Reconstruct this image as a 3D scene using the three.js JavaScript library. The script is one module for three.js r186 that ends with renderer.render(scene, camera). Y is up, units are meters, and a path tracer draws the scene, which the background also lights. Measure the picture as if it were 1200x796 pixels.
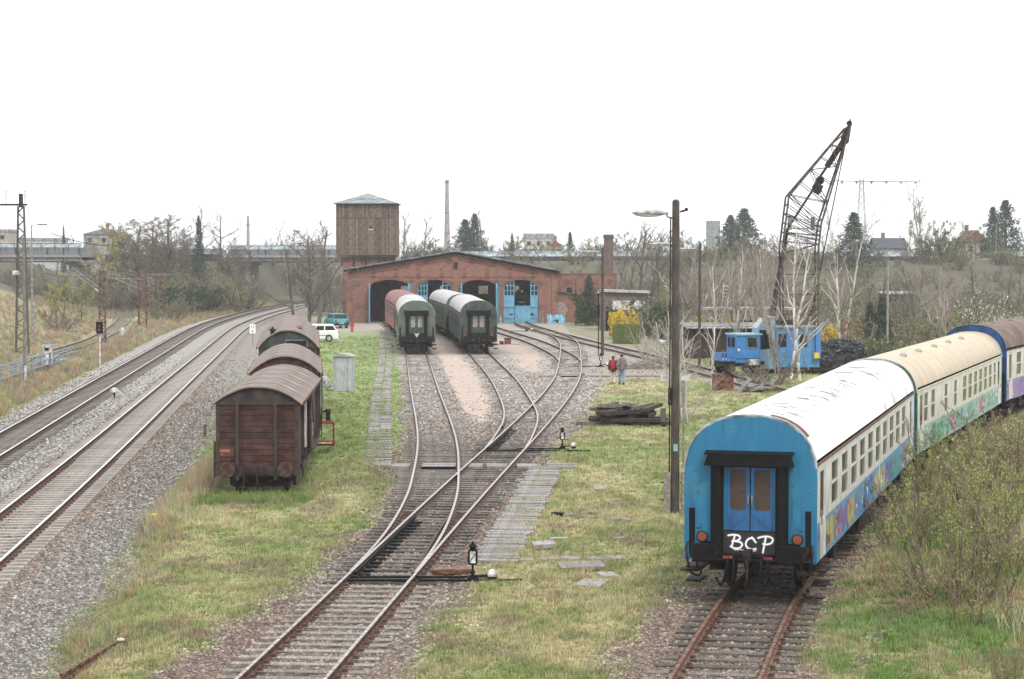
import * as THREE from 'three';
import { MarchingCubes } from 'three/addons/objects/MarchingCubes.js';
import { mergeGeometries } from 'three/addons/utils/BufferGeometryUtils.js';

// ---------- camera, sky, sun, exposure ----------
const F = 2450, CAM_Y = 7.36, PITCH = Math.atan(98 / F);
const scene = new THREE.Scene();
const camera = new THREE.PerspectiveCamera(2 * Math.atan(398 / F) * 180 / Math.PI, 1200 / 796, 0.5, 6000);
camera.position.set(0, CAM_Y, 0);
camera.rotation.x = -PITCH;
const renderer = new THREE.WebGLRenderer({ antialias: true });
renderer.setSize(1024, 679);
renderer.toneMapping = THREE.LinearToneMapping;
renderer.toneMappingExposure = 1.5;
renderer.shadowMap.enabled = true;
{
  const w = 256, h = 128, d = new Float32Array(w * h * 4);
  for (let j = 0; j < h; j++) for (let i = 0; i < w; i++) {
    const el = (j / (h - 1) - 0.5) * Math.PI, k = (j * w + i) * 4;
    const c = 0.035 * Math.sin(i / w * Math.PI * 4 + Math.sin(el * 5) * 2) * Math.cos(el) + 0.02 * Math.sin(i / w * Math.PI * 14 + el * 11) * Math.cos(el);
    const b = el > 0 ? 1.02 + 0.22 * Math.sin(el) + c : 0.9;
    d[k] = b * 0.985; d[k + 1] = b; d[k + 2] = b * 1.03; d[k + 3] = 1;
  }
  const sky = new THREE.DataTexture(d, w, h, THREE.RGBAFormat, THREE.FloatType);
  sky.mapping = THREE.EquirectangularReflectionMapping; sky.magFilter = THREE.LinearFilter; sky.needsUpdate = true;
  scene.background = sky; scene.environment = sky;
}
const sun = new THREE.DirectionalLight(0xfff4e4, 1.4);
sun.position.set(45, 150, 20); sun.target.position.set(0, 0, -110);
sun.castShadow = true; sun.shadow.radius = 22; sun.shadow.mapSize.set(4096, 4096);
Object.assign(sun.shadow.camera, { left: -150, right: 150, top: 150, bottom: -150, near: 1, far: 500 });
scene.add(sun, sun.target);
scene.fog = new THREE.FogExp2(0xf0f3f5, 0.00027);

// ---------- helpers ----------
function rng(s) { return () => { s |= 0; s = s + 0x6D2B79F5 | 0; let t = Math.imul(s ^ s >>> 15, 1 | s); t = t + Math.imul(t ^ t >>> 7, 61 | t) ^ t; return ((t ^ t >>> 14) >>> 0) / 4294967296; }; }
const R0 = rng(7);
const rr = (a, b, r = R0) => a + (b - a) * r();
const sst = (a, b, x) => { const t = Math.min(1, Math.max(0, (x - a) / (b - a))); return t * t * (3 - 2 * t); };
const lerp = (a, b, t) => a + (b - a) * t;
const mix3 = (a, b, t) => [lerp(a[0], b[0], t), lerp(a[1], b[1], t), lerp(a[2], b[2], t)];
function hsh(i, j, s) { let h = Math.imul(i, 374761393) + Math.imul(j, 668265263) + Math.imul(s, 974634777) | 0; h = Math.imul(h ^ h >>> 13, 1274126177); return ((h ^ h >>> 16) >>> 0) / 4294967296; }
function vn(x, y, s = 0, per = 0) {
  const i = Math.floor(x), j = Math.floor(y), fx = x - i, fy = y - j, u = fx * fx * (3 - 2 * fx), v = fy * fy * (3 - 2 * fy);
  const m = per ? q => ((q % per) + per) % per : q => q;
  const i0 = m(i), i1 = m(i + 1), j0 = m(j), j1 = m(j + 1);
  return lerp(lerp(hsh(i0, j0, s), hsh(i1, j0, s), u), lerp(hsh(i0, j1, s), hsh(i1, j1, s), u), v);
}
function fbm(x, y, o = 3, s = 0, per = 0) { let a = 0.5, t = 0, n = 0; for (let k = 0; k < o; k++) { t += a * vn(x, y, s + k, per); n += a; a *= 0.5; x *= 2; y *= 2; per *= 2; } return t / n; }
// a photo pixel to the point where its ray meets height h
function P(px, py, h = 0) {
  const u = (px - 600) / F, v = (398 - py) / F, c = Math.cos(PITCH), s = Math.sin(PITCH);
  const dy = v * c - s, dz = c + v * s, t = (h - CAM_Y) / dy;
  return { X: u * t, Z: dz * t };
}
// height and X of a photo pixel at a known depth
function PZ(px, py, Z) {
  const u = (px - 600) / F, v = (398 - py) / F, c = Math.cos(PITCH), s = Math.sin(PITCH);
  const t = Z / (c + v * s);
  return { X: u * t, y: CAM_Y + (v * c - s) * t, Z };
}
const used = {};
function numbered(n) { const k = used[n] = (used[n] ?? -1) + 1; return k ? n + '_' + String(k).padStart(3, '0') : n; }
function tag(o, label, category, group, kind) { o.userData.label = label; o.userData.category = category; if (group) o.userData.group = group; if (kind) o.userData.kind = kind; return o; }
function thing(name, label, category, pos = [0, 0, 0], ry = 0, group) {
  const o = new THREE.Group(); o.name = numbered(name); o.position.set(...pos); o.rotation.y = ry; scene.add(o);
  return tag(o, label, category, group);
}
function dup(o, pos, ry, sc, label, group) {
  const c = o.clone(); c.name = numbered(o.name.replace(/_\d\d\d$/, '')); c.userData = { ...o.userData }; scene.add(c);
  c.position.set(...pos); if (ry !== undefined) c.rotation.y = ry; if (sc) Array.isArray(sc) ? c.scale.set(...sc) : c.scale.setScalar(sc);
  if (label) c.userData.label = label; if (group) c.userData.group = group;
  return c;
}
function boxUV(g) {
  const p = g.attributes.position, n = g.attributes.normal, uv = new Float32Array(p.count * 2);
  for (let i = 0; i < p.count; i += 3) {
    let ax = 0, ay = 0, az = 0;
    for (let k = 0; k < 3; k++) { ax += Math.abs(n.getX(i + k)); ay += Math.abs(n.getY(i + k)); az += Math.abs(n.getZ(i + k)); }
    for (let k = i; k < i + 3; k++) {
      const x = p.getX(k), y = p.getY(k), z = p.getZ(k);
      if (ay >= ax && ay >= az) { uv[2 * k] = z; uv[2 * k + 1] = x; } else if (ax >= az) { uv[2 * k] = z; uv[2 * k + 1] = y; } else { uv[2 * k] = x; uv[2 * k + 1] = y; }
    }
  }
  g.setAttribute('uv', new THREE.BufferAttribute(uv, 2)); return g;
}
function join(gs, keepUV) {
  gs = gs.flat(9).map(g => { g = g.index ? g.toNonIndexed() : g; for (const k of Object.keys(g.attributes)) if (k !== 'position' && k !== 'normal' && !(keepUV && k === 'uv')) g.deleteAttribute(k); return g; });
  const m = gs.length > 1 ? mergeGeometries(gs) : gs[0];
  return keepUV ? m : boxUV(m);
}
function mk(name, mat, parent, ...gs) {
  const m = new THREE.Mesh(join(gs), mat); m.name = parent ? name : numbered(name); m.castShadow = m.receiveShadow = true;
  (parent || scene).add(m); return m;
}
function B(w, h, d, x = 0, y = 0, z = 0, ry = 0, rx = 0, rz = 0) { const g = new THREE.BoxGeometry(w, h, d); if (rx) g.rotateX(rx); if (rz) g.rotateZ(rz); if (ry) g.rotateY(ry); return g.translate(x, y, z); }
const BB = (x0, x1, y0, y1, z0, z1) => B(Math.abs(x1 - x0), Math.abs(y1 - y0), Math.abs(z1 - z0), (x0 + x1) / 2, (y0 + y1) / 2, (z0 + z1) / 2);
function C(a, b, r0, r1 = r0, n = 8, open = false) {
  const A = new THREE.Vector3(...a), D = new THREE.Vector3(...b).sub(A), L = D.length();
  const g = new THREE.CylinderGeometry(r1, r0, L, n, 1, open); g.translate(0, L / 2, 0);
  g.applyQuaternion(new THREE.Quaternion().setFromUnitVectors(new THREE.Vector3(0, 1, 0), D.normalize()));
  return g.translate(...a);
}
function bar(a, b, w, d = w) { // square bar between two points
  const A = new THREE.Vector3(...a), D = new THREE.Vector3(...b).sub(A), L = D.length();
  const g = new THREE.BoxGeometry(w, L, d); g.translate(0, L / 2, 0);
  g.applyQuaternion(new THREE.Quaternion().setFromUnitVectors(new THREE.Vector3(0, 1, 0), D.normalize()));
  return g.translate(...a);
}
function ball(r, x, y, z, sx = 1, sy = 1, sz = 1, n = 12) { return new THREE.SphereGeometry(r, n, Math.ceil(n * .7)).scale(sx, sy, sz).translate(x, y, z); }
function ext(pts, depth, holes = [], bevel = 0) { // shape in xy, thickness along +z
  const s = pts instanceof THREE.Shape ? pts : new THREE.Shape(pts.map(q => new THREE.Vector2(...q)));
  for (const h of holes) s.holes.push(h instanceof THREE.Path ? h : new THREE.Path(h.map(q => new THREE.Vector2(...q))));
  return new THREE.ExtrudeGeometry(s, { depth, bevelEnabled: !!bevel, bevelSize: bevel, bevelThickness: bevel, bevelSegments: 2, curveSegments: 10 });
}
function tube(pts, r, n = 6, seg = 0) { return new THREE.TubeGeometry(new THREE.CatmullRomCurve3(pts.map(q => new THREE.Vector3(...q))), seg || pts.length * 5, r, n); }
const rect = (x0, x1, y0, y1) => [[x0, y0], [x1, y0], [x1, y1], [x0, y1]];

// ---------- textures and materials ----------
function dtex(n, fn, m = n) {
  const d = new Uint8Array(n * m * 4);
  for (let j = 0; j < m; j++) for (let i = 0; i < n; i++) { const c = fn(i / n, j / m, i, j), k = (j * n + i) * 4; d[k] = c[0] * 255; d[k + 1] = c[1] * 255; d[k + 2] = c[2] * 255; d[k + 3] = 255; }
  const t = new THREE.DataTexture(d, n, m); t.wrapS = t.wrapT = THREE.RepeatWrapping; t.magFilter = THREE.LinearFilter; t.minFilter = THREE.LinearMipmapLinearFilter; t.generateMipmaps = true;
  t.colorSpace = THREE.SRGBColorSpace; t.needsUpdate = true; return t;
}
const g3 = v => { v = Math.min(1, Math.max(0, v)); return [v, v, v]; };
const TX = {
  grime: dtex(256, (u, v) => g3(0.62 + 0.5 * (fbm(u * 6, v * 6, 5, 3, 6) - 0.5) * 1.6 + 0.14 + 0.1 * (fbm(u * 40, v * 40, 2, 8, 40) - .5))),
  rust: dtex(256, (u, v) => { const a = fbm(u * 5, v * 5, 5, 13, 5), b = fbm(u * 30, v * 30, 2, 17, 30); const t = sst(.42, .62, a); const c = mix3([.95, .9, .88], [.72, .52, .42], t); const k = .8 + .4 * b; return [Math.min(1, c[0] * k), Math.min(1, c[1] * k), Math.min(1, c[2] * k)]; }),
  streak: dtex(256, (u, v) => g3(0.86 + 0.5 * (fbm(u * 40, v * 3, 4, 23, 0) * .5 + fbm(u * 6, v * 6, 3, 29, 6) * .5 - .5))),
  wood: dtex(256, (u, v) => g3(0.78 + 0.7 * (fbm(u * 3, v * 48, 4, 31, 0) - .5) + .25 * (fbm(u * 8, v * 8, 3, 37, 8) - .5))),
  woodV: dtex(256, (u, v) => g3(0.78 + 0.7 * (fbm(u * 48, v * 3, 4, 31, 0) - .5) + .25 * (fbm(u * 8, v * 8, 3, 37, 8) - .5))),
  concrete: dtex(256, (u, v) => g3(0.82 + 0.45 * (fbm(u * 8, v * 8, 5, 41, 8) - .5) + .2 * (fbm(u * 60, v * 60, 2, 43, 60) - .5))),
  brick: dtex(512, (u, v) => {
    const row = Math.floor(v * 32), off = row % 2 ? .5 : 0, cu = u * 10 + off, col = Math.floor(cu) % 10, fu = cu % 1, fv = v * 32 % 1;
    const mort = fu < .05 || fv < .14, t = hsh(col, row, 5), d = fbm(u * 4, v * 4, 4, 51, 4), w = sst(.55, .7, d);
    let c = mort ? [.66, .6, .55] : mix3([.62, .36, .29], [.78, .47, .38], t); c = mix3(c, [.47, .33, .3], w * .55);
    const k = .85 + .3 * fbm(u * 50, v * 50, 2, 53, 50); return c.map(q => Math.min(1, q * k));
  }),
  bump: dtex(256, (u, v) => g3(fbm(u * 32, v * 32, 3, 61, 32))),
};
TX.bump.colorSpace = THREE.NoColorSpace;
const txc = {};
function tx(n, s) { const k = n + s; if (!txc[k]) { const t = TX[n].clone(); t.repeat.set(1 / s, 1 / s); t.needsUpdate = true; txc[k] = t; } return txc[k]; }
function mat(c, o = {}) {
  const m = new THREE.MeshStandardMaterial({ roughness: o.r ?? .85, metalness: o.m ?? 0 });
  m.color.setRGB(...c); if (o.t) m.map = tx(o.t, o.s ?? 1.5);
  if (o.b) { m.bumpMap = tx('bump', o.bs ?? 1); m.bumpScale = o.b; }
  if (o.side) m.side = THREE.DoubleSide; return m;
}
const glass = new THREE.MeshPhysicalMaterial({ roughness: .06, metalness: 0, color: new THREE.Color().setRGB(.02, .024, .026), specularIntensity: .3 });
const clearGlass = new THREE.MeshPhysicalMaterial({ roughness: .05, transmission: 1, thickness: 0, color: 0xf2f6f6 });
const M = {
  railSide: mat([.13, .084, .064], { t: 'rust', s: .7, r: .8, m: .2 }), railTop: mat([.62, .55, .49], { t: 'grime', s: .6, r: .32, m: .85 }), railTopMain: mat([.8, .8, .8], { r: .22, m: .95 }),
  railRust: mat([.2, .135, .106], { t: 'rust', s: .5, r: .75, m: .2 }),
  sleeper: [0, 1, 2].map(i => mat([[.17, .145, .125], [.24, .21, .185], [.11, .095, .083]][i], { t: 'wood', s: .9, r: .95 })),
  sleeperC: [0, 1].map(i => mat([[.46, .43, .39], [.4, .37, .335]][i], { t: 'concrete', s: .8, r: .9 })),
  black: mat([.012, .012, .013], { r: .75, t: 'grime', s: 1 }), iron: mat([.045, .043, .044], { r: .7, m: .3, t: 'rust', s: .8 }), rubber: mat([.007, .007, .008], { r: .62, t: 'grime', s: .6 }),
  galv: mat([.36, .38, .39], { r: .6, m: .5, t: 'grime', s: 1 }), rustSteel: mat([.17, .09, .06], { t: 'rust', s: .8 }),
  white: mat([.72, .72, .7], { t: 'grime', s: 1, r: .6 }), poleWood: mat([.1, .085, .07], { t: 'woodV', s: 1.2, r: .95 }),
  concrete: mat([.4, .39, .365], { t: 'concrete', s: 1.3 }), brick: mat([.5, .6, .63], { t: 'brick', s: 2.5 }),
  glass,
};
for (const k of ['rubber', 'black', 'iron']) { const o = M[k], p = new THREE.MeshPhysicalMaterial({ roughness: o.roughness, metalness: o.metalness, map: o.map, specularIntensity: .35 }); p.color.copy(o.color); M[k] = p; } // sooty, dull surfaces

// ---------- track centre lines, X as a function of depth Z ----------
function spline(pts) {
  const n = pts.length, z = pts.map(p => p[0]), x = pts.map(p => p[1]), a = new Array(n).fill(0), u = new Array(n).fill(0);
  for (let i = 1; i < n - 1; i++) { const s = (z[i] - z[i - 1]) / (z[i + 1] - z[i - 1]), q = s * a[i - 1] + 2; a[i] = (s - 1) / q; u[i] = (6 * ((x[i + 1] - x[i]) / (z[i + 1] - z[i]) - (x[i] - x[i - 1]) / (z[i] - z[i - 1])) / (z[i + 1] - z[i - 1]) - s * u[i - 1]) / q; }
  for (let i = n - 2; i >= 0; i--) a[i] = a[i] * a[i + 1] + u[i];
  const f = t => {
    if (t <= z[0]) return x[0] + (t - z[0]) * (x[1] - x[0]) / (z[1] - z[0]); if (t >= z[n - 1]) return x[n - 1] + (t - z[n - 1]) * (x[n - 1] - x[n - 2]) / (z[n - 1] - z[n - 2]);
    let k = 0; while (t > z[k + 1]) k++; const h = z[k + 1] - z[k], A = (z[k + 1] - t) / h, Bq = (t - z[k]) / h;
    return A * x[k] + Bq * x[k + 1] + ((A * A * A - A) * a[k] + (Bq * Bq * Bq - Bq) * a[k + 1]) * h * h / 6;
  };
  return f;
}
const sM = spline([[20, -5.3], [35, -3.98], [50, -2.72], [67.7, -1.2], [85, .36], [101, 1.72], [115, 2.75], [128, 3.46], [146, 4.07], [165, 4.6], [177, 4.72], [189, 4.35], [200, 3.5], [209, 2.55], [218, 1.65], [229, .95], [250, .6]]);
const sL0 = spline([[46, -3.06], [52, -2.66], [56, -2.5], [60, -2.43], [64.5, -2.43], [68, -2.5], [75.5, -2.7], [84, -3.05], [94, -3.6], [109, -4.5], [126, -5.47], [156, -7.17], [184, -9.1], [211, -11.6], [229, -13.4], [250, -15.5]]);
const sK0 = spline([[77, -.36], [81, -.08], [85, .13], [90, .33], [95, .4], [100, .33], [109, .05], [126, -.68], [142, -1.62], [158, -2.58], [185, -4.4], [211, -7.0], [229, -8.5], [250, -10.3]]);
const s2 = spline([[143, 3.97], [148, 3.95], [156, 3.58], [165, 2.95], [176, 2.02], [198, -.55], [213, -2.3], [229, -3.8], [250, -5.7]]);
const sX = spline([[112, 14.2], [127, 12.65], [139, 11.3], [153, 9.6], [171, 7.1], [186, 5.2], [198, 3.75], [206, 2.85]]);
const sR = spline([[20, .9], [28, 2.05], [35.3, 3.44], [43.8, 5.2], [48.3, 6.28], [57, 8.5], [66.6, 11.3], [73.7, 13.5], [83, 16.6], [92, 19.85], [98.8, 22.5], [116, 29.9], [130, 36.8]]);
const sB = spline([[20, -10.6], [49.5, -12.9], [67.7, -14.45], [100, -17.4], [135, -20.65], [147, -21.75], [180, -24.8], [215, -27.8], [250, -29.6], [290, -30.3], [330, -29.5], [380, -26], [460, -17]]);
const sA = Z => sB(Z) - 4.15;
const sW = spline([[60, -7.62], [64, -7.83], [78.3, -8.52], [92.4, -9.9], [110, -11.6], [140, -14.6]]);   // siding of the goods wagons
const yW = Z => -.2 + .3 * sst(88, 99, Z);
const sS = spline([[150, -33.6], [157, -34.5], [179, -36.6], [207, -39.9], [245, -45.6], [272, -50.6], [300, -57.5], [340, -70], [400, -92]]);
const sL = sL0, sK = sK0;

// ---------- ground: height, zones, colour ----------
const gapL = X => sst(-90, -84, X) * (1 - sst(-68, -63, X)), gapR = X => sst(-45, -41, X) * (1 - sst(-26, -22, X));
function bankCrest(X) { return 348 + .12 * X; }
function embank(X, Z) {
  const zc = bankCrest(X), w = X > -20 ? 70 : 38, up = sst(zc - w, zc - 4, Z) * 6.6, down = lerp(1, .55, sst(zc + 12, zc + 60, Z));
  const gap = (1 - gapL(X)) * (1 - gapR(X));
  return Z > zc + 40 ? lerp(up * gap, 3.6, sst(zc + 40, zc + 90, Z)) : up * gap * down;
}
function trackBed(X, Z) { // [distance to the nearest yard track]
  let d = Math.abs(X - sM(Z)); if (Z > 250) d = 99;
  if (Z > 46) d = Math.min(d, Math.abs(X - sL(Z))); if (Z > 77) d = Math.min(d, Math.abs(X - sK(Z)));
  if (Z > 143) d = Math.min(d, Math.abs(X - s2(Z))); if (Z > 113 && Z < 206) d = Math.min(d, Math.abs(X - sX(Z)));
  return Z > 250 ? 99 : d;
}
function gh(X, Z) {
  const dB = X - sB(Z), dA = X - sA(Z);
  let h = .035 * (fbm(X * .9, Z * .9, 2, 71) - .5) + .12 * (fbm(X * .12 + 5, Z * .12, 2, 73) - .5);
  const right = Z < 75 ? sst(9.2, 17, X - Math.max(0, (Z - 40)) * .42) * 2.6 * (1 - sst(58, 75, Z)) : 0;
  h += right + (right > .1 ? .18 * (fbm(X, Z, 2, 77) - .5) : 0);
  h += embank(X, Z);
  if (X < -34) { const dS = X - sS(Z), k = sst(150, 190, Z) * (1 - sst(305, 335, Z)); h += k * (sst(2.2, 22, -dS) * 4.6) - k * .25 * (1 - sst(1.2, 3.5, Math.abs(dS))); }
  if (X < sA(Z) - 2 && Z < 150) h -= .25 * sst(2.4, 5, -dA) * (1 - sst(5, 10, -dA));
  // main line bed with shoulders
  if (X < sB(Z) + 6 && X > sA(Z) - 6) {
    const db = Math.min(Math.abs(dB), Math.abs(dA)), top = -.085 + .02 * (fbm(X * 5, Z * 5, 2, 79) - .5);
    const sh = dB > 0 ? -.28 * sst(1.7, 3.2, dB) * (1 - sst(3.6, 5, dB)) : dA < 0 ? -.3 * sst(1.7, 3.2, -dA) : -.13 * sst(1.45, 2, db);
    const k = 1 - sst(3.4, 5.5, Math.max(dB, -dA));
    h = lerp(h, top + sh, k);
  }
  const dw = X - sW(Z); if (Z > 60 && Z < 122 && Math.abs(dw) < 3.2) h = lerp(h, yW(Z) - .13, (1 - sst(1.35, 2.5, Math.abs(dw))) * sst(63.2, 64.2, Z) * (1 - sst(112, 120, Z)));
  const d = trackBed(X, Z); if (d < 2.2) h = lerp(lerp(-.055, -.004, sst(76, 90, Z)) + .04 * (fbm(X * 3, Z * 3, 2, 83) - .5), h, sst(1.35, 2.1, d));
  const dr = Math.abs(X - sR(Z)); if (dr < 2.4 && Z < 130) h = lerp(-.055 + .04 * (fbm(X * 3, Z * 3, 2, 83) - .5), h, sst(1.35, 2.3, dr));
  if (Z > 205 && Z < 262 && X > -26 && X < 14) { const k = sst(205, 214, Z) * (1 - sst(250, 262, Z)) * sst(-26, -21, X) * (1 - sst(8, 14, X)); h = lerp(h, d < 1.3 ? -.03 : 0, k); }
  return h;
}
const COL = {
  straw: [.36, .35, .205], strawD: [.3, .275, .165], green: [.165, .235, .075], greenB: [.085, .2, .04], moss: [.245, .285, .13], earth: [.2, .16, .125], dirtP: [.34, .275, .235],
  gravG: [.2, .182, .166], gravB: [.18, .14, .112], gravR: [.145, .107, .091], gravL: [.27, .262, .248], concr: [.36, .34, .32], scrub: [.07, .06, .042], asph: [.24, .225, .215], lawn: [.16, .24, .075],
};
// zone weights at a place: w = [grass, gravel, other]; c = colour
function zone(X, Z) {
  const n1 = fbm(X * .35, Z * .22, 3, 101), n2 = fbm(X * 1.7, Z * 1.1, 3, 103), n3 = fbm(X * 7, Z * 5, 2, 107), j = (n1 - .5) * 1.6 + (n2 - .5) * 1.3;
  const dM = X - sM(Z), dL = Z > 44 ? X - sL(Z) : 99, dK = Z > 76 ? X - sK(Z) : 99, dB = X - sB(Z), dA = X - sA(Z), dR = X - sR(Z);
  // grass mix
  let g = mix3(COL.straw, COL.moss, sst(.38, .62, n1)); g = mix3(g, COL.green, sst(.52, .68, n2) * .75); g = mix3(g, COL.strawD, sst(.55, .75, n3) * .5);
  g = mix3(g, COL.earth, sst(.58, .74, fbm(X * .9 + 9, Z * .6, 3, 111)) * .55);
  if (X > sB(Z) + 3 && X < sL(Z) - 1 && Z > 62 && Z < 205) { const k = sst(62, 82, Z); g = mix3(g, mix3(COL.lawn, COL.moss, sst(.45, .7, n2)), k * .85); }
  if (Z < 60 && X > sR(Z) + 1) { g = mix3(g, COL.greenB, .6 * sst(.35, .6, n1 * .6 + n2 * .4)); g = mix3(g, COL.straw, sst(11, 13, X) * sst(.4, .6, n2) * .7); }
  let c = g, grass = 1, grav = 0;
  const put = (w, col, gr) => { if (w <= 0) return; c = mix3(c, col, w); grass *= 1 - w; grav = lerp(grav, gr, w); };
  // dirt aprons and cinders in the yard
  if (Z > 78 && Z < 250) {
    const wide = sst(80, 112, Z);
    const inYard = X > sL(Z) + .5 && X < sM(Z) + 1.5; if (inYard) put(1 - sst(.75, .95, n2) * .3, mix3([.27, .25, .23], COL.gravB, sst(.4, .65, n2) * .6), 1);
    if (X > sL(Z) + 1.6 && X < sK(Z) - 1.1 && Z > 84) put(sst(.0, .7, Math.min(X - sL(Z) - 1.25 + j * .5, sK(Z) - 1.0 - X + j * .4)) * .97 * sst(86, 95, Z + j * 3), mix3(COL.dirtP, [.42, .335, .285], n2), .1);
    if (Z > 132 && X > sK(Z) + 1.5 && X < s2(Z) - 1.0) put(sst(0, 1, Math.min(X - sK(Z) - 1.6, s2(Z) - 1.2 - X) + j) * .9, mix3(COL.dirtP, [.42, .34, .28], n2), .1);
    if (X > sM(Z) && X < sM(Z) + lerp(2.2, 7, sst(120, 135, Z)) + j && Z > 85) put(.85, mix3(COL.gravG, COL.gravB, n2), .9);
    if (Z > 124 && X > sM(Z) + 1) put((1 - sst(7, 10, X - sM(Z) + j * 2)) * .8, mix3(COL.dirtP, COL.gravG, n2), .4);
    if (Z > 196 && X > -24) put(sst(197, 204, Z + j * 3) * .9, mix3(COL.asph, COL.dirtP, n2 * .7), .15);
  }
  const edge = (d, r, s = .5) => 1 - sst(r - s, r + s, d + j * .75);
  const y1 = Math.max(edge(Math.abs(dM), Z < 60 ? 1.75 + sst(60, 35, Z) * .4 : 1.9), edge(Math.abs(dL), Z > 86 ? 1.3 : 1.7, Z > 86 ? .25 : .5), edge(Math.abs(dK), Z > 86 ? 1.3 : 1.7, Z > 86 ? .25 : .5), Z > 145 ? edge(Math.abs(X - s2(Z)), 1.7) : 0, Z > 113 && Z < 206 ? edge(Math.abs(X - sX(Z)), 1.5) : 0);
  if (Z < 250) {
    put(y1, mix3(mix3(COL.gravR, COL.gravB, sst(.35, .6, n2)), mix3(COL.gravG, [.29, .265, .245], sst(72, 105, Z)), sst(.45, .7, n1) * .6 * (1 - sst(70, 100, Z)) + sst(70, 105, Z) * .85), 1);
  }
  put(edge(dR > 0 ? dR + .5 : -dR, 1.85), mix3(COL.gravR, COL.gravB, n2), 1); if (Z < 62 && Z > 34) put((1 - sst(.12, .3, Math.abs(dR - 2.9 - .5 * Math.sin(Z * .3)))) * .65 * sst(.3, .5, n2), COL.gravB, .7);
  if (X < sB(Z) + 7 && X > sA(Z) - 7) {
    const w = Math.min(edge(dB, 3.7, .7), edge(-dA, 2.9, .6));
    let m = dB > 0 ? mix3(COL.gravB, COL.gravG, sst(1.3, 2.1, dB + j * .4)) : mix3(COL.gravL, COL.gravG, n2 * .6);
    if (dB < 0 && dB > -1.9) m = mix3(m, COL.gravB, .75 * (1 - sst(1.25, 1.9, -dB + j * .2))); if (Math.abs(dA) < 1.3) m = mix3(m, [.26, .22, .18], .8);
    if (dB > 2.4) m = mix3(m, [.17, .16, .155], .35 * n1 * 2);
    put(w, m, 1);
  }
  if (X < sA(Z) - 2.6) { const w = sst(2.6, 4.5, -dA + j); c = mix3(c, mix3([.27, .215, .135], [.2, .185, .095], n2), w * .8); }
  if (Z > 246) c = mix3(c, mix3(COL.scrub, [.06, .062, .034], n2), sst(246, 262, Z) * .92 * (Math.abs(X - sB(Z) + 2) < 6 ? .3 : 1)); if (Z > 128 && X > sX(Math.min(Z, 200)) + 2 && Z < 250) c = mix3(c, mix3(COL.scrub, COL.moss, n2), .7 * sst(128, 150, Z));
  const k = lerp(.78 + .44 * fbm(X * 13, Z * 11, 2, 113), .5 + .55 * vn(X * 17, Z * 8, 117) + .45 * vn(X * 31, Z * 15, 119), grav * .8); // grain
  return { c: [c[0] * k, c[1] * k, c[2] * k], grass, grav };
}
console.log('ground');
{
  const X0 = -66, X1 = 48, Z0 = 26, Z1 = 400, W = 2048, d = new Uint8Array(W * W * 4);
  const enc = v => { v = Math.min(1, Math.max(0, v)); return 255 * (v <= .0031308 ? 12.92 * v : 1.055 * Math.pow(v, 1 / 2.4) - .055); };
  const lut = new Uint8Array(4097); for (let i = 0; i <= 4096; i++) lut[i] = enc(i / 4096);
  // rows follow 1/Z so that texels are finer nearby
  const zOf = v => 1 / lerp(1 / Z0, 1 / Z1, v), vOf = Z => (1 / Z - 1 / Z0) / (1 / Z1 - 1 / Z0);
  for (let j = 0; j < W; j++) { const Z = zOf(j / (W - 1)); for (let i = 0; i < W; i++) { const c = zone(lerp(X0, X1, i / (W - 1)), Z).c, k = (j * W + i) * 4; for (let q = 0; q < 3; q++) d[k + q] = lut[Math.min(4096, c[q] * 4096 | 0)]; d[k + 3] = 255; } }
  const t = new THREE.DataTexture(d, W, W); t.colorSpace = THREE.SRGBColorSpace; t.magFilter = THREE.LinearFilter; t.minFilter = THREE.LinearMipmapLinearFilter; t.generateMipmaps = true; t.needsUpdate = true;
  const xs = [], zs = [];
  for (let x = -2400; x < -110;) { xs.push(x); x += Math.max(3, (-110 - x) * .35); } for (let x = -110; x < -40; x += 1.2) xs.push(x); for (let x = -40; x < 34; x += .36) xs.push(x); for (let x = 34; x < 110; x += 1.3) xs.push(x); for (let x = 110; x < 2400;) { xs.push(x); x += Math.max(3, (x - 110) * .5 + 3); } xs.push(2400);
  for (let z = 8; z < 32; z += 2) zs.push(z); for (let z = 32; z < 120; z += .5) zs.push(z); for (let z = 120; z < 250; z += 1) zs.push(z); for (let z = 250; z < 460; z += 3) zs.push(z); for (let z = 460; z < 5200; z *= 1.25) zs.push(z); zs.push(5200);
  const pos = new Float32Array(xs.length * zs.length * 3), uv = new Float32Array(xs.length * zs.length * 2), idx = [];
  zs.forEach((Z, j) => xs.forEach((X, i) => {
    const k = j * xs.length + i; pos[3 * k] = X; pos[3 * k + 1] = gh(X, Z); pos[3 * k + 2] = -Z; uv[2 * k] = Math.min(.999, Math.max(.001, (X - X0) / (X1 - X0))); uv[2 * k + 1] = Math.min(.999, Math.max(.001, vOf(Z)));
    if (i && j) idx.push(k - xs.length - 1, k - xs.length, k, k - xs.length - 1, k, k - 1);
  }));
  const g = new THREE.BufferGeometry(); g.setAttribute('position', new THREE.BufferAttribute(pos, 3)); g.setAttribute('uv', new THREE.BufferAttribute(uv, 2)); g.setIndex(idx); g.computeVertexNormals();
  const m = new THREE.MeshStandardMaterial({ map: t, roughness: 1 });
  const o = new THREE.Mesh(g, m); o.name = 'ground'; o.receiveShadow = o.castShadow = true; o.userData.kind = 'structure'; o.userData.label = 'railway yard ground of grass, cinders and ballast'; o.userData.category = 'ground'; scene.add(o);
}
console.log('ground done');
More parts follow.
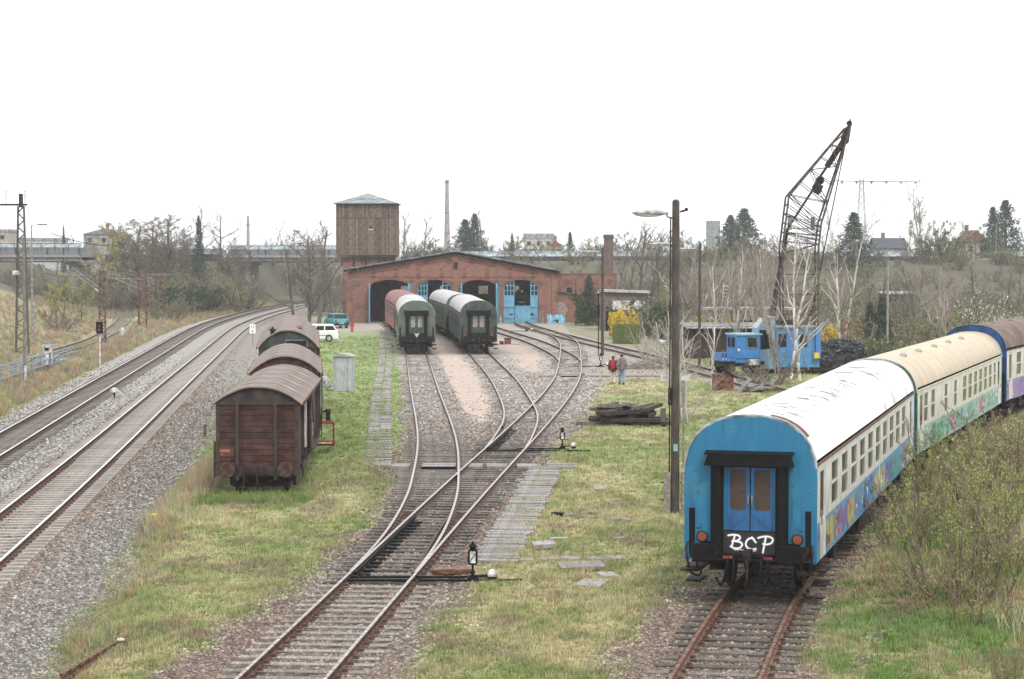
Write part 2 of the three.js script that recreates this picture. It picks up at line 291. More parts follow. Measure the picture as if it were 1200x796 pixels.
// ---------- railway tracks ----------
function trackPt(s, Z, off) { const e = .05, t = (s(Z + e) - s(Z - e)) / (2 * e), n = Math.hypot(1, t); return [s(Z) + off / n, Z - off * t / n, Math.atan(t)]; } // off to the right
function sweep(s, off, Z0, Z1, prof, step, y) {
  const n = Math.max(2, Math.ceil((Z1 - Z0) / step)), m = prof.length, pos = [], idx = [], yf = typeof y === 'function' ? y : () => y;
  for (let i = 0; i <= n; i++) { const Z = lerp(Z0, Z1, i / n); for (const [px, py] of prof) { const q = trackPt(s, Z, off + px); pos.push(q[0], yf(Z) + py, -q[1]); } }
  for (let i = 0; i < n; i++) for (let k = 0; k < m; k++) { const a = i * m + k, b = i * m + (k + 1) % m, c = a + m, e = b + m; idx.push(a, c, b, b, c, e); }
  const g = new THREE.BufferGeometry(); g.setAttribute('position', new THREE.Float32BufferAttribute(pos, 3)); g.setIndex(idx); const q = g.toNonIndexed(); q.computeVertexNormals(); return q;
}
const railProf = [[-.034, -.012], [.034, -.012], [.034, -.038], [.011, -.05], [.011, -.128], [.065, -.146], [.065, -.16], [-.065, -.16], [-.065, -.146], [-.011, -.128], [-.011, -.05], [-.034, -.038]].reverse();
const headProf = [[-.0345, -.014], [-.0345, -.004], [-.025, 0], [.025, 0], [.0345, -.004], [.0345, -.014]];
const slG = [2.55, 2.6, 2.5].map((L, i) => boxUV(B(L, .16, .25 + i * .01).toNonIndexed()));
const slC = (() => { const g = new THREE.BoxGeometry(2.6, .2, .28, 6, 1, 1), p = g.attributes.position; for (let i = 0; i < p.count; i++) { const x = p.getX(i); if (p.getY(i) > 0 && Math.abs(x) < .5) p.setY(i, .055); if (p.getY(i) > 0) p.setZ(i, p.getZ(i) * .8); } const q = g.toNonIndexed(); q.computeVertexNormals(); return boxUV(q); })();
const clipG = boxUV(join([B(.3, .02, .13), B(.07, .05, .1, -.1, .02), B(.07, .05, .1, .1, .02)]));
M.sleeperN = [[.33, .29, .25], [.27, .235, .2], [.38, .34, .295]].map(c => mat(c, { t: 'wood', s: .9, r: .95 }));
M.sleeperP = [[.27, .24, .215], [.31, .28, .25], [.23, .205, .185]].map(c => mat(c, { t: 'wood', s: .9, r: .95 }));
function track(label, s, Z0, Z1, o) {
  const T = thing('railway_track', label, 'track');
  const y = o.y ?? .16;
  for (const off of [-.7525, .7525]) {
    const r = mk('rail', o.rusty ? M.railRust : M.railSide, T, sweep(s, off, Z0, Z1, railProf, o.step ?? 1, y));
    mk('running_surface', o.main ? M.railTopMain : o.rusty ? M.railRust : M.railTop, r, sweep(s, off, Z0, Z1, headProf, o.step ?? 1, y));
  }
  const rest = [], yf = typeof y === 'function' ? y : () => y; let count = 0;
  const r = rng(o.seed ?? 5);
  for (let Z = o.s0 ?? Z0; Z < (o.s1 ?? Z1); Z += o.pitch ?? .64) {
    let a = -1.29, b = 1.29;
    for (const [f, z0] of o.kids ?? []) if (Z > z0) { const dd = f(Z) - s(Z); if (Math.abs(dd) < 2.0) { if (dd < 0) a = Math.min(a, dd - 1.29); else b = Math.max(b, dd + 1.29); } }
    if (o.skip && o.skip(Z)) continue;
    const q = trackPt(s, Z, (a + b) / 2), i = r() * 3 | 0, Y = yf(Z) - .16 - (o.main ? .1 : .08) + (r() - .5) * .016;
    const sx = (b - a) / 2.58, ry = -q[2] + (r() - .5) * .02;
    if (count < (o.max ?? 140)) {
      const m = new THREE.Mesh(o.conc ? slC : slG[i], o.conc ? M.sleeperC[i % 2] : (o.pale ? M.sleeperP : o.fresh && Z < o.fresh ? M.sleeperN : M.sleeper)[(r() * 3) | 0]); m.name = 'sleeper'; m.position.set(q[0], Y, -q[1]); m.rotation.y = ry; m.scale.x = sx * (o.conc ? 1 : (.98 + r() * .05)); m.castShadow = m.receiveShadow = true; T.add(m); count++;
      if (o.clips && Z < o.clips) for (const off of [-.7525, .7525]) { const c = new THREE.Mesh(clipG, M.railSide); c.name = 'rail_clip'; c.position.set((off) / sx, .09, 0); m.add(c); }
    } else rest.push((o.conc ? slC.clone() : slG[i].clone()).scale(sx, 1, 1).rotateY(ry).translate(q[0], Y, -q[1]));
  }
  if (rest.length) { const m = mk('far_sleepers', o.conc ? M.sleeperC[0] : o.pale ? M.sleeperP[0] : M.sleeper[1], T, rest); m.userData.kind = 'stuff'; m.userData.label = 'the farther sleepers of the same track'; }
  return T;
}
track('double main line track with pale concrete sleepers, beside the ballast shoulder', sB, 30, 420, { main: true, conc: true, pitch: .6, max: 150, step: 2, clips: 75, y: .162 });
track('outer main line track with dark sleepers sunk in ballast, beside the dry grass verge', sA, 30, 420, { main: true, pitch: .62, max: 110, step: 2, seed: 9, y: .161, pale: true });
track('yard track with two switches running to the half shut blue shed door', sM, 28, 233, { kids: [[sL, 46], [sK, 77], [s2, 143], [sX, 300]], max: 210, pitch: .63, y: .16, seed: 3, s1: 222, clips: 60, fresh: 46.5 });
track('curved yard track under the red and green coaches', sL, 47.5, 250, { s0: 66.5, s1: 228, max: 140, y: .1615, pale: true, seed: 4 });
track('curved yard track under the two green coaches', sK, 78.6, 250, { s0: 99, s1: 228, max: 90, y: .158, pale: true, seed: 6 });
track('yard track curving off to the third shed door', s2, 144.5, 250, { s0: 158, s1: 228, max: 60, y: .1565, pale: true, seed: 8 });
track('yard track running past the people to the crane siding', sX, 112, 205, { s0: 113, s1: 190, max: 60, y: .163, pale: true, seed: 10 });
track('rusty track under the graffiti covered passenger coaches', sR, 28, 130, { rusty: true, max: 60, s1: 112, seed: 12, pitch: .66, y: .16, clips: 46 });
track('sunken grassy siding under the brown goods wagons', sW, 63.9, 121, { rusty: true, y: yW, max: 30, s0: 64.2, s1: 118 });
track('single branch track curving away through the dry grass slope', sS, 138, 400, { y: Z => gh(sS(Z), Z) + .17, max: 60, step: 2, pitch: .7, seed: 14 });
// switch blades, check rails and frog details
{
  const T = thing('railway_switch', 'dark moving switch blades and slide plates between the rails at the near switch', 'switch');
  mk('blade', M.black, T, sweep(sM, -.66, 47.5, 58, [[-.02, -.02], [.02, -.02], [.02, -.12], [-.02, -.12]].reverse(), 1, .16));
  mk('blade', M.railSide, T, sweep(Z => sM(Z) - sst(47, 58, Z) * .35, .66, 47.5, 58, [[-.02, -.02], [.02, -.02], [.02, -.12], [-.02, -.12]].reverse(), 1, .16));
  for (let Z = 48; Z < 58; Z += .63) { const q = trackPt(sM, Z, -.56); mk('slide_plate', M.black, T, B(.34, .03, .22, q[0], .012, -q[1])); }
  for (const [Z, x0, x1] of [[46.9, -.9, 3.2], [47.35, -.9, 2.6]]) mk('pull_rod', M.black, T, B(x1 - x0, .05, .07, sM(Z) + (x0 + x1) / 2, .05, -Z));
  const U = thing('railway_switch', 'dark switch blades and rods at the switch to the two green coaches', 'switch');
  mk('blade', M.black, U, sweep(sM, -.66, 78.5, 88, [[-.02, -.02], [.02, -.02], [.02, -.12], [-.02, -.12]].reverse(), 1, .16));
  for (let Z = 79; Z < 88; Z += .63) { const q = trackPt(sM, Z, -.56); mk('slide_plate', M.black, U, B(.34, .03, .22, q[0], .012, -q[1])); }
  mk('pull_rod', M.black, U, B(4.2, .05, .07, sM(78.3) + 1.1, .05, -78.3));
}
// check rails beside the frogs
for (const [s, off, z0, z1, lab] of [[sM, .68, 62, 66.5, 'short check rail inside the right rail by the near switch frog'], [sK, -.68, 88.5, 92, 'short check rail by the frog of the middle switch']])
  tag(mk('check_rail', M.railSide, null, sweep(s, off, z0, z1, [[-.03, -.01], [.03, -.01], [.03, -.15], [-.03, -.15]].reverse(), 1, .16)), lab, 'rail');

// ---------- ballast stones, grass blades ----------
function place(inst, i, X, y, Z, s, ry, rx = 0, rz = 0) { D.position.set(X, y, -Z); D.rotation.set(rx, ry, rz); Array.isArray(s) ? D.scale.set(...s) : D.scale.setScalar(s); D.updateMatrix(); inst.setMatrixAt(i, D.matrix); }
const D = new THREE.Object3D(), cc = new THREE.Color();
function scatter(name, label, category, geo, material, items) {
  const m = new THREE.InstancedMesh(geo, material, items.length); m.name = name; tag(m, label, category, null, 'stuff');
  items.forEach((q, i) => { place(m, i, ...q.p); m.setColorAt(i, cc.setRGB(...q.c)); }); m.castShadow = m.receiveShadow = true; scene.add(m); return m;
}
{
  const g = new THREE.IcosahedronGeometry(1, 0), p = g.attributes.position, r = rng(31); const mv = {};
  for (let i = 0; i < p.count; i++) { const k = [p.getX(i), p.getY(i), p.getZ(i)].map(q => q.toFixed(2)).join(); mv[k] ??= .7 + r() * .6; p.setXYZ(i, p.getX(i) * mv[k], p.getY(i) * mv[k] * .7, p.getZ(i) * mv[k]); } g.computeVertexNormals();
  const it = [], rz = rng(32);
  for (let k = 0; k < 620000 && it.length < 170000; k++) {
    const Z = 1 / lerp(1 / 33, 1 / 175, rz()); if (rz() < sst(75, 172, Z)) continue; const X = lerp(-.27, .2, rz()) * Z; const z = zone(X, Z); if (rz() > z.grav * 1.1 - .08) continue; const td = Math.min(trackBed(X, Z), Math.abs(X - sR(Z)), Math.abs(X - sA(Z)), Math.abs(X - sB(Z))); if (td < 1.3 && (rz() < .5 || Math.abs(X - sB(Z)) < 1.3 && rz() < .8)) continue;
    const s = rr(.016, .04, rz) * (1 + Z / 170), t = .4 + rz() * rz() * 1.9, w = rz() < .06 ? .7 : 0; it.push({ p: [X, gh(X, Z) + s * .2, Z, s, rz() * 6.3, rz(), rz()], c: z.c.map(q => Math.min(.75, q * t + w * .12)) });
  }
  console.log('stones', it.length);
  scatter('ballast_stones', 'loose grey and rusty brown ballast stones between the tracks', 'ballast', g, mat([1, 1, 1], { r: .95 }), it);
}
{
  function tuft(n, h, sp, w, seed) {
    const r = rng(seed), pos = [];
    for (let i = 0; i < n; i++) { const a = r() * 6.3, q = r() * sp, x = Math.cos(a) * q, z = Math.sin(a) * q, b = a + rr(-1, 1, r), H = h * rr(.5, 1.1, r), l = H * rr(.2, .9, r), t = b + 1.57, W = w * rr(.6, 1.2, r); pos.push(x - Math.cos(t) * W, -.01, z - Math.sin(t) * W, x + Math.cos(t) * W, -.01, z + Math.sin(t) * W, x + Math.cos(b) * l, H, z + Math.sin(b) * l); }
    const g = new THREE.BufferGeometry(); g.setAttribute('position', new THREE.Float32BufferAttribute(pos, 3)); g.computeVertexNormals(); return g;
  }
  const gm = mat([1, 1, 1], { r: 1, side: true });
  const it = [], r = rng(41);
  for (let k = 0; k < 420000 && it.length < 170000; k++) {
    const Z = 1 / lerp(1 / 33, 1 / 190, r()), X = lerp(-.27, .28, r()) * Z; const z = zone(X, Z); if (r() > z.grass - .12) continue;
    if (Math.abs(X - sR(Z)) < 1.3 && Z > 44) continue;
    const s = rr(.5, 1.3, r) * (1 + Z / 120), t = .8 + r() * .5, yw = r() * .3; it.push({ p: [X, gh(X, Z), Z, [s, s * rr(.35, 1.1, r) * (.5 + 1.5 * Math.pow(fbm(X * 1.3, Z * .9, 2, 121), 1.5) * (r() < .04 ? 2.2 : 1)), s], r() * 6.3], c: [z.c[0] * t * (1 + yw * .35), z.c[1] * t, z.c[2] * t * (1 - yw * .4)] });
  }
  console.log('grass', it.length);
  scatter('short_grass', 'short patchy yellow green grass of the railway yard', 'grass', tuft(11, .075, .13, .007, 42), gm, it);
  const tall = [], r2 = rng(47);
  const add = (X, Z, s, col) => tall.push({ p: [X, gh(X, Z) - .01, Z, [s * rr(.7, 1.2, r2), s * rr(.6, 1.25, r2), s * rr(.7, 1.2, r2)], r2() * 6.3], c: col.map(q => q * rr(.7, 1.3, r2)) });
  const strawC = [.36, .31, .19], dryC = [.25, .205, .145], grnC = [.13, .21, .05], olv = [.24, .25, .1];
  for (let k = 0; k < 1500; k++) { const Z = 1 / lerp(1 / 34, 1 / 66, r2()), X = sB(Z) + 3.9 + (r2() + r2() - 1) * .9; add(X, Z, rr(.5, 1.1, r2) * (fbm(X * .5, Z * .3, 2, 91) > .45 ? 1 : .55), r2() < .45 ? olv : r2() < .6 ? strawC : dryC); }
  for (let k = 0; k < 1300; k++) { const Z = rr(58, 76, r2), X = sW(Z) - 1.75 - r2() * 1.2; add(X, Z, rr(.6, 1.3, r2), strawC); }
  for (let k = 0; k < 900; k++) { const X = sW(64) + rr(-1.9, 1.8, r2), Z = rr(61.8, 64.6, r2); add(X, Z, rr(.4, .95, r2), r2() < .75 ? grnC : olv); }
  for (let k = 0; k < 9000; k++) { const Z = rr(75, 330, r2), X = sA(Z) - 3.2 - Math.pow(r2(), 1.6) * 22; if (Math.abs(X - sS(Z)) < 1.6 && Z > 140) continue; add(X, Z, rr(.9, 2.0, r2), r2() < .55 ? dryC : r2() < .75 ? strawC : [.2, .17, .1]); }
  for (let k = 0; k < 3200; k++) { const Z = rr(34, 62, r2), X = sR(Z) + 2.0 + r2() * 12; const dry = fbm(X * .45, Z * .3, 3, 97); if (X > .26 * Z + 2) continue; add(X, Z, rr(.45, 1.25, r2) * (X > 9.5 ? 1.2 : .8), X > 9.3 && dry > .45 ? strawC : r2() < .8 ? grnC : olv); }
  for (let k = 0; k < 900; k++) { const Z = rr(60, 112, r2), X = sR(Z) + 2.0 + r2() * 7; add(X, Z, rr(.6, 1.2, r2), r2() < .5 ? olv : strawC); }
  for (let k = 0; k < 700; k++) { const Z = rr(82, 118, r2), X = sR(Z) - 2 - r2() * 9; add(X, Z, rr(.5, 1.1, r2), r2() < .5 ? olv : strawC); }
  for (let k = 0; k < 3000; k++) { const Z = rr(250, 330, r2), X = rr(-60, 60, r2); if (gapR(X) > .1) continue; add(X, Z, rr(1.2, 2.4, r2), r2() < .5 ? dryC : olv); }
  for (let k = 0; k < 130; k++) { const Z = rr(70, 100, r2), X = sA(Z) + 1.6 + rr(-.5, .9, r2); add(X, Z, rr(.25, .5, r2), grnC); }
  scatter('tall_dry_grass', 'tall dry straw coloured grass along the line sides', 'grass', tuft(16, .42, .16, .011, 48), gm, tall);
}
console.log('rolling stock');
// ---------- passenger coaches ----------
function canvasTex(w, h, fn) { const c = document.createElement('canvas'); c.width = w; c.height = h; fn(c.getContext('2d'), w, h); const t = new THREE.CanvasTexture(c); t.colorSpace = THREE.SRGBColorSpace; return t; }
const SE = 2.4;
function roofPts(hw, y0, b, n, from = 0) { // superellipse from right to left
  const o = []; for (let i = 0; i <= n; i++) { const a = lerp(from, Math.PI - from, i / n), c = Math.cos(a), s = Math.sin(a); o.push([hw * Math.sign(c) * Math.pow(Math.abs(c), 2 / SE), y0 + b * Math.pow(Math.max(0, s), 2 / SE)]); } return o;
}
function loft(prof, zs, sc = () => [0, 0]) { // open profile swept along z, thickness-less shell (double sided)
  const pos = [], uv = [], idx = [], m = prof.length; let acc = [0]; for (let k = 1; k < m; k++) acc.push(acc[k - 1] + Math.hypot(prof[k][0] - prof[k - 1][0], prof[k][1] - prof[k - 1][1]));
  zs.forEach((z, i) => prof.forEach(([x, y], k) => { const [dy, dx] = sc(z, k, i); pos.push(x * (1 + dx), y + dy, z); uv.push(acc[k], z); }));
  for (let i = 0; i < zs.length - 1; i++) for (let k = 0; k < m - 1; k++) { const a = i * m + k, b = a + 1, c = a + m, e = c + 1; idx.push(a, b, c, b, e, c); }
  const g = new THREE.BufferGeometry(); g.setAttribute('position', new THREE.Float32BufferAttribute(pos, 3)); g.setAttribute('uv', new THREE.Float32BufferAttribute(uv, 2)); g.setIndex(idx); g.computeVertexNormals(); return g;
}
function rrect(x0, x1, y0, y1, r) { const p = new THREE.Path(); p.moveTo(x0 + r, y0); p.lineTo(x1 - r, y0); p.quadraticCurveTo(x1, y0, x1, y0 + r); p.lineTo(x1, y1 - r); p.quadraticCurveTo(x1, y1, x1 - r, y1); p.lineTo(x0 + r, y1); p.quadraticCurveTo(x0, y1, x0, y1 - r); p.lineTo(x0, y0 + r); p.quadraticCurveTo(x0, y0, x0 + r, y0); return p; }
function graffiti(seed, pal, base) {
  return canvasTex(2048, 128, (g, w, h) => {
    const r = rng(seed); g.fillStyle = base; g.fillRect(0, 0, w, h);
    let x = 6; while (x < w) { const bw = rr(60, 190, r); g.globalAlpha = rr(.55, .95, r); g.fillStyle = pal[r() * pal.length | 0]; g.beginPath(); g.moveTo(x, rr(10, 40, r)); for (let k = 1; k <= 6; k++) g.quadraticCurveTo(x + bw * (k - .5) / 6, rr(0, 40, r), x + bw * k / 6, rr(6, 34, r)); for (let k = 6; k >= 0; k--) g.lineTo(x + bw * k / 6, rr(92, 128, r)); g.fill(); x += bw * rr(.75, 1.25, r); }
    for (let k = 0; k < 170; k++) { const cx = r() * w, cy = rr(20, 110, r), s = rr(8, 26, r); g.globalAlpha = rr(.5, .95, r); g.strokeStyle = r() < .4 ? ['#1d2230', '#e8e6ea', '#2b2b55'][r() * 3 | 0] : pal[r() * pal.length | 0]; g.lineWidth = rr(2, 8, r); g.lineJoin = 'round'; g.beginPath(); g.moveTo(cx, cy); for (let q = 0; q < 4; q++) g.quadraticCurveTo(cx + rr(-s, s, r), cy + rr(-s, s, r), cx + rr(-s, s, r), cy + rr(-s * 1.4, s * 1.4, r)); g.stroke(); }
    g.globalAlpha = 1;
  });
}
const wheelG = boxUV(join([C([-.065, 0, 0], [.065, 0, 0], .46, .46, 18), C([.05, 0, 0], [.085, 0, 0], .49, .49, 18), C([-.1, 0, 0], [-.06, 0, 0], .1, .09, 10)]));
function bogie(parent, z, base = 2.5) {
  const b = mk('bogie', M.iron, parent, B(.12, .26, base + 1.0, 1.0, .52, z), B(.12, .26, base + 1.0, -1.0, .52, z), B(2.1, .24, .5, 0, .6, z), B(.3, .3, .36, 1.06, .46, z - base / 2), B(.3, .3, .36, 1.06, .46, z + base / 2), B(.3, .3, .36, -1.06, .46, z - base / 2), B(.3, .3, .36, -1.06, .46, z + base / 2), C([1.06, .5, z - .3], [1.06, .95, z - .3], .1), C([1.06, .5, z + .3], [1.06, .95, z + .3], .1), C([-1.06, .5, z - .3], [-1.06, .95, z - .3], .1), C([-1.06, .5, z + .3], [-1.06, .95, z + .3], .1));
  for (const dz of [-base / 2, base / 2]) for (const sx of [-1, 1]) { const w = new THREE.Mesh(wheelG, M.iron); w.name = 'wheel'; w.position.set(sx * .78, .46, z + dz); w.rotation.y = sx > 0 ? Math.PI : 0; b.add(w); }
  return b;
}
function buffers(parent, z, sgn, wide, y = 1.04, m = M.iron) {
  for (const sx of [-1, 1]) { const x = sx * .875; mk('buffer', m, parent, C([x, y, z], [x, y, z + sgn * .42], .13, .11, 12), wide ? ext(rrectShape(.52, .34, .12), .05, [], .015).translate(x, y, z + (sgn > 0 ? .42 : -.47)) : C([x, y, z + sgn * .42], [x, y, z + sgn * .5], .24, .22, 18), B(.36, .36, .04, x, y, z + sgn * .02)); }
}
function rrectShape(w, h, r) { const p = rrect(-w / 2, w / 2, -h / 2, h / 2, r); return new THREE.Shape(p.getPoints(6)); }
function coach(o) {
  const L = o.L ?? 25.9, h = L / 2, T = thing(o.name ?? 'passenger_coach', o.label, 'train car', o.pos, o.ry, o.group);
  const hw = 1.375, y0 = 2.58, b = 1.29, yb = .8;
  // side walls with real window openings
  const wins = o.wins ?? (() => { const a = []; for (let z = h - 3.15; z > -h + 2.6; z -= 1.9) a.push([z, 1.2]); return a; })();
  const doors = [h - 1.05, -h + 1.05];
  for (const sx of [1, -1]) {
    const wall = (yA, yB, holes) => { const g = ext(rect(-h, h, yA, yB), .06, holes); g.rotateY(-Math.PI / 2); g.translate(sx * hw + (sx > 0 ? 0 : .06), 0, 0); return g; };
    const holes = wins.map(([z, w]) => rect(z - w / 2, z + w / 2, 1.72, 2.7)).concat(doors.map(z => rect(z - .42, z + .42, 1.64, 2.74)));
    const up = mk('side_wall', o.upper, T, wall(1.62, 2.85, holes));
    const lo = mk('lower_side', o.lower, T, wall(yb, 1.62, []));
    if (o.lower.map && o.lower.map.isCanvasTexture) { const p = lo.geometry.attributes.position, u = lo.geometry.attributes.uv; for (let i = 0; i < p.count; i++) u.setXY(i, .5 - sx * p.getZ(i) / L, (p.getY(i) - yb) / .82); }
    for (const [z, w] of wins) {
      const f = mk('window', o.frame ?? o.upper, T, ext(rect(z - w / 2 - .03, z + w / 2 + .03, 1.7, 2.72), .03, [rect(z - w / 2 + .015, z + w / 2 - .015, 1.745, 2.2), rect(z - w / 2 + .015, z + w / 2 - .015, 2.245, 2.68)]).rotateY(-Math.PI / 2).translate(sx * (hw + .006) + (sx > 0 ? 0 : .03), 0, 0));
      mk('pane', glass, f, B(.012, .97, w - .01, sx * (hw - .035), 2.21, z));
    }
    for (const z of doors) {
      const d = mk('door', o.doorMat ?? o.upper, T, B(.03, .78, .82, sx * (hw + .004), 1.22, z), ext(rect(z - .41, z + .41, 1.63, 2.73), .035, [rect(z - .33, z + .33, 1.68, 2.66)]).rotateY(-Math.PI / 2).translate(sx * (hw - .01) + (sx > 0 ? 0 : .035), 0, 0));
      mk('pane', glass, d, B(.012, 1.0, .68, sx * (hw - .03), 2.14, z)); mk('handle', M.galv, d, B(.03, .3, .03, sx * (hw + .03), 1.7, z + .36));
      mk('step', M.iron, d, B(.4, .05, .8, sx * 1.3, .55, z), B(.32, .05, .7, sx * 1.34, .25, z));
    }
    mk('gutter', o.gutter ?? M.rustSteel, T, B(.04, .035, L, sx * (hw + .005), 2.86, 0));
  }
  // roof
  const n = 26, zs = []; for (let i = 0; i <= 52; i++) zs.push(lerp(-h + .02, h - .02, i / 52));
  const rg = loft(roofPts(hw + .012, y0, b + .01, n, .22), zs); const roof = new THREE.Mesh(rg, o.roof); roof.name = 'roof'; T.add(roof);
  for (const z of o.vents ?? []) mk('roof_vent', o.ventMat ?? o.roof, roof, ball(.13, o.ventX ?? .25, 3.85, z, 1, .6, 1.5), C([o.ventX ?? .25, 3.75, z], [o.ventX ?? .25, 3.93, z], .07, .07, 10));
  if (o.patch) { const pg = loft(roofPts(hw + .02, y0, b + .02, n, .22).slice(4, 12), [h - .55, h - .12]); const pm = new THREE.Mesh(pg, M.rustSteel); pm.name = 'rusty_roof_hatch'; pm.userData.label = 'rusty brown strip along the roof end'; roof.add(pm); }
  // end walls
  for (const e of [1, -1]) {
    const pts = [[hw, .85], ...roofPts(hw, y0, b, 40, 0), [-hw, .85]];
    const holes = e > 0 ? [rect(-.5, .5, .98, 2.85)] : [];
    const w = mk('end_wall', o.end, T, ext(pts, .06, holes, .02).translate(0, 0, e > 0 ? h - .03 : -h - .03));
    if (o.rim) mk('rim', o.rim, w, (() => { const a = roofPts(hw + .03, y0, b + .03, 40, .12), c = roofPts(hw - .03, y0, b - .03, 40, .12).reverse(); return ext([...a, ...c], .09).translate(0, 0, e > 0 ? h - .04 : -h - .05); })());
    buffers(T, e * (h + .02), e, true, 1.04, M.rubber);
    mk('headstock', M.iron, T, B(2.5, .3, .18, 0, 1.02, e * (h - .02)));
    if (e < 0 && !o.both) { mk('gangway', M.rubber, w, B(1.7, 2.2, .2, 0, 2.0, -h - .15)); continue; }
    // gangway with rubber rolls
    const gw = mk('gangway', M.rubber, T, C([.68, .98, h + .13], [.68, 2.9, h + .13], .135, .135, 14), C([-.68, .98, h + .13], [-.68, 2.9, h + .13], .135, .135, 14), C([-.8, 2.93, h + .13], [.8, 2.93, h + .13], .13, .13, 14));
    mk('cover_plate', M.rubber, gw, ext([[-.93, 2.84], [.93, 2.84], [.83, 3.1], [-.83, 3.1]], .32).translate(0, 0, h + .03), B(1.85, .03, .36, 0, 3.105, h + .18, 0, .12));
    mk('bridge_plate', M.rubber, gw, B(1.3, .06, .34, 0, .96, h + .12));
    const plate = o.plateMat ? new THREE.Mesh(new THREE.PlaneGeometry(1.16, .46), o.plateMat) : null;
    mk('step_board', M.rubber, gw, B(1.22, .5, .03, 0, 1.22, h + .12));
    if (plate) { plate.name = 'spray_painted_tag'; plate.position.set(0, 1.22, h + .139); gw.add(plate); }
    // two leaf end door
    for (const sx of [-1, 1]) {
      const x0 = sx > 0 ? .012 : -.49, x1 = sx > 0 ? .49 : -.012, wx0 = sx > 0 ? .09 : -.42, wx1 = sx > 0 ? .42 : -.09;
      const d = mk('end_door_leaf', o.endDoor ?? o.end, T, ext(rect(x0, x1, .98, 2.84), .04, [rrect(wx0, wx1, 1.88, 2.73, .08)]).translate(0, 0, h - .02));
      mk('pane', o.endPane ?? glass, d, B(wx1 - wx0, .85, .01, (wx0 + wx1) / 2, 2.305, h - .012));
      mk('handle', M.galv, d, C([sx * .04, 2.0, h + .05], [sx * .04, 2.2, h + .05], .018));
      mk('brace', o.endDoor ?? o.end, d, bar([sx * .05, 1.82, h + .025], [sx * .46, 1.48, h + .025], .05, .02));
    }
    for (const sx of [-1, 1]) {
      mk('corner_recess', M.black, w, B(.13, .98, .012, sx * 1.22, 1.42, h + .06)); mk('recess_lip', o.end, w, B(.05, 1.04, .03, sx * 1.31, 1.42, h + .06), B(.03, 1.0, .02, sx * 1.14, 1.42, h + .055));
      mk('tail_lamp', o.lamp ?? M.lamp, w, C([sx * 1.0, 1.32, h + .04], [sx * 1.0, 1.32, h + .1], .1, .095, 16)); mk('lamp_ring', M.iron, w, new THREE.TorusGeometry(.105, .018, 6, 18).translate(sx * 1.0, 1.32, h + .09));
      mk('lamp_bracket', o.end, w, B(.1, .08, .06, sx * 1.08, 1.55, h + .06));
      mk('handrail', M.iron, T, tube([[sx * 1.3, 1.2, h + .08], [sx * 1.32, 1.1, h + .16], [sx * 1.3, .85, h + .16], [sx * 1.22, .55, h + .12], [sx * 1.05, .5, h + .1], [sx * 1.0, .7, h + .1]], .022));
      mk('foot_step', M.iron, T, B(.4, .05, .26, sx * 1.24, .62, h + .12), B(.04, .3, .04, sx * 1.1, .78, h + .1));
    }
    mk('coupling_hook', M.iron, T, B(.16, .2, .5, 0, 1.0, h + .25), tube([[0, .98, h + .5], [.03, .7, h + .56], [0, .4, h + .5], [-.03, .35, h + .42]], .04), C([0, 1.02, h + .42], [0, .72, h + .5], .05, .04));
    for (const [x, s] of [[-.42, 1], [.42, 1], [-.28, .8], [.28, .8]]) { const hs = mk('brake_hose', M.rubber, T, tube([[x, .95, h + .12], [x, .88, h + .3], [x * 1.1, .55 * s, h + .34], [x * 1.35, .35, h + .3], [x * 1.6, .5, h + .28]], .034)); if (s === 1) mk('valve', o.valve ?? M.redPaint, hs, B(.2, .05, .06, x, .93, h + .28), C([x, .85, h + .22], [x, .96, h + .22], .045)); }
  }
  bogie(T, h - 3.4); bogie(T, -h + 3.4);
  mk('underframe', M.iron, T, B(2.5, .22, L - .2, 0, .86, 0), B(.8, .5, 2.4, .9, .55, 2), B(.8, .5, 2.0, -.9, .55, -1.5), C([-.3, .5, -2.6], [-.3, .5, 1.4], .2), B(2.3, .4, 1.2, 0, .55, -3.8));
  mk('floor', M.iron, T, B(2.68, .06, L - .2, 0, 1.15, 0));
  return T;
}
M.redPaint = mat([.45, .05, .03], { t: 'grime', s: .5, r: .6 }); M.lamp = mat([.22, .05, .03], { r: .3 });
M.lampRed = new THREE.MeshPhysicalMaterial({ color: new THREE.Color().setRGB(.3, .02, .02), roughness: .15, clearcoat: 1 });
const roofTex = (fn) => { const t = dtex(512, fn); t.repeat.set(1 / 4.2, 1 / 26); return t; };
const roofMat = (t, r, m = 0) => { const q = new THREE.MeshStandardMaterial({ map: t, roughness: r, metalness: m, side: THREE.DoubleSide }); return q; };
const whiteRoof = roofMat(roofTex((u, v) => {
  let k = .885 + .1 * (fbm(u * 6, v * 30, 3, 201) - .5); let c = [k, k, k * .99];
  const band = sst(.18, .3, u) * (1 - sst(.42, .55, u)), d = sst(.56, .66, fbm(u * 14 + Math.sin(v * 40) * .5, v * 150, 3, 203)) * (band * .95 + .35 * sst(.62, .7, fbm(u * 3, v * 9, 2, 207)));
  c = mix3(c, [.36, .345, .33], Math.min(1, d * 1.3)); const ln = Math.abs((v * 26) % 1 - .5) < .02 && fbm(u * 5, v * 26 | 0, 2, 209) > .45 ? .25 : 0; return mix3(c, [.5, .48, .47], ln);
}), .55);
const goldRoof = roofMat(roofTex((u, v) => { const k = .88 + .22 * (fbm(u * 3, v * 120, 3, 211) - .5) + .12 * (fbm(u * 8, v * 8, 3, 213) - .5); return [.78 * k, .7 * k, .55 * k]; }), .36, .35);
const brownRoof = roofMat(roofTex((u, v) => { const k = .75 + .5 * (fbm(u * 6, v * 40, 4, 217) - .5); return [.52 * k, .43 * k, .38 * k]; }), .8);
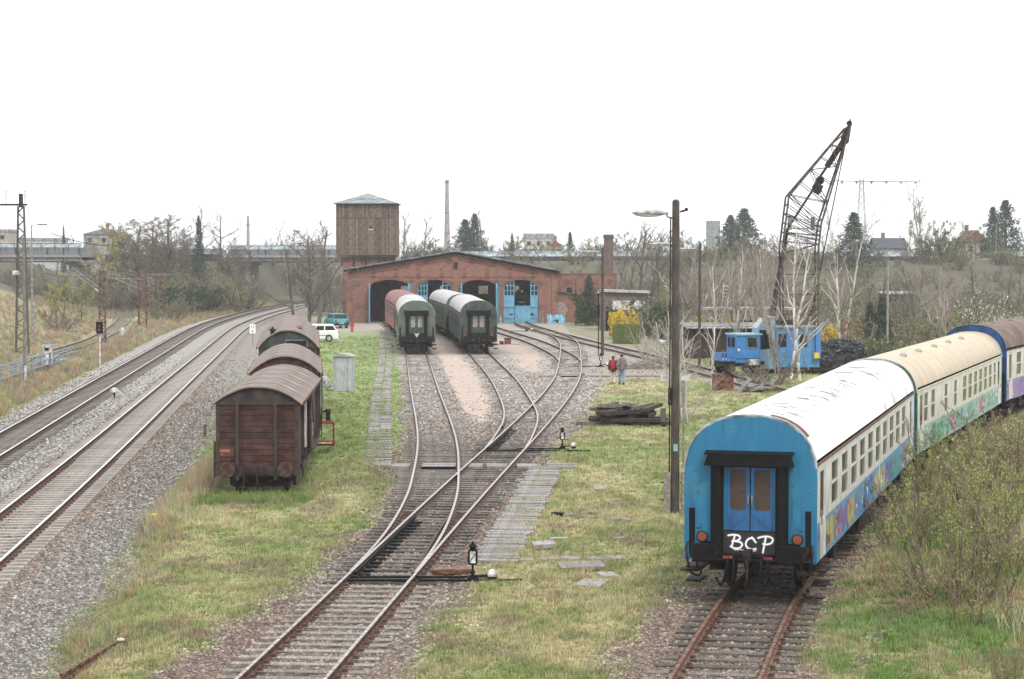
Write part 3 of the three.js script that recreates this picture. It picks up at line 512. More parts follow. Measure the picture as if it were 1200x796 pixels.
const greyRoof = roofMat(roofTex((u, v) => { const k = .8 + .3 * (fbm(u * 5, v * 30, 4, 219) - .5); return [.8 * k, .8 * k, .79 * k]; }), .6);
const redRoof = roofMat(roofTex((u, v) => { const k = .8 + .4 * (fbm(u * 5, v * 30, 4, 221) - .5); return [.62 * k, .4 * k, .36 * k]; }), .7);
const bluePaint = mat([.02, .25, .5], { t: 'streak', s: 2.2, r: .5 }), darkBlue = mat([.018, .085, .28], { t: 'grime', s: 2, r: .55 }), whitePaint = mat([.66, .66, .62], { t: 'streak', s: 2.5, r: .55 }), creamPaint = mat([.68, .66, .58], { t: 'streak', s: 2.5, r: .55 });
const rimWhite = mat([.5, .62, .68], { t: 'grime', s: 1, r: .6 });
const boarded = mat([.1, .062, .035], { t: 'wood', s: .5, r: .5 });
const blueEnd = new THREE.MeshStandardMaterial({ roughness: .48, map: (() => { const t = dtex(512, (u, v) => { const x = u * 4, y = v * 4; const st = fbm(x * 16, y * 1.1, 4, 231), n = fbm(x * 2.2, y * 2.2, 4, 233), f = fbm(x * 22, y * 22, 3, 235); let c = mix3([.1, .44, .585], [.08, .375, .52], st * 1.1); c = mix3(c, [.16, .475, .59], sst(.5, .75, n) * .5); c = mix3(c, [.1, .3, .43], sst(.58, .75, st) * sst(.45, .65, n) * .55); c = mix3(c, [.36, .25, .19], sst(.68, .73, f) * sst(.53, .65, n) * .7); return c; }); t.repeat.set(.25, .25); return t; })() });
const gm1 = new THREE.MeshStandardMaterial({ map: graffiti(11, ['#2f6aa8', '#6b4a86', '#8c3d60', '#2f8f58', '#256a9c', '#4a93b8', '#59698e', '#a9708a', '#b09a3a', '#2d3a6a'], '#4f7fa8'), roughness: .6 });
const gm2 = new THREE.MeshStandardMaterial({ map: graffiti(23, ['#2b8a66', '#7fa398', '#4a9376', '#a0616c', '#5f8580', '#2f6a58', '#a9b8ae'], '#86a096'), roughness: .6 });
const gm3 = new THREE.MeshStandardMaterial({ map: graffiti(37, ['#75608f', '#985f88', '#5f6ea5', '#a98aa6', '#45568c'], '#737aa5'), roughness: .6 });
const bcp = new THREE.MeshStandardMaterial({ roughness: .7, map: canvasTex(512, 200, (g, w, h) => {
  g.fillStyle = '#1d1c1e'; g.fillRect(0, 0, w, h); g.strokeStyle = '#eef0f2'; g.lineCap = 'round'; g.lineJoin = 'round';
  for (const [lw, al] of [[34, .1], [27, .16], [16, .95]]) { g.lineWidth = lw; g.globalAlpha = al; g.beginPath(); g.moveTo(62, 38); g.bezierCurveTo(120, 22, 190, 30, 168, 66); g.bezierCurveTo(155, 88, 110, 88, 98, 88); g.bezierCurveTo(170, 84, 215, 104, 180, 140); g.bezierCurveTo(160, 160, 110, 158, 84, 136); g.moveTo(122, 44); g.lineTo(96, 132); g.stroke();
  g.beginPath(); g.moveTo(300, 62); g.bezierCurveTo(262, 40, 222, 80, 226, 116); g.bezierCurveTo(232, 160, 292, 164, 318, 150); g.moveTo(282, 48); g.lineTo(318, 92); g.stroke();
  g.beginPath(); g.moveTo(340, 52); g.bezierCurveTo(400, 24, 486, 30, 474, 74); g.bezierCurveTo(464, 108, 410, 112, 386, 104); g.moveTo(410, 46); g.lineTo(384, 182); g.stroke();
  } g.lineWidth = 8; g.globalAlpha = .8; for (const [x, y, l] of [[150, 150, 26], [262, 158, 18], [386, 176, 16], [176, 86, 14]]) { g.lineWidth = 4; g.beginPath(); g.moveTo(x, y); g.lineTo(x + 1, y + l); g.stroke(); } g.lineWidth = 9; g.beginPath(); g.moveTo(118, 168); g.bezierCurveTo(190, 150, 260, 190, 322, 166); g.stroke();
}) });
function onTrack(near, slope, L, y = .16) { const n = Math.hypot(1, slope), d = [slope / n, 1 / n]; return { pos: [near[0] + d[0] * L / 2, y, -(near[1] + d[1] * L / 2)], ry: -Math.asin(d[0]), far: [near[0] + d[0] * (L + .62), near[1] + d[1] * (L + .62)] }; }
const c1 = onTrack([4.98, 43.5], .28, 23.9);
coach({ ...c1, L: 23.9, label: 'blue ended coach with white streaked roof, graffiti sides and a sprayed tag', end: blueEnd, endDoor: mat([.018, .13, .33], { t: 'streak', s: 1.4, r: .5 }), endPane: boarded, upper: whitePaint, lower: gm1, roof: whiteRoof, rim: rimWhite, plateMat: bcp, patch: true, group: 'graffiti coaches on the rusty track' });
const c2 = onTrack([11.72, 67.5], .348, 25.3);
coach({ ...c2, L: 25.3, label: 'cream coach with beige metal roof and a row of roof vents', end: mat([.05, .16, .12], { t: 'grime', s: 1.5 }), upper: creamPaint, lower: gm2, roof: goldRoof, rim: creamPaint, gutter: creamPaint, vents: [9.5, 6, 2, -2, -6], ventX: .45, ventMat: mat([.3, .28, .25]), both: true,
  wins: [[10.6, .9], [8.9, .9], [5.6, .8], [3.0, .8], [.3, 1.1], [-1.4, 1.1], [-3.1, 1.1], [-4.8, 1.1], [-6.5, 1.1], [-8.2, 1.1], [-9.9, .8]], group: 'graffiti coaches on the rusty track' });
const c3 = onTrack([c2.far[0] + .1, c2.far[1]], .43, 25.3);
coach({ ...c3, L: 25.3, label: 'dark blue ended coach with brown roof behind the cream coach', end: darkBlue, upper: whitePaint, lower: gm3, roof: brownRoof, rim: darkBlue, vents: [9.5, 5], both: true, group: 'graffiti coaches on the rusty track' }).scale.set(1.04, 1.07, 1);
const greenP = mat([.1, .145, .105], { t: 'streak', s: 2.5, r: .55 }), greenD = mat([.06, .09, .072], { t: 'grime', s: 1.5, r: .55 }), greenS = mat([.15, .18, .155], { t: 'streak', s: 2.5, r: .5 }), redP = mat([.3, .055, .05], { t: 'streak', s: 2.5, r: .55 }), greyPaint = mat([.3, .31, .29], { t: 'streak', s: 2, r: .55 });
const curtain = mat([.42, .45, .42], { t: 'grime', s: .4, r: .7 });
const shedGroup = 'coaches standing before the engine shed';
const k1 = onTrack([-7.1, 155.5], -.064, 25.5); coach({ ...k1, L: 25.5, label: 'green coach with pale roof and curtained end door windows, coupled to the red coach', end: greenP, endDoor: greenD, endPane: curtain, upper: greenS, lower: greenP, roof: greyRoof, rim: rimWhite, group: shedGroup });
const k2 = onTrack([-8.85, 181.8], -.093, 25.5); coach({ ...k2, L: 25.5, label: 'red coach standing in the left shed doorway', end: redP, upper: redP, lower: redP, frame: greyPaint, roof: redRoof, both: true, group: shedGroup });
const k3 = onTrack([-2.5, 156], -.063, 25.5); coach({ ...k3, L: 25.5, label: 'dark green coach with white roof and single dark end door, on the middle track', end: greenD, endDoor: greenD, endPane: greyPaint, upper: greenS, lower: greenS, roof: greyRoof, group: shedGroup });
const k4 = onTrack([-4.4, 182.5], -.098, 25.5); coach({ ...k4, L: 25.5, label: 'pale green coach coupled behind the dark green coach', end: greenP, upper: mat([.16, .22, .17], { t: 'streak', s: 2.5 }), lower: greenS, roof: greyRoof, both: true, group: shedGroup });
{ // pennant on the green end door
  const t = new THREE.Mesh(boxUV(ext([[-.22, 1.46], [.22, 1.46], [0, 1.16]], .01).toNonIndexed()), M.white); t.name = 'pennant'; t.position.set(0, -.02, 12.75 + .142); scene.getObjectByName('passenger_coach_003').add(t);
}

// ---------- goods wagons ----------
const wagBrown = [[.068, .032, .027], [.082, .038, .031], [.056, .028, .025]].map(c => mat(c, { t: 'rust', s: 1.3, r: .85 }));
const wagDark = mat([.058, .04, .037], { t: 'grime', s: 1.2, r: .85 }), wagRoof = mat([.3, .235, .205], { t: 'grime', s: 2.6, r: .85 }), oliveP = mat([.05, .062, .05], { t: 'grime', s: 1.5, r: .7 });
const numberTex = new THREE.MeshStandardMaterial({ roughness: .8, map: canvasTex(256, 128, (g, w, h) => { g.fillStyle = '#54302a'; g.fillRect(0, 0, w, h); g.fillStyle = '#b07a70'; g.font = 'bold 62px sans-serif'; g.fillText('40655', 26, 62); g.fillStyle = '#b0766c'; g.font = 'bold 34px sans-serif'; g.fillText('2G', 52, 112); }) });
function arcRoof(hw, y0, rise, n = 18, k = 1) { const o = []; for (let i = 0; i <= n; i++) { const x = lerp(hw, -hw, i / n); o.push([x, y0 + rise * (1 - Math.pow(Math.abs(x / hw), 2.1) * k)]); } return o; }
function goodsWagon(o) {
  const L = o.L, h = L / 2, T = thing('goods_wagon', o.label, 'wagon', o.pos, o.ry, 'goods wagons on the grassy siding');
  T.rotation.order = 'YXZ'; T.rotation.x = o.rx ?? 0;
  const hw = 1.26, ye = o.ye ?? 3.06, rise = o.rise ?? .5, yb = 1.0, r = rng(o.seed);
  for (const e of [1, -1]) {
    if (o.planks) { const nP = 11, ph = (ye - yb - .1) / nP; for (let k = 0; k < nP; k++) mk('end_board', wagBrown[r() * 3 | 0], T, B(hw * 2 - .2, ph - .014, .045, 0, yb + .06 + (k + .5) * ph, e * (h - .03 + (r() - .5) * .012), 0, 0, (r() - .5) * .003)); mk('end_lining', wagDark, T, B(hw * 2 - .1, ye - yb, .03, 0, (ye + yb) / 2, e * (h - .08))); }
    else mk('end_wall', o.side, T, B(hw * 2 - .05, ye - yb + .02, .08, 0, (ye + yb) / 2, e * (h - .05)));
    mk('gable', o.gable ?? wagDark, T, ext([...arcRoof(hw, ye, rise - .03), [-hw, ye - .02], [hw, ye - .02]], .06).translate(0, 0, e > 0 ? h - .07 : -h + .01));
    mk('gable_beam', wagDark, T, B(hw * 2, .1, .1, 0, ye - .03, e * h));
    for (const x of [-.62, .55]) mk('stanchion', wagDark, T, B(.1, ye - yb + .35, .1, x, (ye + yb) / 2 - .17, e * (h + .03)));
    for (const x of [-1, 1]) mk('corner_post', wagDark, T, B(.12, ye - yb, .12, x * (hw - .05), (ye + yb) / 2, e * (h - .04)));
    mk('headstock', wagDark, T, B(2.6, .28, .16, 0, .93, e * (h + .0)), B(.7, .16, .08, 0, .95, e * (h + .1)));
    buffers(T, e * (h + .06), e, false, 1.02, M.rustIron);
    mk('coupling', M.iron, T, B(.12, .16, .4, 0, .98, e * (h + .25)), tube([[0, .95, e * (h + .42)], [.03, .65, e * (h + .5)], [0, .4, e * (h + .4)]], .035), tube([[-.4, .9, e * (h + .1)], [-.42, .5, e * (h + .3)], [-.55, .45, e * (h + .25)]], .03));
  }
  for (const sx of [-1, 1]) {
    const nP = 10, ph = (ye - yb) / nP;
    for (let k = 0; k < nP; k++) mk('side_board', o.planks ? wagBrown[r() * 3 | 0] : o.side, T, B(.045, ph - .012, L - .12, sx * (hw - .03), yb + (k + .5) * ph, 0));
    for (let z = -h + 1; z < h - .5; z += 1.28) mk('rib', wagDark, T, B(.09, ye - yb, .08, sx * (hw + .03), (ye + yb) / 2, z));
    const d = mk('sliding_door', o.planks ? wagBrown[1] : o.side, T, B(.06, ye - yb - .1, 2.6, sx * (hw + .11), (ye + yb) / 2, 0)); mk('door_brace', wagDark, d, bar([sx * (hw + .15), yb + .1, -1.2], [sx * (hw + .15), ye - .1, 1.2], .03, .08), B(.04, .08, 2.6, sx * (hw + .15), yb + .15, 0), B(.04, .08, 2.6, sx * (hw + .15), ye - .15, 0)); mk('handle', M.galv, d, B(.05, .4, .04, sx * (hw + .18), 1.8, 1.1));
    mk('door_rail', wagDark, T, B(.08, .08, L - 1, sx * (hw + .12), ye - .06, 0), B(.06, .06, L - 1, sx * (hw + .1), yb - .02, 0));
    mk('ladder', M.iron, T, B(.03, 1.1, .03, sx * (hw + .1), 1.25, h - .3), B(.03, 1.1, .03, sx * (hw + .1), 1.25, h - .7), ...[.75, 1.1, 1.45].map(y => B(.03, .03, .42, sx * (hw + .1), y, h - .5)));
    mk('vent_flap', sx > 0 ? M.white : wagDark, T, B(.05, 1.5, .5, sx * (hw + .08), 2.2, h - 2.6));
  }
  const zs = []; for (let i = 0; i <= 8; i++) zs.push(lerp(-h - .09, h + .09, i / 8));
  const g = loft(arcRoof(hw + .1, ye - .03, rise + .03), zs), g2 = loft(arcRoof(hw + .1, ye - .075, rise + .03), zs);
  const edges = [-h - .09, h + .09].map(z => { const a = arcRoof(hw + .1, ye - .03, rise + .03), c = arcRoof(hw + .1, ye - .075, rise + .03).reverse(); return ext([...a, ...c], .012).translate(0, 0, z - .006); });
  const rm = wagRoof.clone(); rm.side = THREE.DoubleSide; const rf = mk('roof', rm, T, g, g2, ...edges); mk('roof_edge', o.edge ?? M.galvRust, rf, B(.05, .07, L + .16, hw + .1, ye - .05, 0), B(.05, .07, L + .16, -hw - .1, ye - .05, 0));
  mk('solebar', M.rustSteel, T, B(.12, .24, L, .98, .86, 0), B(.12, .24, L, -.98, .86, 0), B(2.4, .1, L - .1, 0, .95, 0));
  for (const z of [-h + 2.4, h - 2.4]) { const ax = mk('axle', M.iron, T, C([-.9, .46, z], [.9, .46, z], .08), B(.1, .5, .3, 1.0, .5, z), B(.1, .5, .3, -1, .5, z), B(.06, .1, 1.3, 1.02, .74, z), B(.06, .1, 1.3, -1.02, .74, z)); for (const sx of [-1, 1]) { const w = new THREE.Mesh(wheelG, M.iron); w.name = 'wheel'; w.position.set(sx * .78, .46, z); w.rotation.y = sx > 0 ? Math.PI : 0; ax.add(w); } }
  mk('brake_gear', M.iron, T, B(1.7, .45, 1.6, 0, .62, h - 4.4), B(1.5, .4, 1.2, 0, .62, -h + 4.6), B(1.9, .12, L * .55, 0, .5, 0), B(1.8, .5, .12, 0, .55, h - 1.5), B(1.8, .5, .12, 0, .55, h - 3.3));
  return T;
}
M.rustIron = mat([.075, .05, .042], { t: 'rust', s: .6, r: .8 }); M.galvRust = mat([.32, .26, .22], { t: 'rust', s: .9, r: .8 });
function wagonAt(Za, L) { const a = [sW(Za), Za], b = [sW(Za + L), Za + L], sl = (b[0] - a[0]) / L; return { L, pos: [(a[0] + b[0]) / 2, (yW(Za) + yW(Za + L)) / 2, -(Za + L / 2)], ry: -Math.atan(sl), rx: Math.atan((yW(Za + L) - yW(Za)) / L) }; }
{
  const w = goodsWagon({ ...wagonAt(64.2, 12.8), label: 'rusty brown planked goods wagon with its board end and pink number facing the switch', planks: true, seed: 3, rise: .5 });
  const n = new THREE.Mesh(new THREE.PlaneGeometry(.5, .25), numberTex); n.name = 'painted_number'; n.position.set(-.98, 1.52, 6.4 + .005); w.add(n);
  goodsWagon({ ...wagonAt(78.3, 10.9), label: 'brown goods wagon coupled between the front brown wagon and the green one', planks: true, seed: 5, rise: .62, ye: 3.2, gable: mat([.075, .03, .026], { t: 'rust', s: 1.4 }) });
  const v = goodsWagon({ ...wagonAt(92, 15.5), label: 'dark green box wagon with a framed end window and brown roof', planks: false, side: oliveP, gable: oliveP, seed: 7, rise: .76, ye: 3.46 });
  const f = mk('end_window', M.galv, v, ext(rect(-.5, .5, 3.32, 3.78), .04, [rect(-.45, .45, 3.37, 3.74)]).translate(.35, 0, 7.74)); mk('pane', glass, f, B(.9, .4, .01, .35, 3.55, 7.75)); mk('ledge', M.galv, f, B(1.25, .05, .2, .35, 3.28, 7.85));
  mk('roof_lamp', M.iron, v, C([-.7, 3.9, 6.9], [-.7, 4.15, 6.9], .1), C([-.7, 4.15, 6.9], [-.7, 4.22, 6.9], .16), ball(.06, -.7, 4.26, 6.9)); mk('roof_rust', M.rustSteel, v, B(.6, .02, 2, .3, 4.165, 4));
}
console.log('buildings');
// ---------- engine shed ----------
const doorBlue = mat([.16, .42, .6], { t: 'streak', s: 2, r: .6 }), doorBlueD = mat([.05, .22, .42], { t: 'grime', s: 1.4, r: .6 }), tarRoof = mat([.1, .105, .11], { t: 'grime', s: 3, r: .9 }), zinc = mat([.3, .36, .38], { t: 'grime', s: 3, r: .55, m: .3 });
function archPath(x0, x1, y0, ys, yc, n = 12) { const p = [[x0, y0], [x1, y0], [x1, ys]], c = (x0 + x1) / 2, w = (x1 - x0) / 2; for (let i = 1; i < n; i++) { const a = i / n * Math.PI; p.push([c + w * Math.cos(a), ys + (yc - ys) * Math.sin(a)]); } p.push([x0, ys]); return p; }
{
  const Z = 229, s = F / Z, X = px => (px - 600) / s, Y = py => CAM_Y + (300 - py) / s;
  const T = thing('engine_shed', 'long red brick engine shed with low gable and four blue arched doors', 'building', [-6.5, 0, -Z]);
  const ox = -6.5, x0 = X(407) - ox, x1 = X(652) - ox, xr = X(534) - ox, yl = 5.85, yr = 5.75, yp = 7.75, dep = 34;
  const doors = [[433.5, 480], [489, 529.5], [540.5, 582], [590, 631]].map(([a, b]) => [X(a) - ox, X(b) - ox]), ys = 3.85, yc = 4.75;
  const wall = mk('front_wall', M.brick, T, ext([[x0, 0], [x1, 0], [x1, yr], [xr, yp], [x0, yl]], .45, doors.map(([a, b]) => archPath(a, b, .004, ys, yc))).translate(0, 0, -.45));
  mk('side_wall', M.brick, T, BB(x0, x0 + .4, 0, yl - .1, -.46, -dep)); mk('side_wall', M.brick, T, BB(x1 - .4, x1, 0, yr - .1, -.46, -dep));
  const bw = []; for (let k = 0; k < 4; k++) { const c = (doors[k][0] + doors[k][1]) / 2; bw.push(rect(c - .6, c + .6, 2.6, 3.6)); }
  mk('back_wall', M.brick, T, ext([[x0, 0], [x1, 0], [x1, yr], [xr, yp], [x0, yl]], .4, bw).translate(0, 0, -dep - .4));
  for (const [a, b, c, e] of [[x0 - .35, yl - .1, xr, yp], [x1 + .35, yr - .14, xr, yp]]) {
    const g = ext([[a, b], [c, e], [c, e + .16], [a, b + .16]], dep + 1.2).translate(0, 0, -dep - .6);
    const rf = mk('roof', tarRoof, T, g); mk('verge', zinc, rf, ext([[a, b + .1], [c, e + .1], [c, e + .2], [a, b + .2]], .08).translate(0, 0, .62)); mk('fascia', M.black, rf, ext([[a, b - .16], [c, e - .16], [c, e], [a, b]], .05).translate(0, 0, .46));
  }
  for (const px of [409.5, 484, 534, 585.5, 634.5, 650]) { const x = X(px) - ox, yt = x < xr ? lerp(yl, yp, (x - x0) / (xr - x0)) : lerp(yp, yr, (x - xr) / (x1 - xr)); mk('pilaster', M.brick, T, BB(x - .3, x + .3, 0, yt - .35, 0.002, .14)); }
  mk('cornice', mat([.42, .44, .45], { t: 'brick', s: 2.5 }), T, ext([[x0, yl - .75], [xr, yp - .75], [x1, yr - .75], [x1, yr - .5], [xr, yp - .5], [x0, yl - .5]], .1));
  mk('plaque', M.iron, T, B(.45, .75, .05, xr, 6.3, .17)); mk('string_course', mat([.46, .48, .48], { t: 'brick', s: 2.5 }), T, B(x1 - x0 - .3, .1, .07, (x0 + x1) / 2, 5.08, .03));
  doors.forEach(([a, b], k) => { const c = (a + b) / 2, w = (b - a) / 2, A = archPath(a - .24, b + .24, .02, ys, yc + .24).slice(2), I = archPath(a, b, .02, ys, yc).slice(2).reverse(); mk('door_arch', mat([.42, .42, .42], { t: 'brick', s: 1.2 }), T, ext([...A, ...I], .06)); });
  for (const px of [484, 585.5]) { const x = X(px) - ox; const l = mk('wall_lamp', M.iron, T, C([x, 4.9, .14], [x, 5.0, .5], .03), C([x, 4.98, .5], [x, 5.1, .5], .2, .08)); mk('bulb', M.white, l, ball(.12, x, 4.92, .5)); }
  // closed leaf: quarter of the arch with panes, made in the door plane
  const leaf = (a, b, w0, w1, z) => { // leaf covers w0..w1 inside opening a..b
    const ap = archPath(a, b, .04, ys, yc, 24).slice(2), top = [];
    const yAt = x => { const c = (a + b) / 2, w = (b - a) / 2, t = (x - c) / w; return ys + (yc - ys) * Math.sqrt(Math.max(0, 1 - t * t)); };
    for (let i = 0; i <= 8; i++) { const x = lerp(w1, w0, i / 8); top.push([x, yAt(x) - .03]); }
    const holes = [], panes = [], n = Math.max(2, Math.round((w1 - w0) / .42)), pw = (w1 - w0 - .12) / n;
    for (let i = 0; i < n; i++) for (let r = 0; r < 3; r++) { const xa = w0 + .06 + i * pw + .04, xb = xa + pw - .08, ya = 3.05 + r * .55, yb = Math.min(ya + .47, Math.min(yAt(xa), yAt(xb)) - .1); if (yb - ya > .15) { holes.push(rect(xa, xb, ya, yb)); panes.push(B(xb - xa, yb - ya, .01, (xa + xb) / 2, (ya + yb) / 2, z + .03)); } }
    const m = mk('door_leaf', doorBlue, T, ext([[w0, .05], [w1, .05], ...top], .07, holes).translate(0, 0, z)); for (const p of panes) mk('pane', glass, m, p);
    mk('batten', doorBlueD, m, B(w1 - w0 - .06, .1, .03, (w0 + w1) / 2, 1.7, z + .085), B(w1 - w0 - .06, .1, .03, (w0 + w1) / 2, .5, z + .085)); return m;
  };
  const open = (x, sg) => { const m = mk('door_leaf', doorBlue, T, ext(archPath(-1.0, 1.0, .05, 3.85, 4.4).slice(0), .08).rotateY(Math.PI / 2 + sg * .12).translate(x, 0, 1.05)); mk('batten', doorBlueD, m, B(.12, .1, 1.9, x, 1.6, 1.05, sg * .12), B(.12, .1, 1.9, x, 3.4, 1.05, sg * .12)); };
  open(doors[0][0] - .05, 1); open(doors[0][1] + .05, -1);
  { const [a, b] = doors[1]; leaf(a, b, a + .02, a + 1.12, -.25); leaf(a, b, b - 1.05, b - .02, -.25); }
  open(doors[2][0] - .05, 1); open(doors[2][1] + .05, -1);
  { const [a, b] = doors[3]; leaf(a, b, a + .02, a + 1.2, -.2); leaf(a, b, b - .88, b - .02, -.2); const m = mk('lower_gate', doorBlue, T, BB(a + 1.22, b - .9, .05, 1.95, -.16, -.09)); mk('gate_seam', doorBlueD, m, BB(a + 1.22, b - .9, 1.86, 1.95, -.085, -.06), B(.05, 1.8, .03, a + 1.26, 1, -.07)); mk('latch', M.iron, m, B(.4, .1, .05, a + .85, .98, -.08), B(.3, .25, .05, b - .7, .95, -.1)); }
  mk('threshold', M.concrete, T, BB(x0, x1, -.05, .035, .16, 1.6)); mk('floor_slab', M.concrete, T, BB(x0 + .45, x1 - .45, -.06, .02, -.5, -dep + .1)); mk('downpipe', zinc, T, C([X(592) - ox - .6, .1, .2], [X(592) - ox - .6, 1, .2], .07));
  mk('low_post', M.white, T, C([X(586.5) - ox, 0, 1.75], [X(586.5) - ox, .8, 1.75], .09)); mk('low_post', zinc, T, C([X(636) - ox, 0, 1.75], [X(636) - ox, .8, 1.75], .09));
  // steam locomotive in the right doorway
  const E = thing('steam_locomotive', 'black steam locomotive front looking out of the right shed door', 'locomotive', [(doors[3][0] + doors[3][1]) / 2 + ox + .1, .16, -Z - 2.2]);
  mk('boiler', M.black, E, C([0, 2.6, -8], [0, 2.6, 0], .85, .85, 28)); const sb = mk('smokebox_door', M.black, E, C([0, 2.6, 0], [0, 2.6, .12], .8, .5, 24)); mk('hinge', M.iron, sb, B(.9, .05, .05, .2, 2.75, .13), B(.9, .05, .05, .2, 2.45, .13));
  mk('chimney', M.black, E, C([0, 3.4, -.6], [0, 3.95, -.6], .26, .32, 16)); const hl = mk('headlamp', M.iron, E, C([0, 3.3, .05], [0, 3.3, .35], .17, .17, 14)); mk('lens', M.white, hl, C([0, 3.3, .35], [0, 3.3, .37], .14, .14, 14));
  mk('number_plate', M.galv, E, B(.8, .14, .03, 0, 2.1, .15)); mk('buffer_beam', M.redPaint, E, B(2.6, .45, .12, 0, 1.05, .3)); buffers(E, .36, 1, false); mk('cylinder', M.black, E, C([1.1, .8, -1.2], [1.1, .8, -.1], .38), C([-1.1, .8, -1.2], [-1.1, .8, -.1], .38)); mk('frame', M.iron, E, B(1.9, .5, 8, 0, 1.1, -4)); mk('smoke_deflector', M.black, E, B(.04, 1.5, 1.6, 1.25, 2.7, -.6), B(.04, 1.5, 1.6, -1.25, 2.7, -.6));
  for (const z of [-1.5, -3.4, -5.2]) for (const sx of [-1, 1]) { const w = mk('wheel', M.iron, E, C([sx * .72, .7, z], [sx * .86, .7, z], .7, .7, 20)); }
  // annex, sheet leaning at the corner
  const a0 = X(640) - ox;
  const N = thing('brick_annex', 'low red brick annex with patched plaster and dark eave beside the shed', 'building', [X(665), 0, -231]);
  mk('wall', M.brick, N, ext([[-2.2, 0], [2.3, 0], [2.3, 2.95], [-2.2, 3.45]], 5).translate(0, 0, -5)); mk('roof', tarRoof, N, ext([[-2.3, 3.46], [2.5, 2.93], [2.5, 3.07], [-2.3, 3.6]], 5.5).translate(0, 0, -5.3)); mk('roof_vent', M.iron, N, C([.3, 3.2, -.6], [.3, 3.75, -.6], .32, .3, 10), ball(.32, .3, 3.75, -.6, 1, .5, 1)); mk('plaster_patch', mat([.45, .4, .37], { t: 'concrete', s: .8 }), N, ext([[-1.2, .9], [-.2, .7], [.1, 1.4], [-.2, 2.2], [-.9, 2.3], [-1.3, 1.6]], .02)); mk('stair_wall', mat([.42, .33, .29], { t: 'concrete', s: 1 }), N, ext([[.9, 0], [2.6, .0], [2.6, 1.0], [.9, .4]], .35).translate(.1, 0, .03));
  const W2 = thing('brick_wall', 'weathered red brick yard wall behind the annex and the small fir', 'wall', [X(672), 0, -243]); mk('masonry', M.brick, W2, B(10, 5.2, .4, .4, 2.6, 0)); mk('coping', mat([.2, .16, .13], { t: 'concrete', s: 1 }), W2, B(10.2, .14, .55, .4, 5.27, 0)); for (const x of [-4, -1.5, 1, 3.5]) mk('buttress', M.brick, W2, B(.5, 4.8, .2, x, 2.4, .3));
  const S = thing('blue_sheet', 'bent light blue metal sheet leaning by the shed corner', 'sheet', [X(651.5), 0, -227.6], .05); mk('panel', mat([.2, .5, .68], { t: 'grime', s: 1.2, r: .6 }), S, ext([[-1.0, 0], [1.05, .02], [.95, .98], [-.98, 1.02]], .04).rotateX(-.3)); mk('tear', M.black, S, ext([[-.6, .25], [-.1, .42], [.3, .46], [.2, .36], [.25, .1], [0, .08], [-.1, .33]], .01).rotateX(-.3).translate(0, .004, .045)); mk('prop', M.iron, S, bar([0, .05, -.7], [0, .85, -.28], .05));
}
// ---------- water tower ----------
{
  const Z = 247, s = F / Z, c = (431.5 - 600) / s, Y = py => CAM_Y + (300 - py) / s, hw = 3.42;
  const T = thing('water_tower', 'square water tower with weathered timber tank house and blue grey hipped roof', 'tower', [c, 0, -Z]);
  mk('brick_base', M.brick, T, B(5.7, 7.2, 5.7, 0, 3.6, 0)); mk('corbel', mat([.08, .06, .05], { t: 'wood', s: 1 }), T, B(6.7, .25, 6.7, 0, 7.32, 0), ...[-2.9, -1.45, 0, 1.45, 2.9].flatMap(x => [bar([x, 6.2, 2.9], [x, 7.3, 3.5], .16), bar([x, 6.2, -2.9], [x, 7.3, -3.5], .16)]));
  const y0 = 7.45, y1 = Y(240), boards = [[.22, .165, .13], [.26, .195, .15], [.175, .13, .105], [.29, .22, .175]].map(q => mat(q, { t: 'woodV', s: 1.6, r: .95 })), r = rng(66);
  mk('lining', M.black, T, B(hw * 2 - .2, y1 - y0, hw * 2 - .2, 0, (y0 + y1) / 2, 0));
  for (let k = 0; k < 30; k++) { const w = hw * 2 / 30, x = -hw + (k + .5) * w; for (const [ya, yb] of [[y0, Y(256)], [Y(256) + .03, y1]]) { const dz = (r() - .5) * .04; mk('board', boards[r() * 4 | 0], T, B(w - .025, yb - ya + (r() - .5) * .06, .05, x, (ya + yb) / 2, hw + dz)); } mk('board', boards[r() * 4 | 0], T, B(.05, y1 - y0, w - .025, hw, (y0 + y1) / 2, x)); mk('board', boards[r() * 4 | 0], T, B(.05, y1 - y0, w - .025, -hw, (y0 + y1) / 2, x)); }
  mk('belt', boards[2], T, B(hw * 2 + .1, .1, .06, 0, Y(256) + .02, hw + .05)); mk('corner_post', boards[2], T, ...[-1, 1].flatMap(a => [-1, 1].map(e => B(.14, y1 - y0, .14, a * hw, (y0 + y1) / 2, e * hw))));
  mk('small_window', M.white, T, B(.5, .35, .06, .55, Y(268.5), hw + .06)); mk('window_hole', M.black, T, B(.4, .25, .03, .55, Y(267.3), hw + .1));
  const g = new THREE.ConeGeometry(5.3, 1.25, 4, 1).rotateY(Math.PI / 4).translate(0, y1 + .72, 0); mk('roof', zinc, T, g, B(7.5, .1, 7.5, 0, y1 + .05, 0));
  mk('gutter', M.black, T, B(7.55, .08, .1, 0, y1 - .02, 3.76));
}
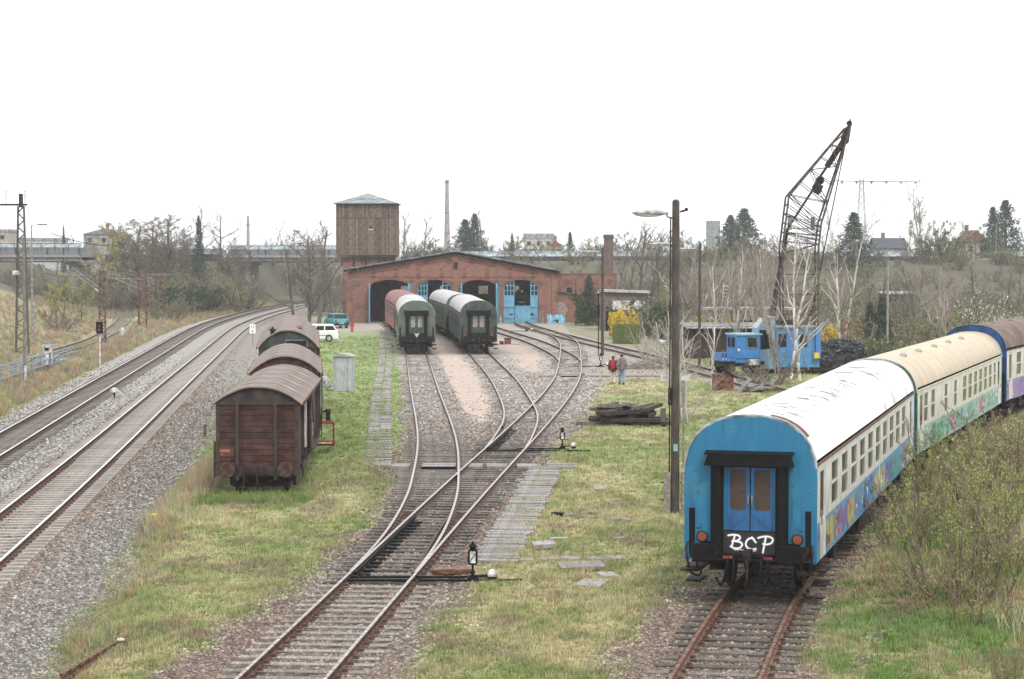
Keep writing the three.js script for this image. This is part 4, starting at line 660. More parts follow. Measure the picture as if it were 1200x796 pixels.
// ---------- road bridge, parapets along the embankment ----------
const paraBlue = mat([.42, .5, .53], { t: 'grime', s: 4, r: .5, m: .2 }), girder = mat([.2, .215, .23], { t: 'streak', s: 5, r: .7 }), girderD = mat([.07, .075, .08], { t: 'grime', s: 3 });
function bridge(xa, xb, y0, y1, label, piers) {
  const xm = (xa + xb) / 2, zc = bankCrest(xm) - 3, L = xb - xa, T = thing('road_bridge', label, 'bridge', [xm, 0, -zc], -.12);
  mk('girder', girder, T, B(L, y1 - y0 - .8, .5, 0, (y0 + y1) / 2 - .1, 4)); mk('deck', M.concrete, T, B(L, .4, 9, 0, y0 + 1.0, 0)); mk('girder', girder, T, B(L, y1 - y0 - .8, .5, 0, (y0 + y1) / 2 - .1, -4));
  mk('lower_flange', girderD, T, B(L, .25, .8, 0, y0 + .12, 4.1)); for (let x = -L / 2 + 1; x < L / 2; x += 2.6) mk('stiffener', girderD, T, B(.12, y1 - y0 - 1, .16, x, (y0 + y1) / 2 - .1, 4.32));
  const p = mk('parapet', paraBlue, T, B(L, 1.0, .1, 0, y1 - .2, 3.75, 0, -.9)); mk('handrail', girderD, p, B(L, .07, .12, 0, y1 + .12, 4.2)); for (let x = -L / 2 + .6; x < L / 2; x += 2.2) mk('railing_post', girderD, p, B(.08, 1.0, .08, x, y1 - .3, 4.3));
  for (const px of piers) { const q = mk('pier', M.concrete, T, B(1.5, y0 - .3 + .8, 6, px - xm, (y0 - .3) / 2 - .25, 0), B(2.4, .6, 7, px - xm, y0 - .15, 0)); if (px > -50) mk('graffiti_patch', mat([.42, .38, .5], { t: 'concrete', s: .8 }), q, B(1.3, 1.6, .03, px - xm, 1.6, 3.02)); }
  return T;
}
bridge(-92, -67.5, 6.35, 9.2, 'grey girder road bridge with pale blue parapet over the branch track', [-90, -69]);
bridge(-45.5, -19.5, 6.3, 8.9, 'grey girder road bridge over the main line beside the bare trees', [-43, -22.5]);
function parapet(xa, xb, label, y = 7.25, hgt = .85) {
  const T = thing('road_parapet', label, 'barrier', [(xa + xb) / 2, 0, -bankCrest((xa + xb) / 2) + 3.5], -.12), L = xb - xa;
  const n = Math.max(1, Math.round(L / 5)); for (let k = 0; k < n; k++) mk('panel', k % 3 ? paraBlue : zinc, T, B(L / n - .06, hgt * 1.5, .1, -L / 2 + (k + .5) * L / n, y + hgt / 2, -.4, 0, -.85)); mk('base_beam', girderD, T, B(L, 1.3, .3, 0, y - .66, -.05));
}
parapet(-66, -46.5, 'pale blue road parapet glimpsed between the round bare trees', 7.6, .9); parapet(-18.5, 13.5, 'long pale blue road parapet above the shed roof'); parapet(14, 29, 'pale road parapet behind the brick chimney and lamps'); parapet(53, 70, 'pale parapet end behind the crane and the birches'); parapet(82, 95, 'short pale parapet beyond the dark firs');
// ---------- far things ----------
function far(px0, px1, py, Z) { const s = F / Z; return { x0: (px0 - 600) / s, x1: (px1 - 600) / s, y: CAM_Y + (300 - py) / s, s }; }
{
  const Z = 620, q = far(520, 528, 212, Z), c = (q.x0 + q.x1) / 2; const T = thing('factory_chimney', 'tall slender brick factory chimney standing alone against the sky', 'chimney', [c, 0, -Z]); mk('shaft', mat([.42, .385, .36], { t: 'concrete', s: 4 }), T, C([0, 0, 0], [0, q.y, 0], 1.1, .5, 16)); mk('crown_ring', mat([.24, .2, .18], { t: 'concrete', s: 4 }), T, C([0, q.y - .8, 0], [0, q.y + .1, 0], .6, .62, 16)); for (const y of [8, 14, 20]) mk('iron_band', M.iron, T, C([0, y, 0], [0, y + .2, 0], lerp(1.1, .5, y / q.y) + .04, lerp(1.1, .5, y / q.y) + .04, 16));
  const q2 = far(289, 293, 253, 900); const U = thing('thin_chimney', 'thin distant chimney above the left bridge', 'chimney', [(q2.x0 + q2.x1) / 2, 0, -900]); mk('shaft', mat([.36, .34, .34], { t: 'concrete', s: 4 }), U, C([0, 0, 0], [0, q2.y, 0], .9, .55, 10)); mk('platform', M.galv, U, C([0, q2.y - 4, 0], [0, q2.y - 3.6, 0], 1.1, 1.1, 10));
  const q3 = far(828, 843, 259, 700); const V = thing('silo_tower', 'grey concrete silo tower block beside the dark firs', 'tower', [(q3.x0 + q3.x1) / 2, 0, -700]); mk('shaft', mat([.34, .36, .38], { t: 'concrete', s: 5 }), V, B(4.3, q3.y, 4.3, 0, q3.y / 2, 0)); mk('base', mat([.45, .22, .16], { t: 'brick', s: 3 }), V, B(4.5, 9.4, 4.5, 0, 4.7, 0)); for (const x of [-1.1, .1, 1.2]) mk('rib', mat([.28, .3, .32]), V, B(.12, q3.y - 9.5, .1, x, 9.4 + (q3.y - 9.5) / 2, 2.2));
}
function house(px0, px1, pyTop, pyEave, Z, label, wall, roofC, o = {}) {
  const q = far(px0, px1, pyTop, Z), e = CAM_Y + (300 - pyEave) / q.s, w = q.x1 - q.x0, d = o.d ?? 9, T = thing('house', label, 'building', [(q.x0 + q.x1) / 2, 0, -Z]);
  mk('wall', mat(wall, { t: 'concrete', s: 3 }), T, B(w, e, d, 0, e / 2, 0));
  if (o.flat) mk('roof', mat(roofC, { t: 'grime', s: 3 }), T, B(w + .4, q.y - e, d + .4, 0, (q.y + e) / 2 + .002, 0));
  else { const rf = mk('roof', mat(roofC, { t: 'grime', s: 1.5 }), T, o.gable ? ext([[-w / 2 - .4, e], [w / 2 + .4, e], [0, q.y]], d + .6).translate(0, 0, -d / 2 - .3) : ext([[-d / 2 - .4, e], [d / 2 + .4, e], [0, q.y]], w + .6).rotateY(Math.PI / 2).translate(-w / 2 - .3, 0, 0)); mk('chimney', M.brick, rf, B(.7, 1.6, .7, o.cx ?? 0, q.y + .3, 0)); }
  const nw = Math.max(2, Math.round(w / 3)); for (let r = 0; r < (o.rows ?? 2); r++) for (let k = 0; k < nw; k++) { const f = mk('window', M.white, T, B(1.2, 1.3, .08, -w / 2 + (k + .5) * w / nw, e - 1.3 - r * 2.8, d / 2 + .03)); mk('pane', glass, f, B(1, 1.1, .03, -w / 2 + (k + .5) * w / nw, e - 1.3 - r * 2.8, d / 2 + .07)); }
  return T;
}
house(-30, 16, 269, 272, 520, 'cream flat roofed block behind the lattice mast', [.55, .5, .42], [.4, .38, .36], { flat: true });
house(18, 76, 279, 282, 560, 'long low white industrial hall behind the left bridge', [.6, .6, .58], [.38, .42, .45], { flat: true, rows: 1 });
house(103, 150, 268, 275, 480, 'grey gabled hall beyond the yellow green tree', [.4, .39, .36], [.3, .3, .29], { gable: true, rows: 1 });
house(614, 648, 274, 280, 560, 'white block with blue grey roof among the far trees', [.66, .66, .64], [.42, .46, .5], { flat: true });
house(644, 657, 282, 288, 470, 'small house with red tiled gable by the far fir', [.5, .42, .36], [.36, .13, .08], { gable: true, rows: 1, d: 7 });
house(1022, 1058, 279, 291, 430, 'house with dark slate roof behind the birches', [.42, .42, .42], [.09, .1, .12], { rows: 1, cx: -1 });
house(1124, 1152, 270, 284, 420, 'house with red brown tiled roof on the embankment', [.5, .42, .36], [.27, .13, .09], { rows: 1, cx: -1, gable: true });
{ // transmission pylon and conductors
  const Z = 640, q = far(1004, 1014, 210, Z), T = thing('power_pylon', 'slim lattice power pylon carrying a wire behind the crane', 'pylon', [(q.x0 + q.x1) / 2, 0, -Z]), g = [], H = q.y, wd = y => lerp(2.0, .55, y / H);
  for (const [a, e] of [[-1, -1], [-1, 1], [1, -1], [1, 1]]) g.push(bar([a * 2, 0, e * 2], [a * .5, H, e * .5], .16)); for (let y = 0; y < H - 2; y += 2.2) for (const e of [-1, 1]) g.push(bar([-wd(y), y, e * wd(y)], [wd(y + 2.2), y + 2.2, e * wd(y + 2.2)], .09), bar([wd(y), y, e * wd(y)], [-wd(y + 2.2), y + 2.2, e * wd(y + 2.2)], .09));
  mk('mast', M.galv, T, g); mk('cross_arm', M.galv, T, bar([-9, H - .6, 0], [17, H - .9, 0], .28)); for (let k = 0; k < 6; k++) mk('insulator', M.iron, T, C([-6 + k * 4.5, H - 1.5, 0], [-6 + k * 4.5, H - .8, 0], .22), B(1.2, .2, .2, -6 + k * 4.5, H - 1.0, 0));
}
// brick chimney stack, small sheds at the right
{
  const Z = 262, q = far(707, 719, 275, Z), c = (q.x0 + q.x1) / 2, T = thing('brick_chimney', 'square red brown brick chimney beside the lamp post', 'chimney', [c, 0, -Z]); mk('shaft', mat([.19, .13, .115], { t: 'concrete', s: 1.5 }), T, B(1.12, q.y - .5, 1.12, 0, (q.y - .5) / 2, 0)); mk('head', mat([.15, .105, .095], { t: 'concrete', s: 1.5 }), T, B(1.28, .5, 1.28, 0, q.y - .252, 0));
  const s1 = far(705, 760, 340, 205), S = thing('flat_roof_shed', 'low shed with pale flat roof edge behind the yellow bush', 'building', [(s1.x0 + s1.x1) / 2, 0, -208]); const w = s1.x1 - s1.x0; mk('wall', mat([.2, .155, .13], { t: 'concrete', s: 2 }), S, B(w, 3.7, 4, 0, 1.85, 0)); mk('roof', mat([.5, .5, .48], { t: 'concrete', s: 2 }), S, B(w + .5, .2, 4.6, 0, 3.86, .1, 0, 0, -.03)); mk('window', M.white, S, B(3.2, .9, .06, .4, 2.5, 2.02)); mk('door', M.black, S, B(.9, 1.9, .06, -1.4, .97, 2.02));
  const s2_ = far(800, 893, 384, 150), U = thing('brown_shed', 'long brown timber shed with pale felt roof behind the small blue locomotive', 'building', [(s2_.x0 + s2_.x1) / 2 + .3, 0, -151], .06), w2 = s2_.x1 - s2_.x0; const r = rng(5), bm = [[.06, .035, .03], [.075, .042, .036], [.05, .03, .027]].map(c => mat(c, { t: 'woodV', s: 1 })); mk('lining', M.black, U, B(w2 - .1, 2.1, 2.8, 0, 1.1, 0)); for (let k = 0; k < 24; k++) mk('board', bm[r() * 3 | 0], U, B(w2 / 24 - .02, 2.15, .05, -w2 / 2 + (k + .5) * w2 / 24, 1.1, 1.45)); mk('roof', mat([.34, .33, .32], { t: 'grime', s: 2 }), U, B(w2 + .5, .12, 3.6, 0, 2.36, .1, 0, .05, 0)); mk('roof_edge', M.white, U, B(w2 + .52, .09, .06, 0, 2.24, 1.94));
  const s3 = far(848, 960, 361, 165), V = thing('loading_shelter', 'low pale roofed shelter behind the crane among the birch stems', 'shelter', [(s3.x0 + s3.x1) / 2 - 1.5, 0, -166]), w3 = s3.x1 - s3.x0; mk('roof', mat([.42, .4, .38], { t: 'grime', s: 2 }), V, B(w3, .16, 3, 0, 3.2, 0)); for (const x of [-3.4, -1.2, 1.2, 3.4]) mk('post', mat([.35, .32, .3], { t: 'wood', s: 1 }), V, B(.16, 3.2, .16, x, 1.55, 1.2)); mk('back_panel', mat([.14, .12, .1], { t: 'wood', s: 1 }), V, B(w3, 1.6, .1, 0, 1.4, -1.3));
  const ld = thing('ladder', 'small pale ladder leaning on the shelter roof', 'ladder', [V.position.x - 2.2, 3.3, -165]); mk('rails', M.white, ld, bar([-.22, 0, 0], [.0, 2, -.4], .06), bar([.22, 0, 0], [.44, 2, -.4], .06)); for (let k = 1; k < 7; k++) mk('rung', M.white, ld, B(.44, .05, .05, k * .031, k * .28, -k * .056));
  const s4 = far(1040, 1068, 350, 230), X4 = thing('garden_shed', 'small dark garden shed with pale roof edge among the right bushes', 'building', [(s4.x0 + s4.x1) / 2, 0, -232]); mk('wall', mat([.08, .085, .09], { t: 'wood', s: 1 }), X4, B(3.2, 3.2, 3, 0, 1.6, 0)); mk('roof', mat([.45, .47, .5], { t: 'grime', s: 2 }), X4, B(3.6, .14, 3.4, 0, 3.28, 0, 0, .05)); mk('window', glass, X4, B(1, .9, .05, -.5, 2.2, 1.52));
}
console.log('vegetation');
// ---------- trees and bushes ----------
function buf() { return { p: [], n: [], c: [] }; }
function frus(b, ax, ay, az, bx, by, bz, ra, rb, k, ca, cb) {
  let dx = bx - ax, dy = by - ay, dz = bz - az, L = Math.hypot(dx, dy, dz) || 1; dx /= L; dy /= L; dz /= L;
  let ux, uy, uz; if (Math.abs(dy) < .9) { ux = dz; uy = 0; uz = -dx; } else { ux = 0; uy = -dz; uz = dy; } const ul = Math.hypot(ux, uy, uz); ux /= ul; uy /= ul; uz /= ul;
  const vx = dy * uz - dz * uy, vy = dz * ux - dx * uz, vz = dx * uy - dy * ux, ring = [];
  for (let i = 0; i < k; i++) { const a = i / k * 6.2832, c = Math.cos(a), s = Math.sin(a); ring.push([ux * c + vx * s, uy * c + vy * s, uz * c + vz * s]); }
  for (let i = 0; i < k; i++) {
    const q = ring[i], w = ring[(i + 1) % k], A = [ax + q[0] * ra, ay + q[1] * ra, az + q[2] * ra], Bq = [ax + w[0] * ra, ay + w[1] * ra, az + w[2] * ra], Cq = [bx + q[0] * rb, by + q[1] * rb, bz + q[2] * rb], Dq = [bx + w[0] * rb, by + w[1] * rb, bz + w[2] * rb];
    b.p.push(...A, ...Bq, ...Cq); b.n.push(...q, ...w, ...q); b.c.push(...ca, ...ca, ...cb); if (rb > ra * .12) { b.p.push(...Bq, ...Dq, ...Cq); b.n.push(...w, ...w, ...q); b.c.push(...ca, ...cb, ...cb); }
  }
}
function leafAt(b, x, y, z, s, c, r) { const a = r() * 6.28, e = r() * 3.14 - 1.57, ux = Math.cos(a) * Math.cos(e), uy = Math.sin(e), uz = Math.sin(a) * Math.cos(e), f = r() * 6.28, vx = Math.cos(f) * .7, vy = Math.sin(f * 1.7) * .7, vz = Math.sin(f) * .7; const k = .7 + r() * .6, q = [c[0] * k, c[1] * k, c[2] * k]; b.p.push(x, y, z, x + ux * s, y + uy * s, z + uz * s, x + (ux + vx) * s * .6, y + (uy + vy) * s * .6, z + (uz + vz) * s * .6); const nx = uy * vz - uz * vy, ny = uz * vx - ux * vz, nz = ux * vy - uy * vx, l = Math.hypot(nx, ny, nz) || 1; for (let i = 0; i < 3; i++) { b.n.push(nx / l, ny / l, nz / l); b.c.push(...q); } }
function bgeo(b) { const g = new THREE.BufferGeometry(); g.setAttribute('position', new THREE.Float32BufferAttribute(b.p, 3)); g.setAttribute('normal', new THREE.Float32BufferAttribute(b.n, 3)); g.setAttribute('color', new THREE.Float32BufferAttribute(b.c, 3)); return g; }
const vegMat = new THREE.MeshStandardMaterial({ vertexColors: true, roughness: 1, side: THREE.DoubleSide });
function grow(seed, o) { // branching plant: returns [trunk, crown]
  const r = rng(seed), tr = buf(), cr = buf(), bark = o.bark, tw = o.twig ?? bark;
  const branch = (x, y, z, dx, dy, dz, len, rad, lv) => {
    const n = lv === 0 ? (o.seg ?? 6) : lv < o.lv - 1 ? (o.sg ?? 3) : (o.ls1 ?? 1), target = lv <= (o.trunkLv ?? 1) ? tr : cr, kids = o.kids[lv] ?? 0; let px = x, py = y, pz = z, pr = rad;
    for (let i = 0; i < n; i++) {
      const t = (i + 1) / n, w = (o.wob ?? .22) * (lv ? 1 : .45); dx += rr(-w, w, r); dy += rr(-w, w, r) + (lv ? o.up : (o.up0 ?? .1)) * .25; dz += rr(-w, w, r); const l = Math.hypot(dx, dy, dz); dx /= l; dy /= l; dz /= l;
      const nx = px + dx * len / n, ny = py + dy * len / n, nz = pz + dz * len / n, nr = Math.max(o.min ?? .006, rad * lerp(1, lv === o.lv - 1 ? .25 : .35, t)), col = (lv <= 1 ? bark : tw), k1 = .75 + r() * .5, birch = o.birch && lv <= 1 && r() < .3 ? .35 : 1;
      frus(target, px, py, pz, nx, ny, nz, pr, nr, lv === 0 ? 7 : lv === 1 ? 5 : 3, col.map(q => q * k1 * birch), col.map(q => q * k1));
      if (lv < o.lv - 1) for (let q = 0; q < kids / n + r() - 1; q++) if (t > (o.bare?.[lv] ?? .25) - r() * .1) {
        const a = r() * 6.28, sp = o.spread * rr(.7, 1.25, r), ux = dx + Math.cos(a) * sp, uy = dy * .6 + r() * .3, uz = dz + Math.sin(a) * sp, ul = Math.hypot(ux, uy, uz), f = r();
        branch(lerp(px, nx, f), lerp(py, ny, f), lerp(pz, nz, f), ux / ul, uy / ul, uz / ul, len * (o.ratio?.[lv] ?? .5) * rr(.6, 1.15, r) * (1 - (lv === 0 ? .55 : .35) * t), Math.max(o.min ?? .006, nr * .6), lv + 1);
      }
      if (lv >= o.lv - 2 && o.leafN) for (let q = 0; q < o.leafN * (lv === o.lv - 1 ? 1 : .5) + r() - .85; q++) { const f = r(); leafAt(cr, lerp(px, nx, f) + rr(-.1, .1, r) * o.h * .06, lerp(py, ny, f) + rr(-.1, .1, r) * o.h * .06, lerp(pz, nz, f) + rr(-.1, .1, r) * o.h * .06, o.leafS * rr(.6, 1.3, r), r() < (o.mix ?? 0) ? o.leafC2 : o.leafC, r); }
      px = nx; py = ny; pz = nz; pr = nr;
    }
  };
  for (let s = 0; s < (o.stems ?? 1); s++) { const a = r() * 6.28, l = o.lean * (o.stems > 1 ? rr(.35, 1.1, r) : rr(.2, 1, r)), q = (o.base ?? 0) * Math.sqrt(r()); const dl = Math.hypot(Math.cos(a) * l, 1, Math.sin(a) * l); branch(Math.cos(a) * q, -.12, Math.sin(a) * q, Math.cos(a) * l / dl, 1 / dl, Math.sin(a) * l / dl, o.h * (o.stems > 1 ? rr(.55, 1, r) : 1) * .92, o.r, 0); }
  return [bgeo(tr), bgeo(cr)];
}
function conifer(seed, o) {
  const r = rng(seed), tr = buf(), cr = buf(); frus(tr, 0, -.1, 0, 0, o.h, 0, o.h * .018, .01, 7, [.09, .065, .05], [.09, .065, .05]);
  const rows = o.rows ?? 26; for (let i = 0; i < rows; i++) { const t = i / rows, y = o.h * (.08 + .9 * t), R = o.w * Math.pow(1 - t, .85) * rr(.75, 1.15, r) + .08, n = Math.round(lerp(10, 4, t)); for (let k = 0; k < n; k++) { const a = k / n * 6.28 + r() * .8, L = R * rr(.65, 1.15, r), dr = o.droop ?? .18, ex = Math.cos(a) * L, ez = Math.sin(a) * L, ey = y - L * dr; frus(cr, 0, y, 0, ex, ey, ez, .03, .008, 3, [.06, .05, .035], [.06, .05, .035]); const m = o.leaf ?? 18; for (let q = 0; q < m; q++) { const f = Math.sqrt(r()), c = mix3([.035, .06, .04], [.07, .1, .065], r()); leafAt(cr, ex * f + rr(-.12, .12, r) * R, lerp(y, ey, f) - r() * .18, ez * f + rr(-.12, .12, r) * R, o.ls ?? .32, o.col ? o.col.map(v => v * (.7 + r() * .6)) : c, r); } } }
  return [bgeo(tr), bgeo(cr)];
}
const protos = {};
function proto(key, name, geos) { protos[key] = { name, geos }; }
const BRK = [.13, .115, .1], BRKp = [.3, .275, .24], TWG = [.16, .13, .115], WHT = [.55, .52, .48];
proto('bareA', 'bare_tree', grow(101, { h: 11, r: .2, lv: 4, kids: [10, 7, 6], spread: .85, up: .35, lean: .1, bark: [.1, .088, .075], twig: TWG, min: .014, ratio: [.62, .55, .5], bare: [.22, .2, .1], leafN: .5, leafS: .14, leafC: [.2, .19, .09], wob: .26 }));
proto('bareB', 'bare_tree', grow(103, { h: 12, r: .17, lv: 4, kids: [13, 7, 5], spread: .6, up: .5, lean: .08, bark: [.12, .1, .09], twig: TWG, min: .014, ratio: [.45, .55, .5], bare: [.2, .15, .1], leafN: .6, leafS: .13, leafC: [.19, .17, .1] }));
proto('round', 'round_crowned_tree', grow(105, { h: 10, r: .2, lv: 4, kids: [18, 10, 8], spread: 1.0, up: .3, lean: .05, bark: [.12, .1, .085], twig: [.17, .14, .12], min: .013, ratio: [.6, .55, .5], bare: [.2, .15, .1], leafN: 1.2, leafS: .15, leafC: [.19, .16, .11] }));
proto('yellowT', 'budding_tree', grow(107, { h: 8, r: .13, lv: 4, kids: [11, 7, 5], spread: .8, up: .4, lean: .1, bark: [.14, .12, .09], twig: [.2, .17, .1], min: .012, ratio: [.55, .55, .5], leafN: 4, leafS: .17, leafC: [.36, .33, .09], leafC2: [.26, .29, .1], mix: .4 }));
proto('thin', 'slender_bare_tree', grow(109, { h: 11, r: .085, lv: 4, kids: [12, 5, 4], spread: .5, up: .6, lean: .12, bark: [.3, .275, .24], twig: [.24, .205, .18], min: .013, wob: .32, ratio: [.42, .5, .5], bare: [.3, .1, .1], stems: 2, base: .5, leafN: .25, leafS: .11, leafC: [.25, .22, .12] }));
proto('thin2', 'slender_bare_tree', grow(111, { h: 10, r: .075, lv: 4, kids: [10, 6, 4], spread: .55, up: .55, lean: .2, bark: [.25, .22, .195], twig: [.22, .185, .16], min: .012, wob: .32, ratio: [.45, .5, .5], bare: [.2, .1, .1], stems: 3, base: .9, leafN: .3, leafS: .11, leafC: [.23, .2, .12] }));
proto('birch', 'birch_tree', grow(113, { h: 10.5, r: .11, lv: 4, kids: [13, 6, 4], spread: .55, up: .45, lean: .06, bark: WHT, twig: [.3, .25, .22], min: .009, ratio: [.36, .5, .5], bare: [.22, .1, .1], birch: true, seg: 14, leafN: .15, leafS: .06, leafC: [.3, .28, .13] }));
proto('birch2', 'birch_tree', grow(117, { h: 9, r: .1, lv: 4, kids: [12, 6, 4], spread: .6, up: .4, lean: .18, bark: WHT, twig: [.3, .25, .22], min: .009, ratio: [.4, .5, .5], bare: [.25, .1, .1], birch: true, seg: 12, leafN: .15, leafS: .06, leafC: [.3, .28, .13] }));
proto('sapling', 'multi_stem_sapling', grow(119, { h: 6.5, r: .05, lv: 3, kids: [9, 6], spread: .75, up: .5, lean: .42, bark: [.38, .35, .31], twig: [.36, .32, .28], min: .008, ratio: [.5, .45], bare: [.15, .1], stems: 5, base: .35 }));
const bushO = { lv: 3, kids: [6, 4.4], spread: .8, up: .25, lean: .75, min: .014, ratio: [.55, .5], bare: [.05, .05], seg: 4, sg: 2, stems: 11, base: 1.0, trunkLv: 0 };
proto('bushA', 'leafless_bush', grow(121, { ...bushO, h: 4, r: .05, bark: [.125, .105, .092], twig: [.165, .135, .118], leafN: 1.3, leafS: .22, leafC: [.15, .13, .095] }));
proto('bushB', 'leafless_bush', grow(123, { ...bushO, h: 3.6, r: .045, stems: 12, bark: [.14, .118, .1], twig: [.18, .15, .122], leafN: 1.4, leafS: .2, leafC: [.17, .155, .1] }));
proto('bushG', 'budding_bush', grow(125, { ...bushO, h: 3.8, r: .045, bark: [.11, .095, .075], twig: [.15, .14, .09], leafN: 4, leafS: .17, leafC: [.15, .175, .07], leafC2: [.22, .22, .1], mix: .4 }));
proto('bushE', 'evergreen_bush', grow(127, { ...bushO, h: 3.4, r: .045, bark: [.07, .06, .045], twig: [.06, .065, .04], leafN: 8, leafS: .2, leafC: [.035, .06, .03], leafC2: [.06, .085, .04], mix: .35 }));
proto('bushY', 'flowering_bush', grow(129, { ...bushO, h: 2.9, r: .03, stems: 18, kids: [8, 6], lean: .6, base: .6, bark: [.2, .15, .07], twig: [.35, .26, .06], leafN: 12, leafS: .17, leafC: [.62, .44, .03], leafC2: [.7, .54, .1], mix: .35 }));
proto('bushW', 'blossoming_bush', grow(131, { ...bushO, h: 3.2, r: .04, stems: 9, lean: .45, bark: [.12, .1, .08], twig: [.16, .13, .1], leafN: 4, leafS: .14, leafC: [.6, .6, .55], leafC2: [.17, .2, .09], mix: .5 }));
proto('firA', 'fir_tree', conifer(133, { h: 12, w: 3.6, leaf: 24, ls: .42 })); proto('firB', 'fir_tree', conifer(135, { h: 11, w: 3.0, rows: 22, droop: .05, leaf: 22, ls: .4 })); proto('firS', 'small_fir', conifer(137, { h: 5.2, w: 1.35, rows: 22, leaf: 22, ls: .22 }));
// near bushes carry finer twigs and small fresh leaves
const nearO = { ls1: 2, lv: 4, kids: [7, 6, 4], spread: .75, up: .3, lean: .62, min: .004, ratio: [.5, .5, .5], bare: [.08, .05, .05], base: 1.0, trunkLv: 0 };
proto('nearA', 'budding_shrub', grow(141, { ...nearO, h: 3.7, r: .032, stems: 17, bark: [.17, .135, .1], twig: [.22, .175, .12], leafN: 1.5, leafS: .055, leafC: [.3, .34, .11], leafC2: [.23, .28, .08], mix: .5 }));
proto('nearB', 'budding_shrub', grow(143, { ...nearO, h: 3.0, r: .028, stems: 15, bark: [.15, .11, .085], twig: [.19, .14, .105], leafN: 1.1, leafS: .05, leafC: [.3, .32, .13], leafC2: [.2, .16, .1], mix: .4 }));
proto('nearC', 'dry_bramble', grow(147, { ...nearO, h: 1.7, r: .016, kids: [6, 5, 2], stems: 18, lean: 1.5, up: -.25, bark: [.24, .165, .12], twig: [.28, .2, .14], leafN: .35, leafS: .05, leafC: [.24, .2, .1], leafC2: [.14, .18, .06], mix: .4, base: 1.3 }));
console.log(Object.keys(protos).map(k => k + ' ' + (protos[k].geos[0].attributes.position.count + protos[k].geos[1].attributes.position.count) / 3).join(', '));
function plant(k, X, Z, h, label, group, ry = R0() * 6.28, w = 1) { // scaled so that it stands h metres tall
  const p = protos[k], T = thing(p.name, label, /bush|shrub|bramble/.test(p.name) ? 'bush' : 'tree', [X, gh(X, Z), -Z], ry, group);
  p.H ??= (() => { p.geos[1].computeBoundingBox(); p.geos[0].computeBoundingBox(); return Math.max(p.geos[1].boundingBox.max.y, p.geos[0].boundingBox.max.y); })();
  const s = h / p.H; T.scale.set(s * w, s, s * w);
  ['trunk', 'crown'].forEach((n, i) => { const m = new THREE.Mesh(p.geos[i], vegMat); m.name = /bush|shrub|bramble/.test(p.name) ? ['stems', 'twigs'][i] : n; T.add(m); });
  return T;
}
// by pixel column, depth and the pixel row of the top
function plantPx(k, px, Z, pyTop, label, group, w, ry) { const X = (px - 600) * Z / F, top = CAM_Y + (300 - pyTop) * Z / F; return plant(k, X, Z, Math.max(.6, top - gh(X, Z)), label, group, ry, w); }
// left: trees on the bank between the two bridges
plantPx('yellowT', 122, 300, 262, 'yellow green budding tree on the bank beside the left bridge end', undefined, 1.1);
plantPx('yellowT', 74, 215, 318, 'small yellow budding tree on the dry slope behind the mast'); plantPx('yellowT', 58, 205, 332, 'yellow flowering shrub like tree low on the dry slope', undefined, 1.3); plantPx('yellowT', 95, 222, 330, 'low yellow budding tree next to the branch track');
const bankL = 'bare trees on the bank between the bridges';
plantPx('round', 140, 318, 254, 'bare bushy crowned tree in the row on the bank between the bridges', bankL, 1.2); plantPx('round', 160, 310, 251, 'bare bushy crowned tree in the row on the bank between the bridges', bankL, 1.3); plantPx('round', 178, 322, 254, 'bare bushy crowned tree in the row on the bank between the bridges', bankL, 1.2);
plantPx('round', 195, 318, 249, 'round crowned bare tree rising above the bank', undefined, 1.25); plantPx('round', 216, 330, 262, 'smaller round bare tree behind the bank shrubs'); plantPx('firB', 233, 322, 250, 'thin dark fir among the bare trees on the bank', undefined, .55); plantPx('bareA', 256, 326, 246, 'spreading bare tree at the bank end near the main line bridge', undefined, 1.1); plantPx('bareA', 232, 335, 240, 'tall sparse bare tree behind the thin fir', undefined, .9);
for (const [px, t] of [[310, 275], [322, 268], [336, 258], [352, 265], [366, 268], [385, 272]]) plantPx(px % 2 ? 'bareB' : 'thin', px, 392, t, 'far bare tree standing beyond the main line bridge', 'far bare trees beyond the main line bridge', 1);
for (const [px, t] of [[85, 274], [97, 272], [66, 279]]) plantPx('bareA', px, 400, t, 'small bare tree behind the left bridge parapet', 'small bare trees behind the left bridge', 1.1);
plantPx('firA', 75, 430, 262, 'lone thin tree rising behind the left bridge', undefined, .3);
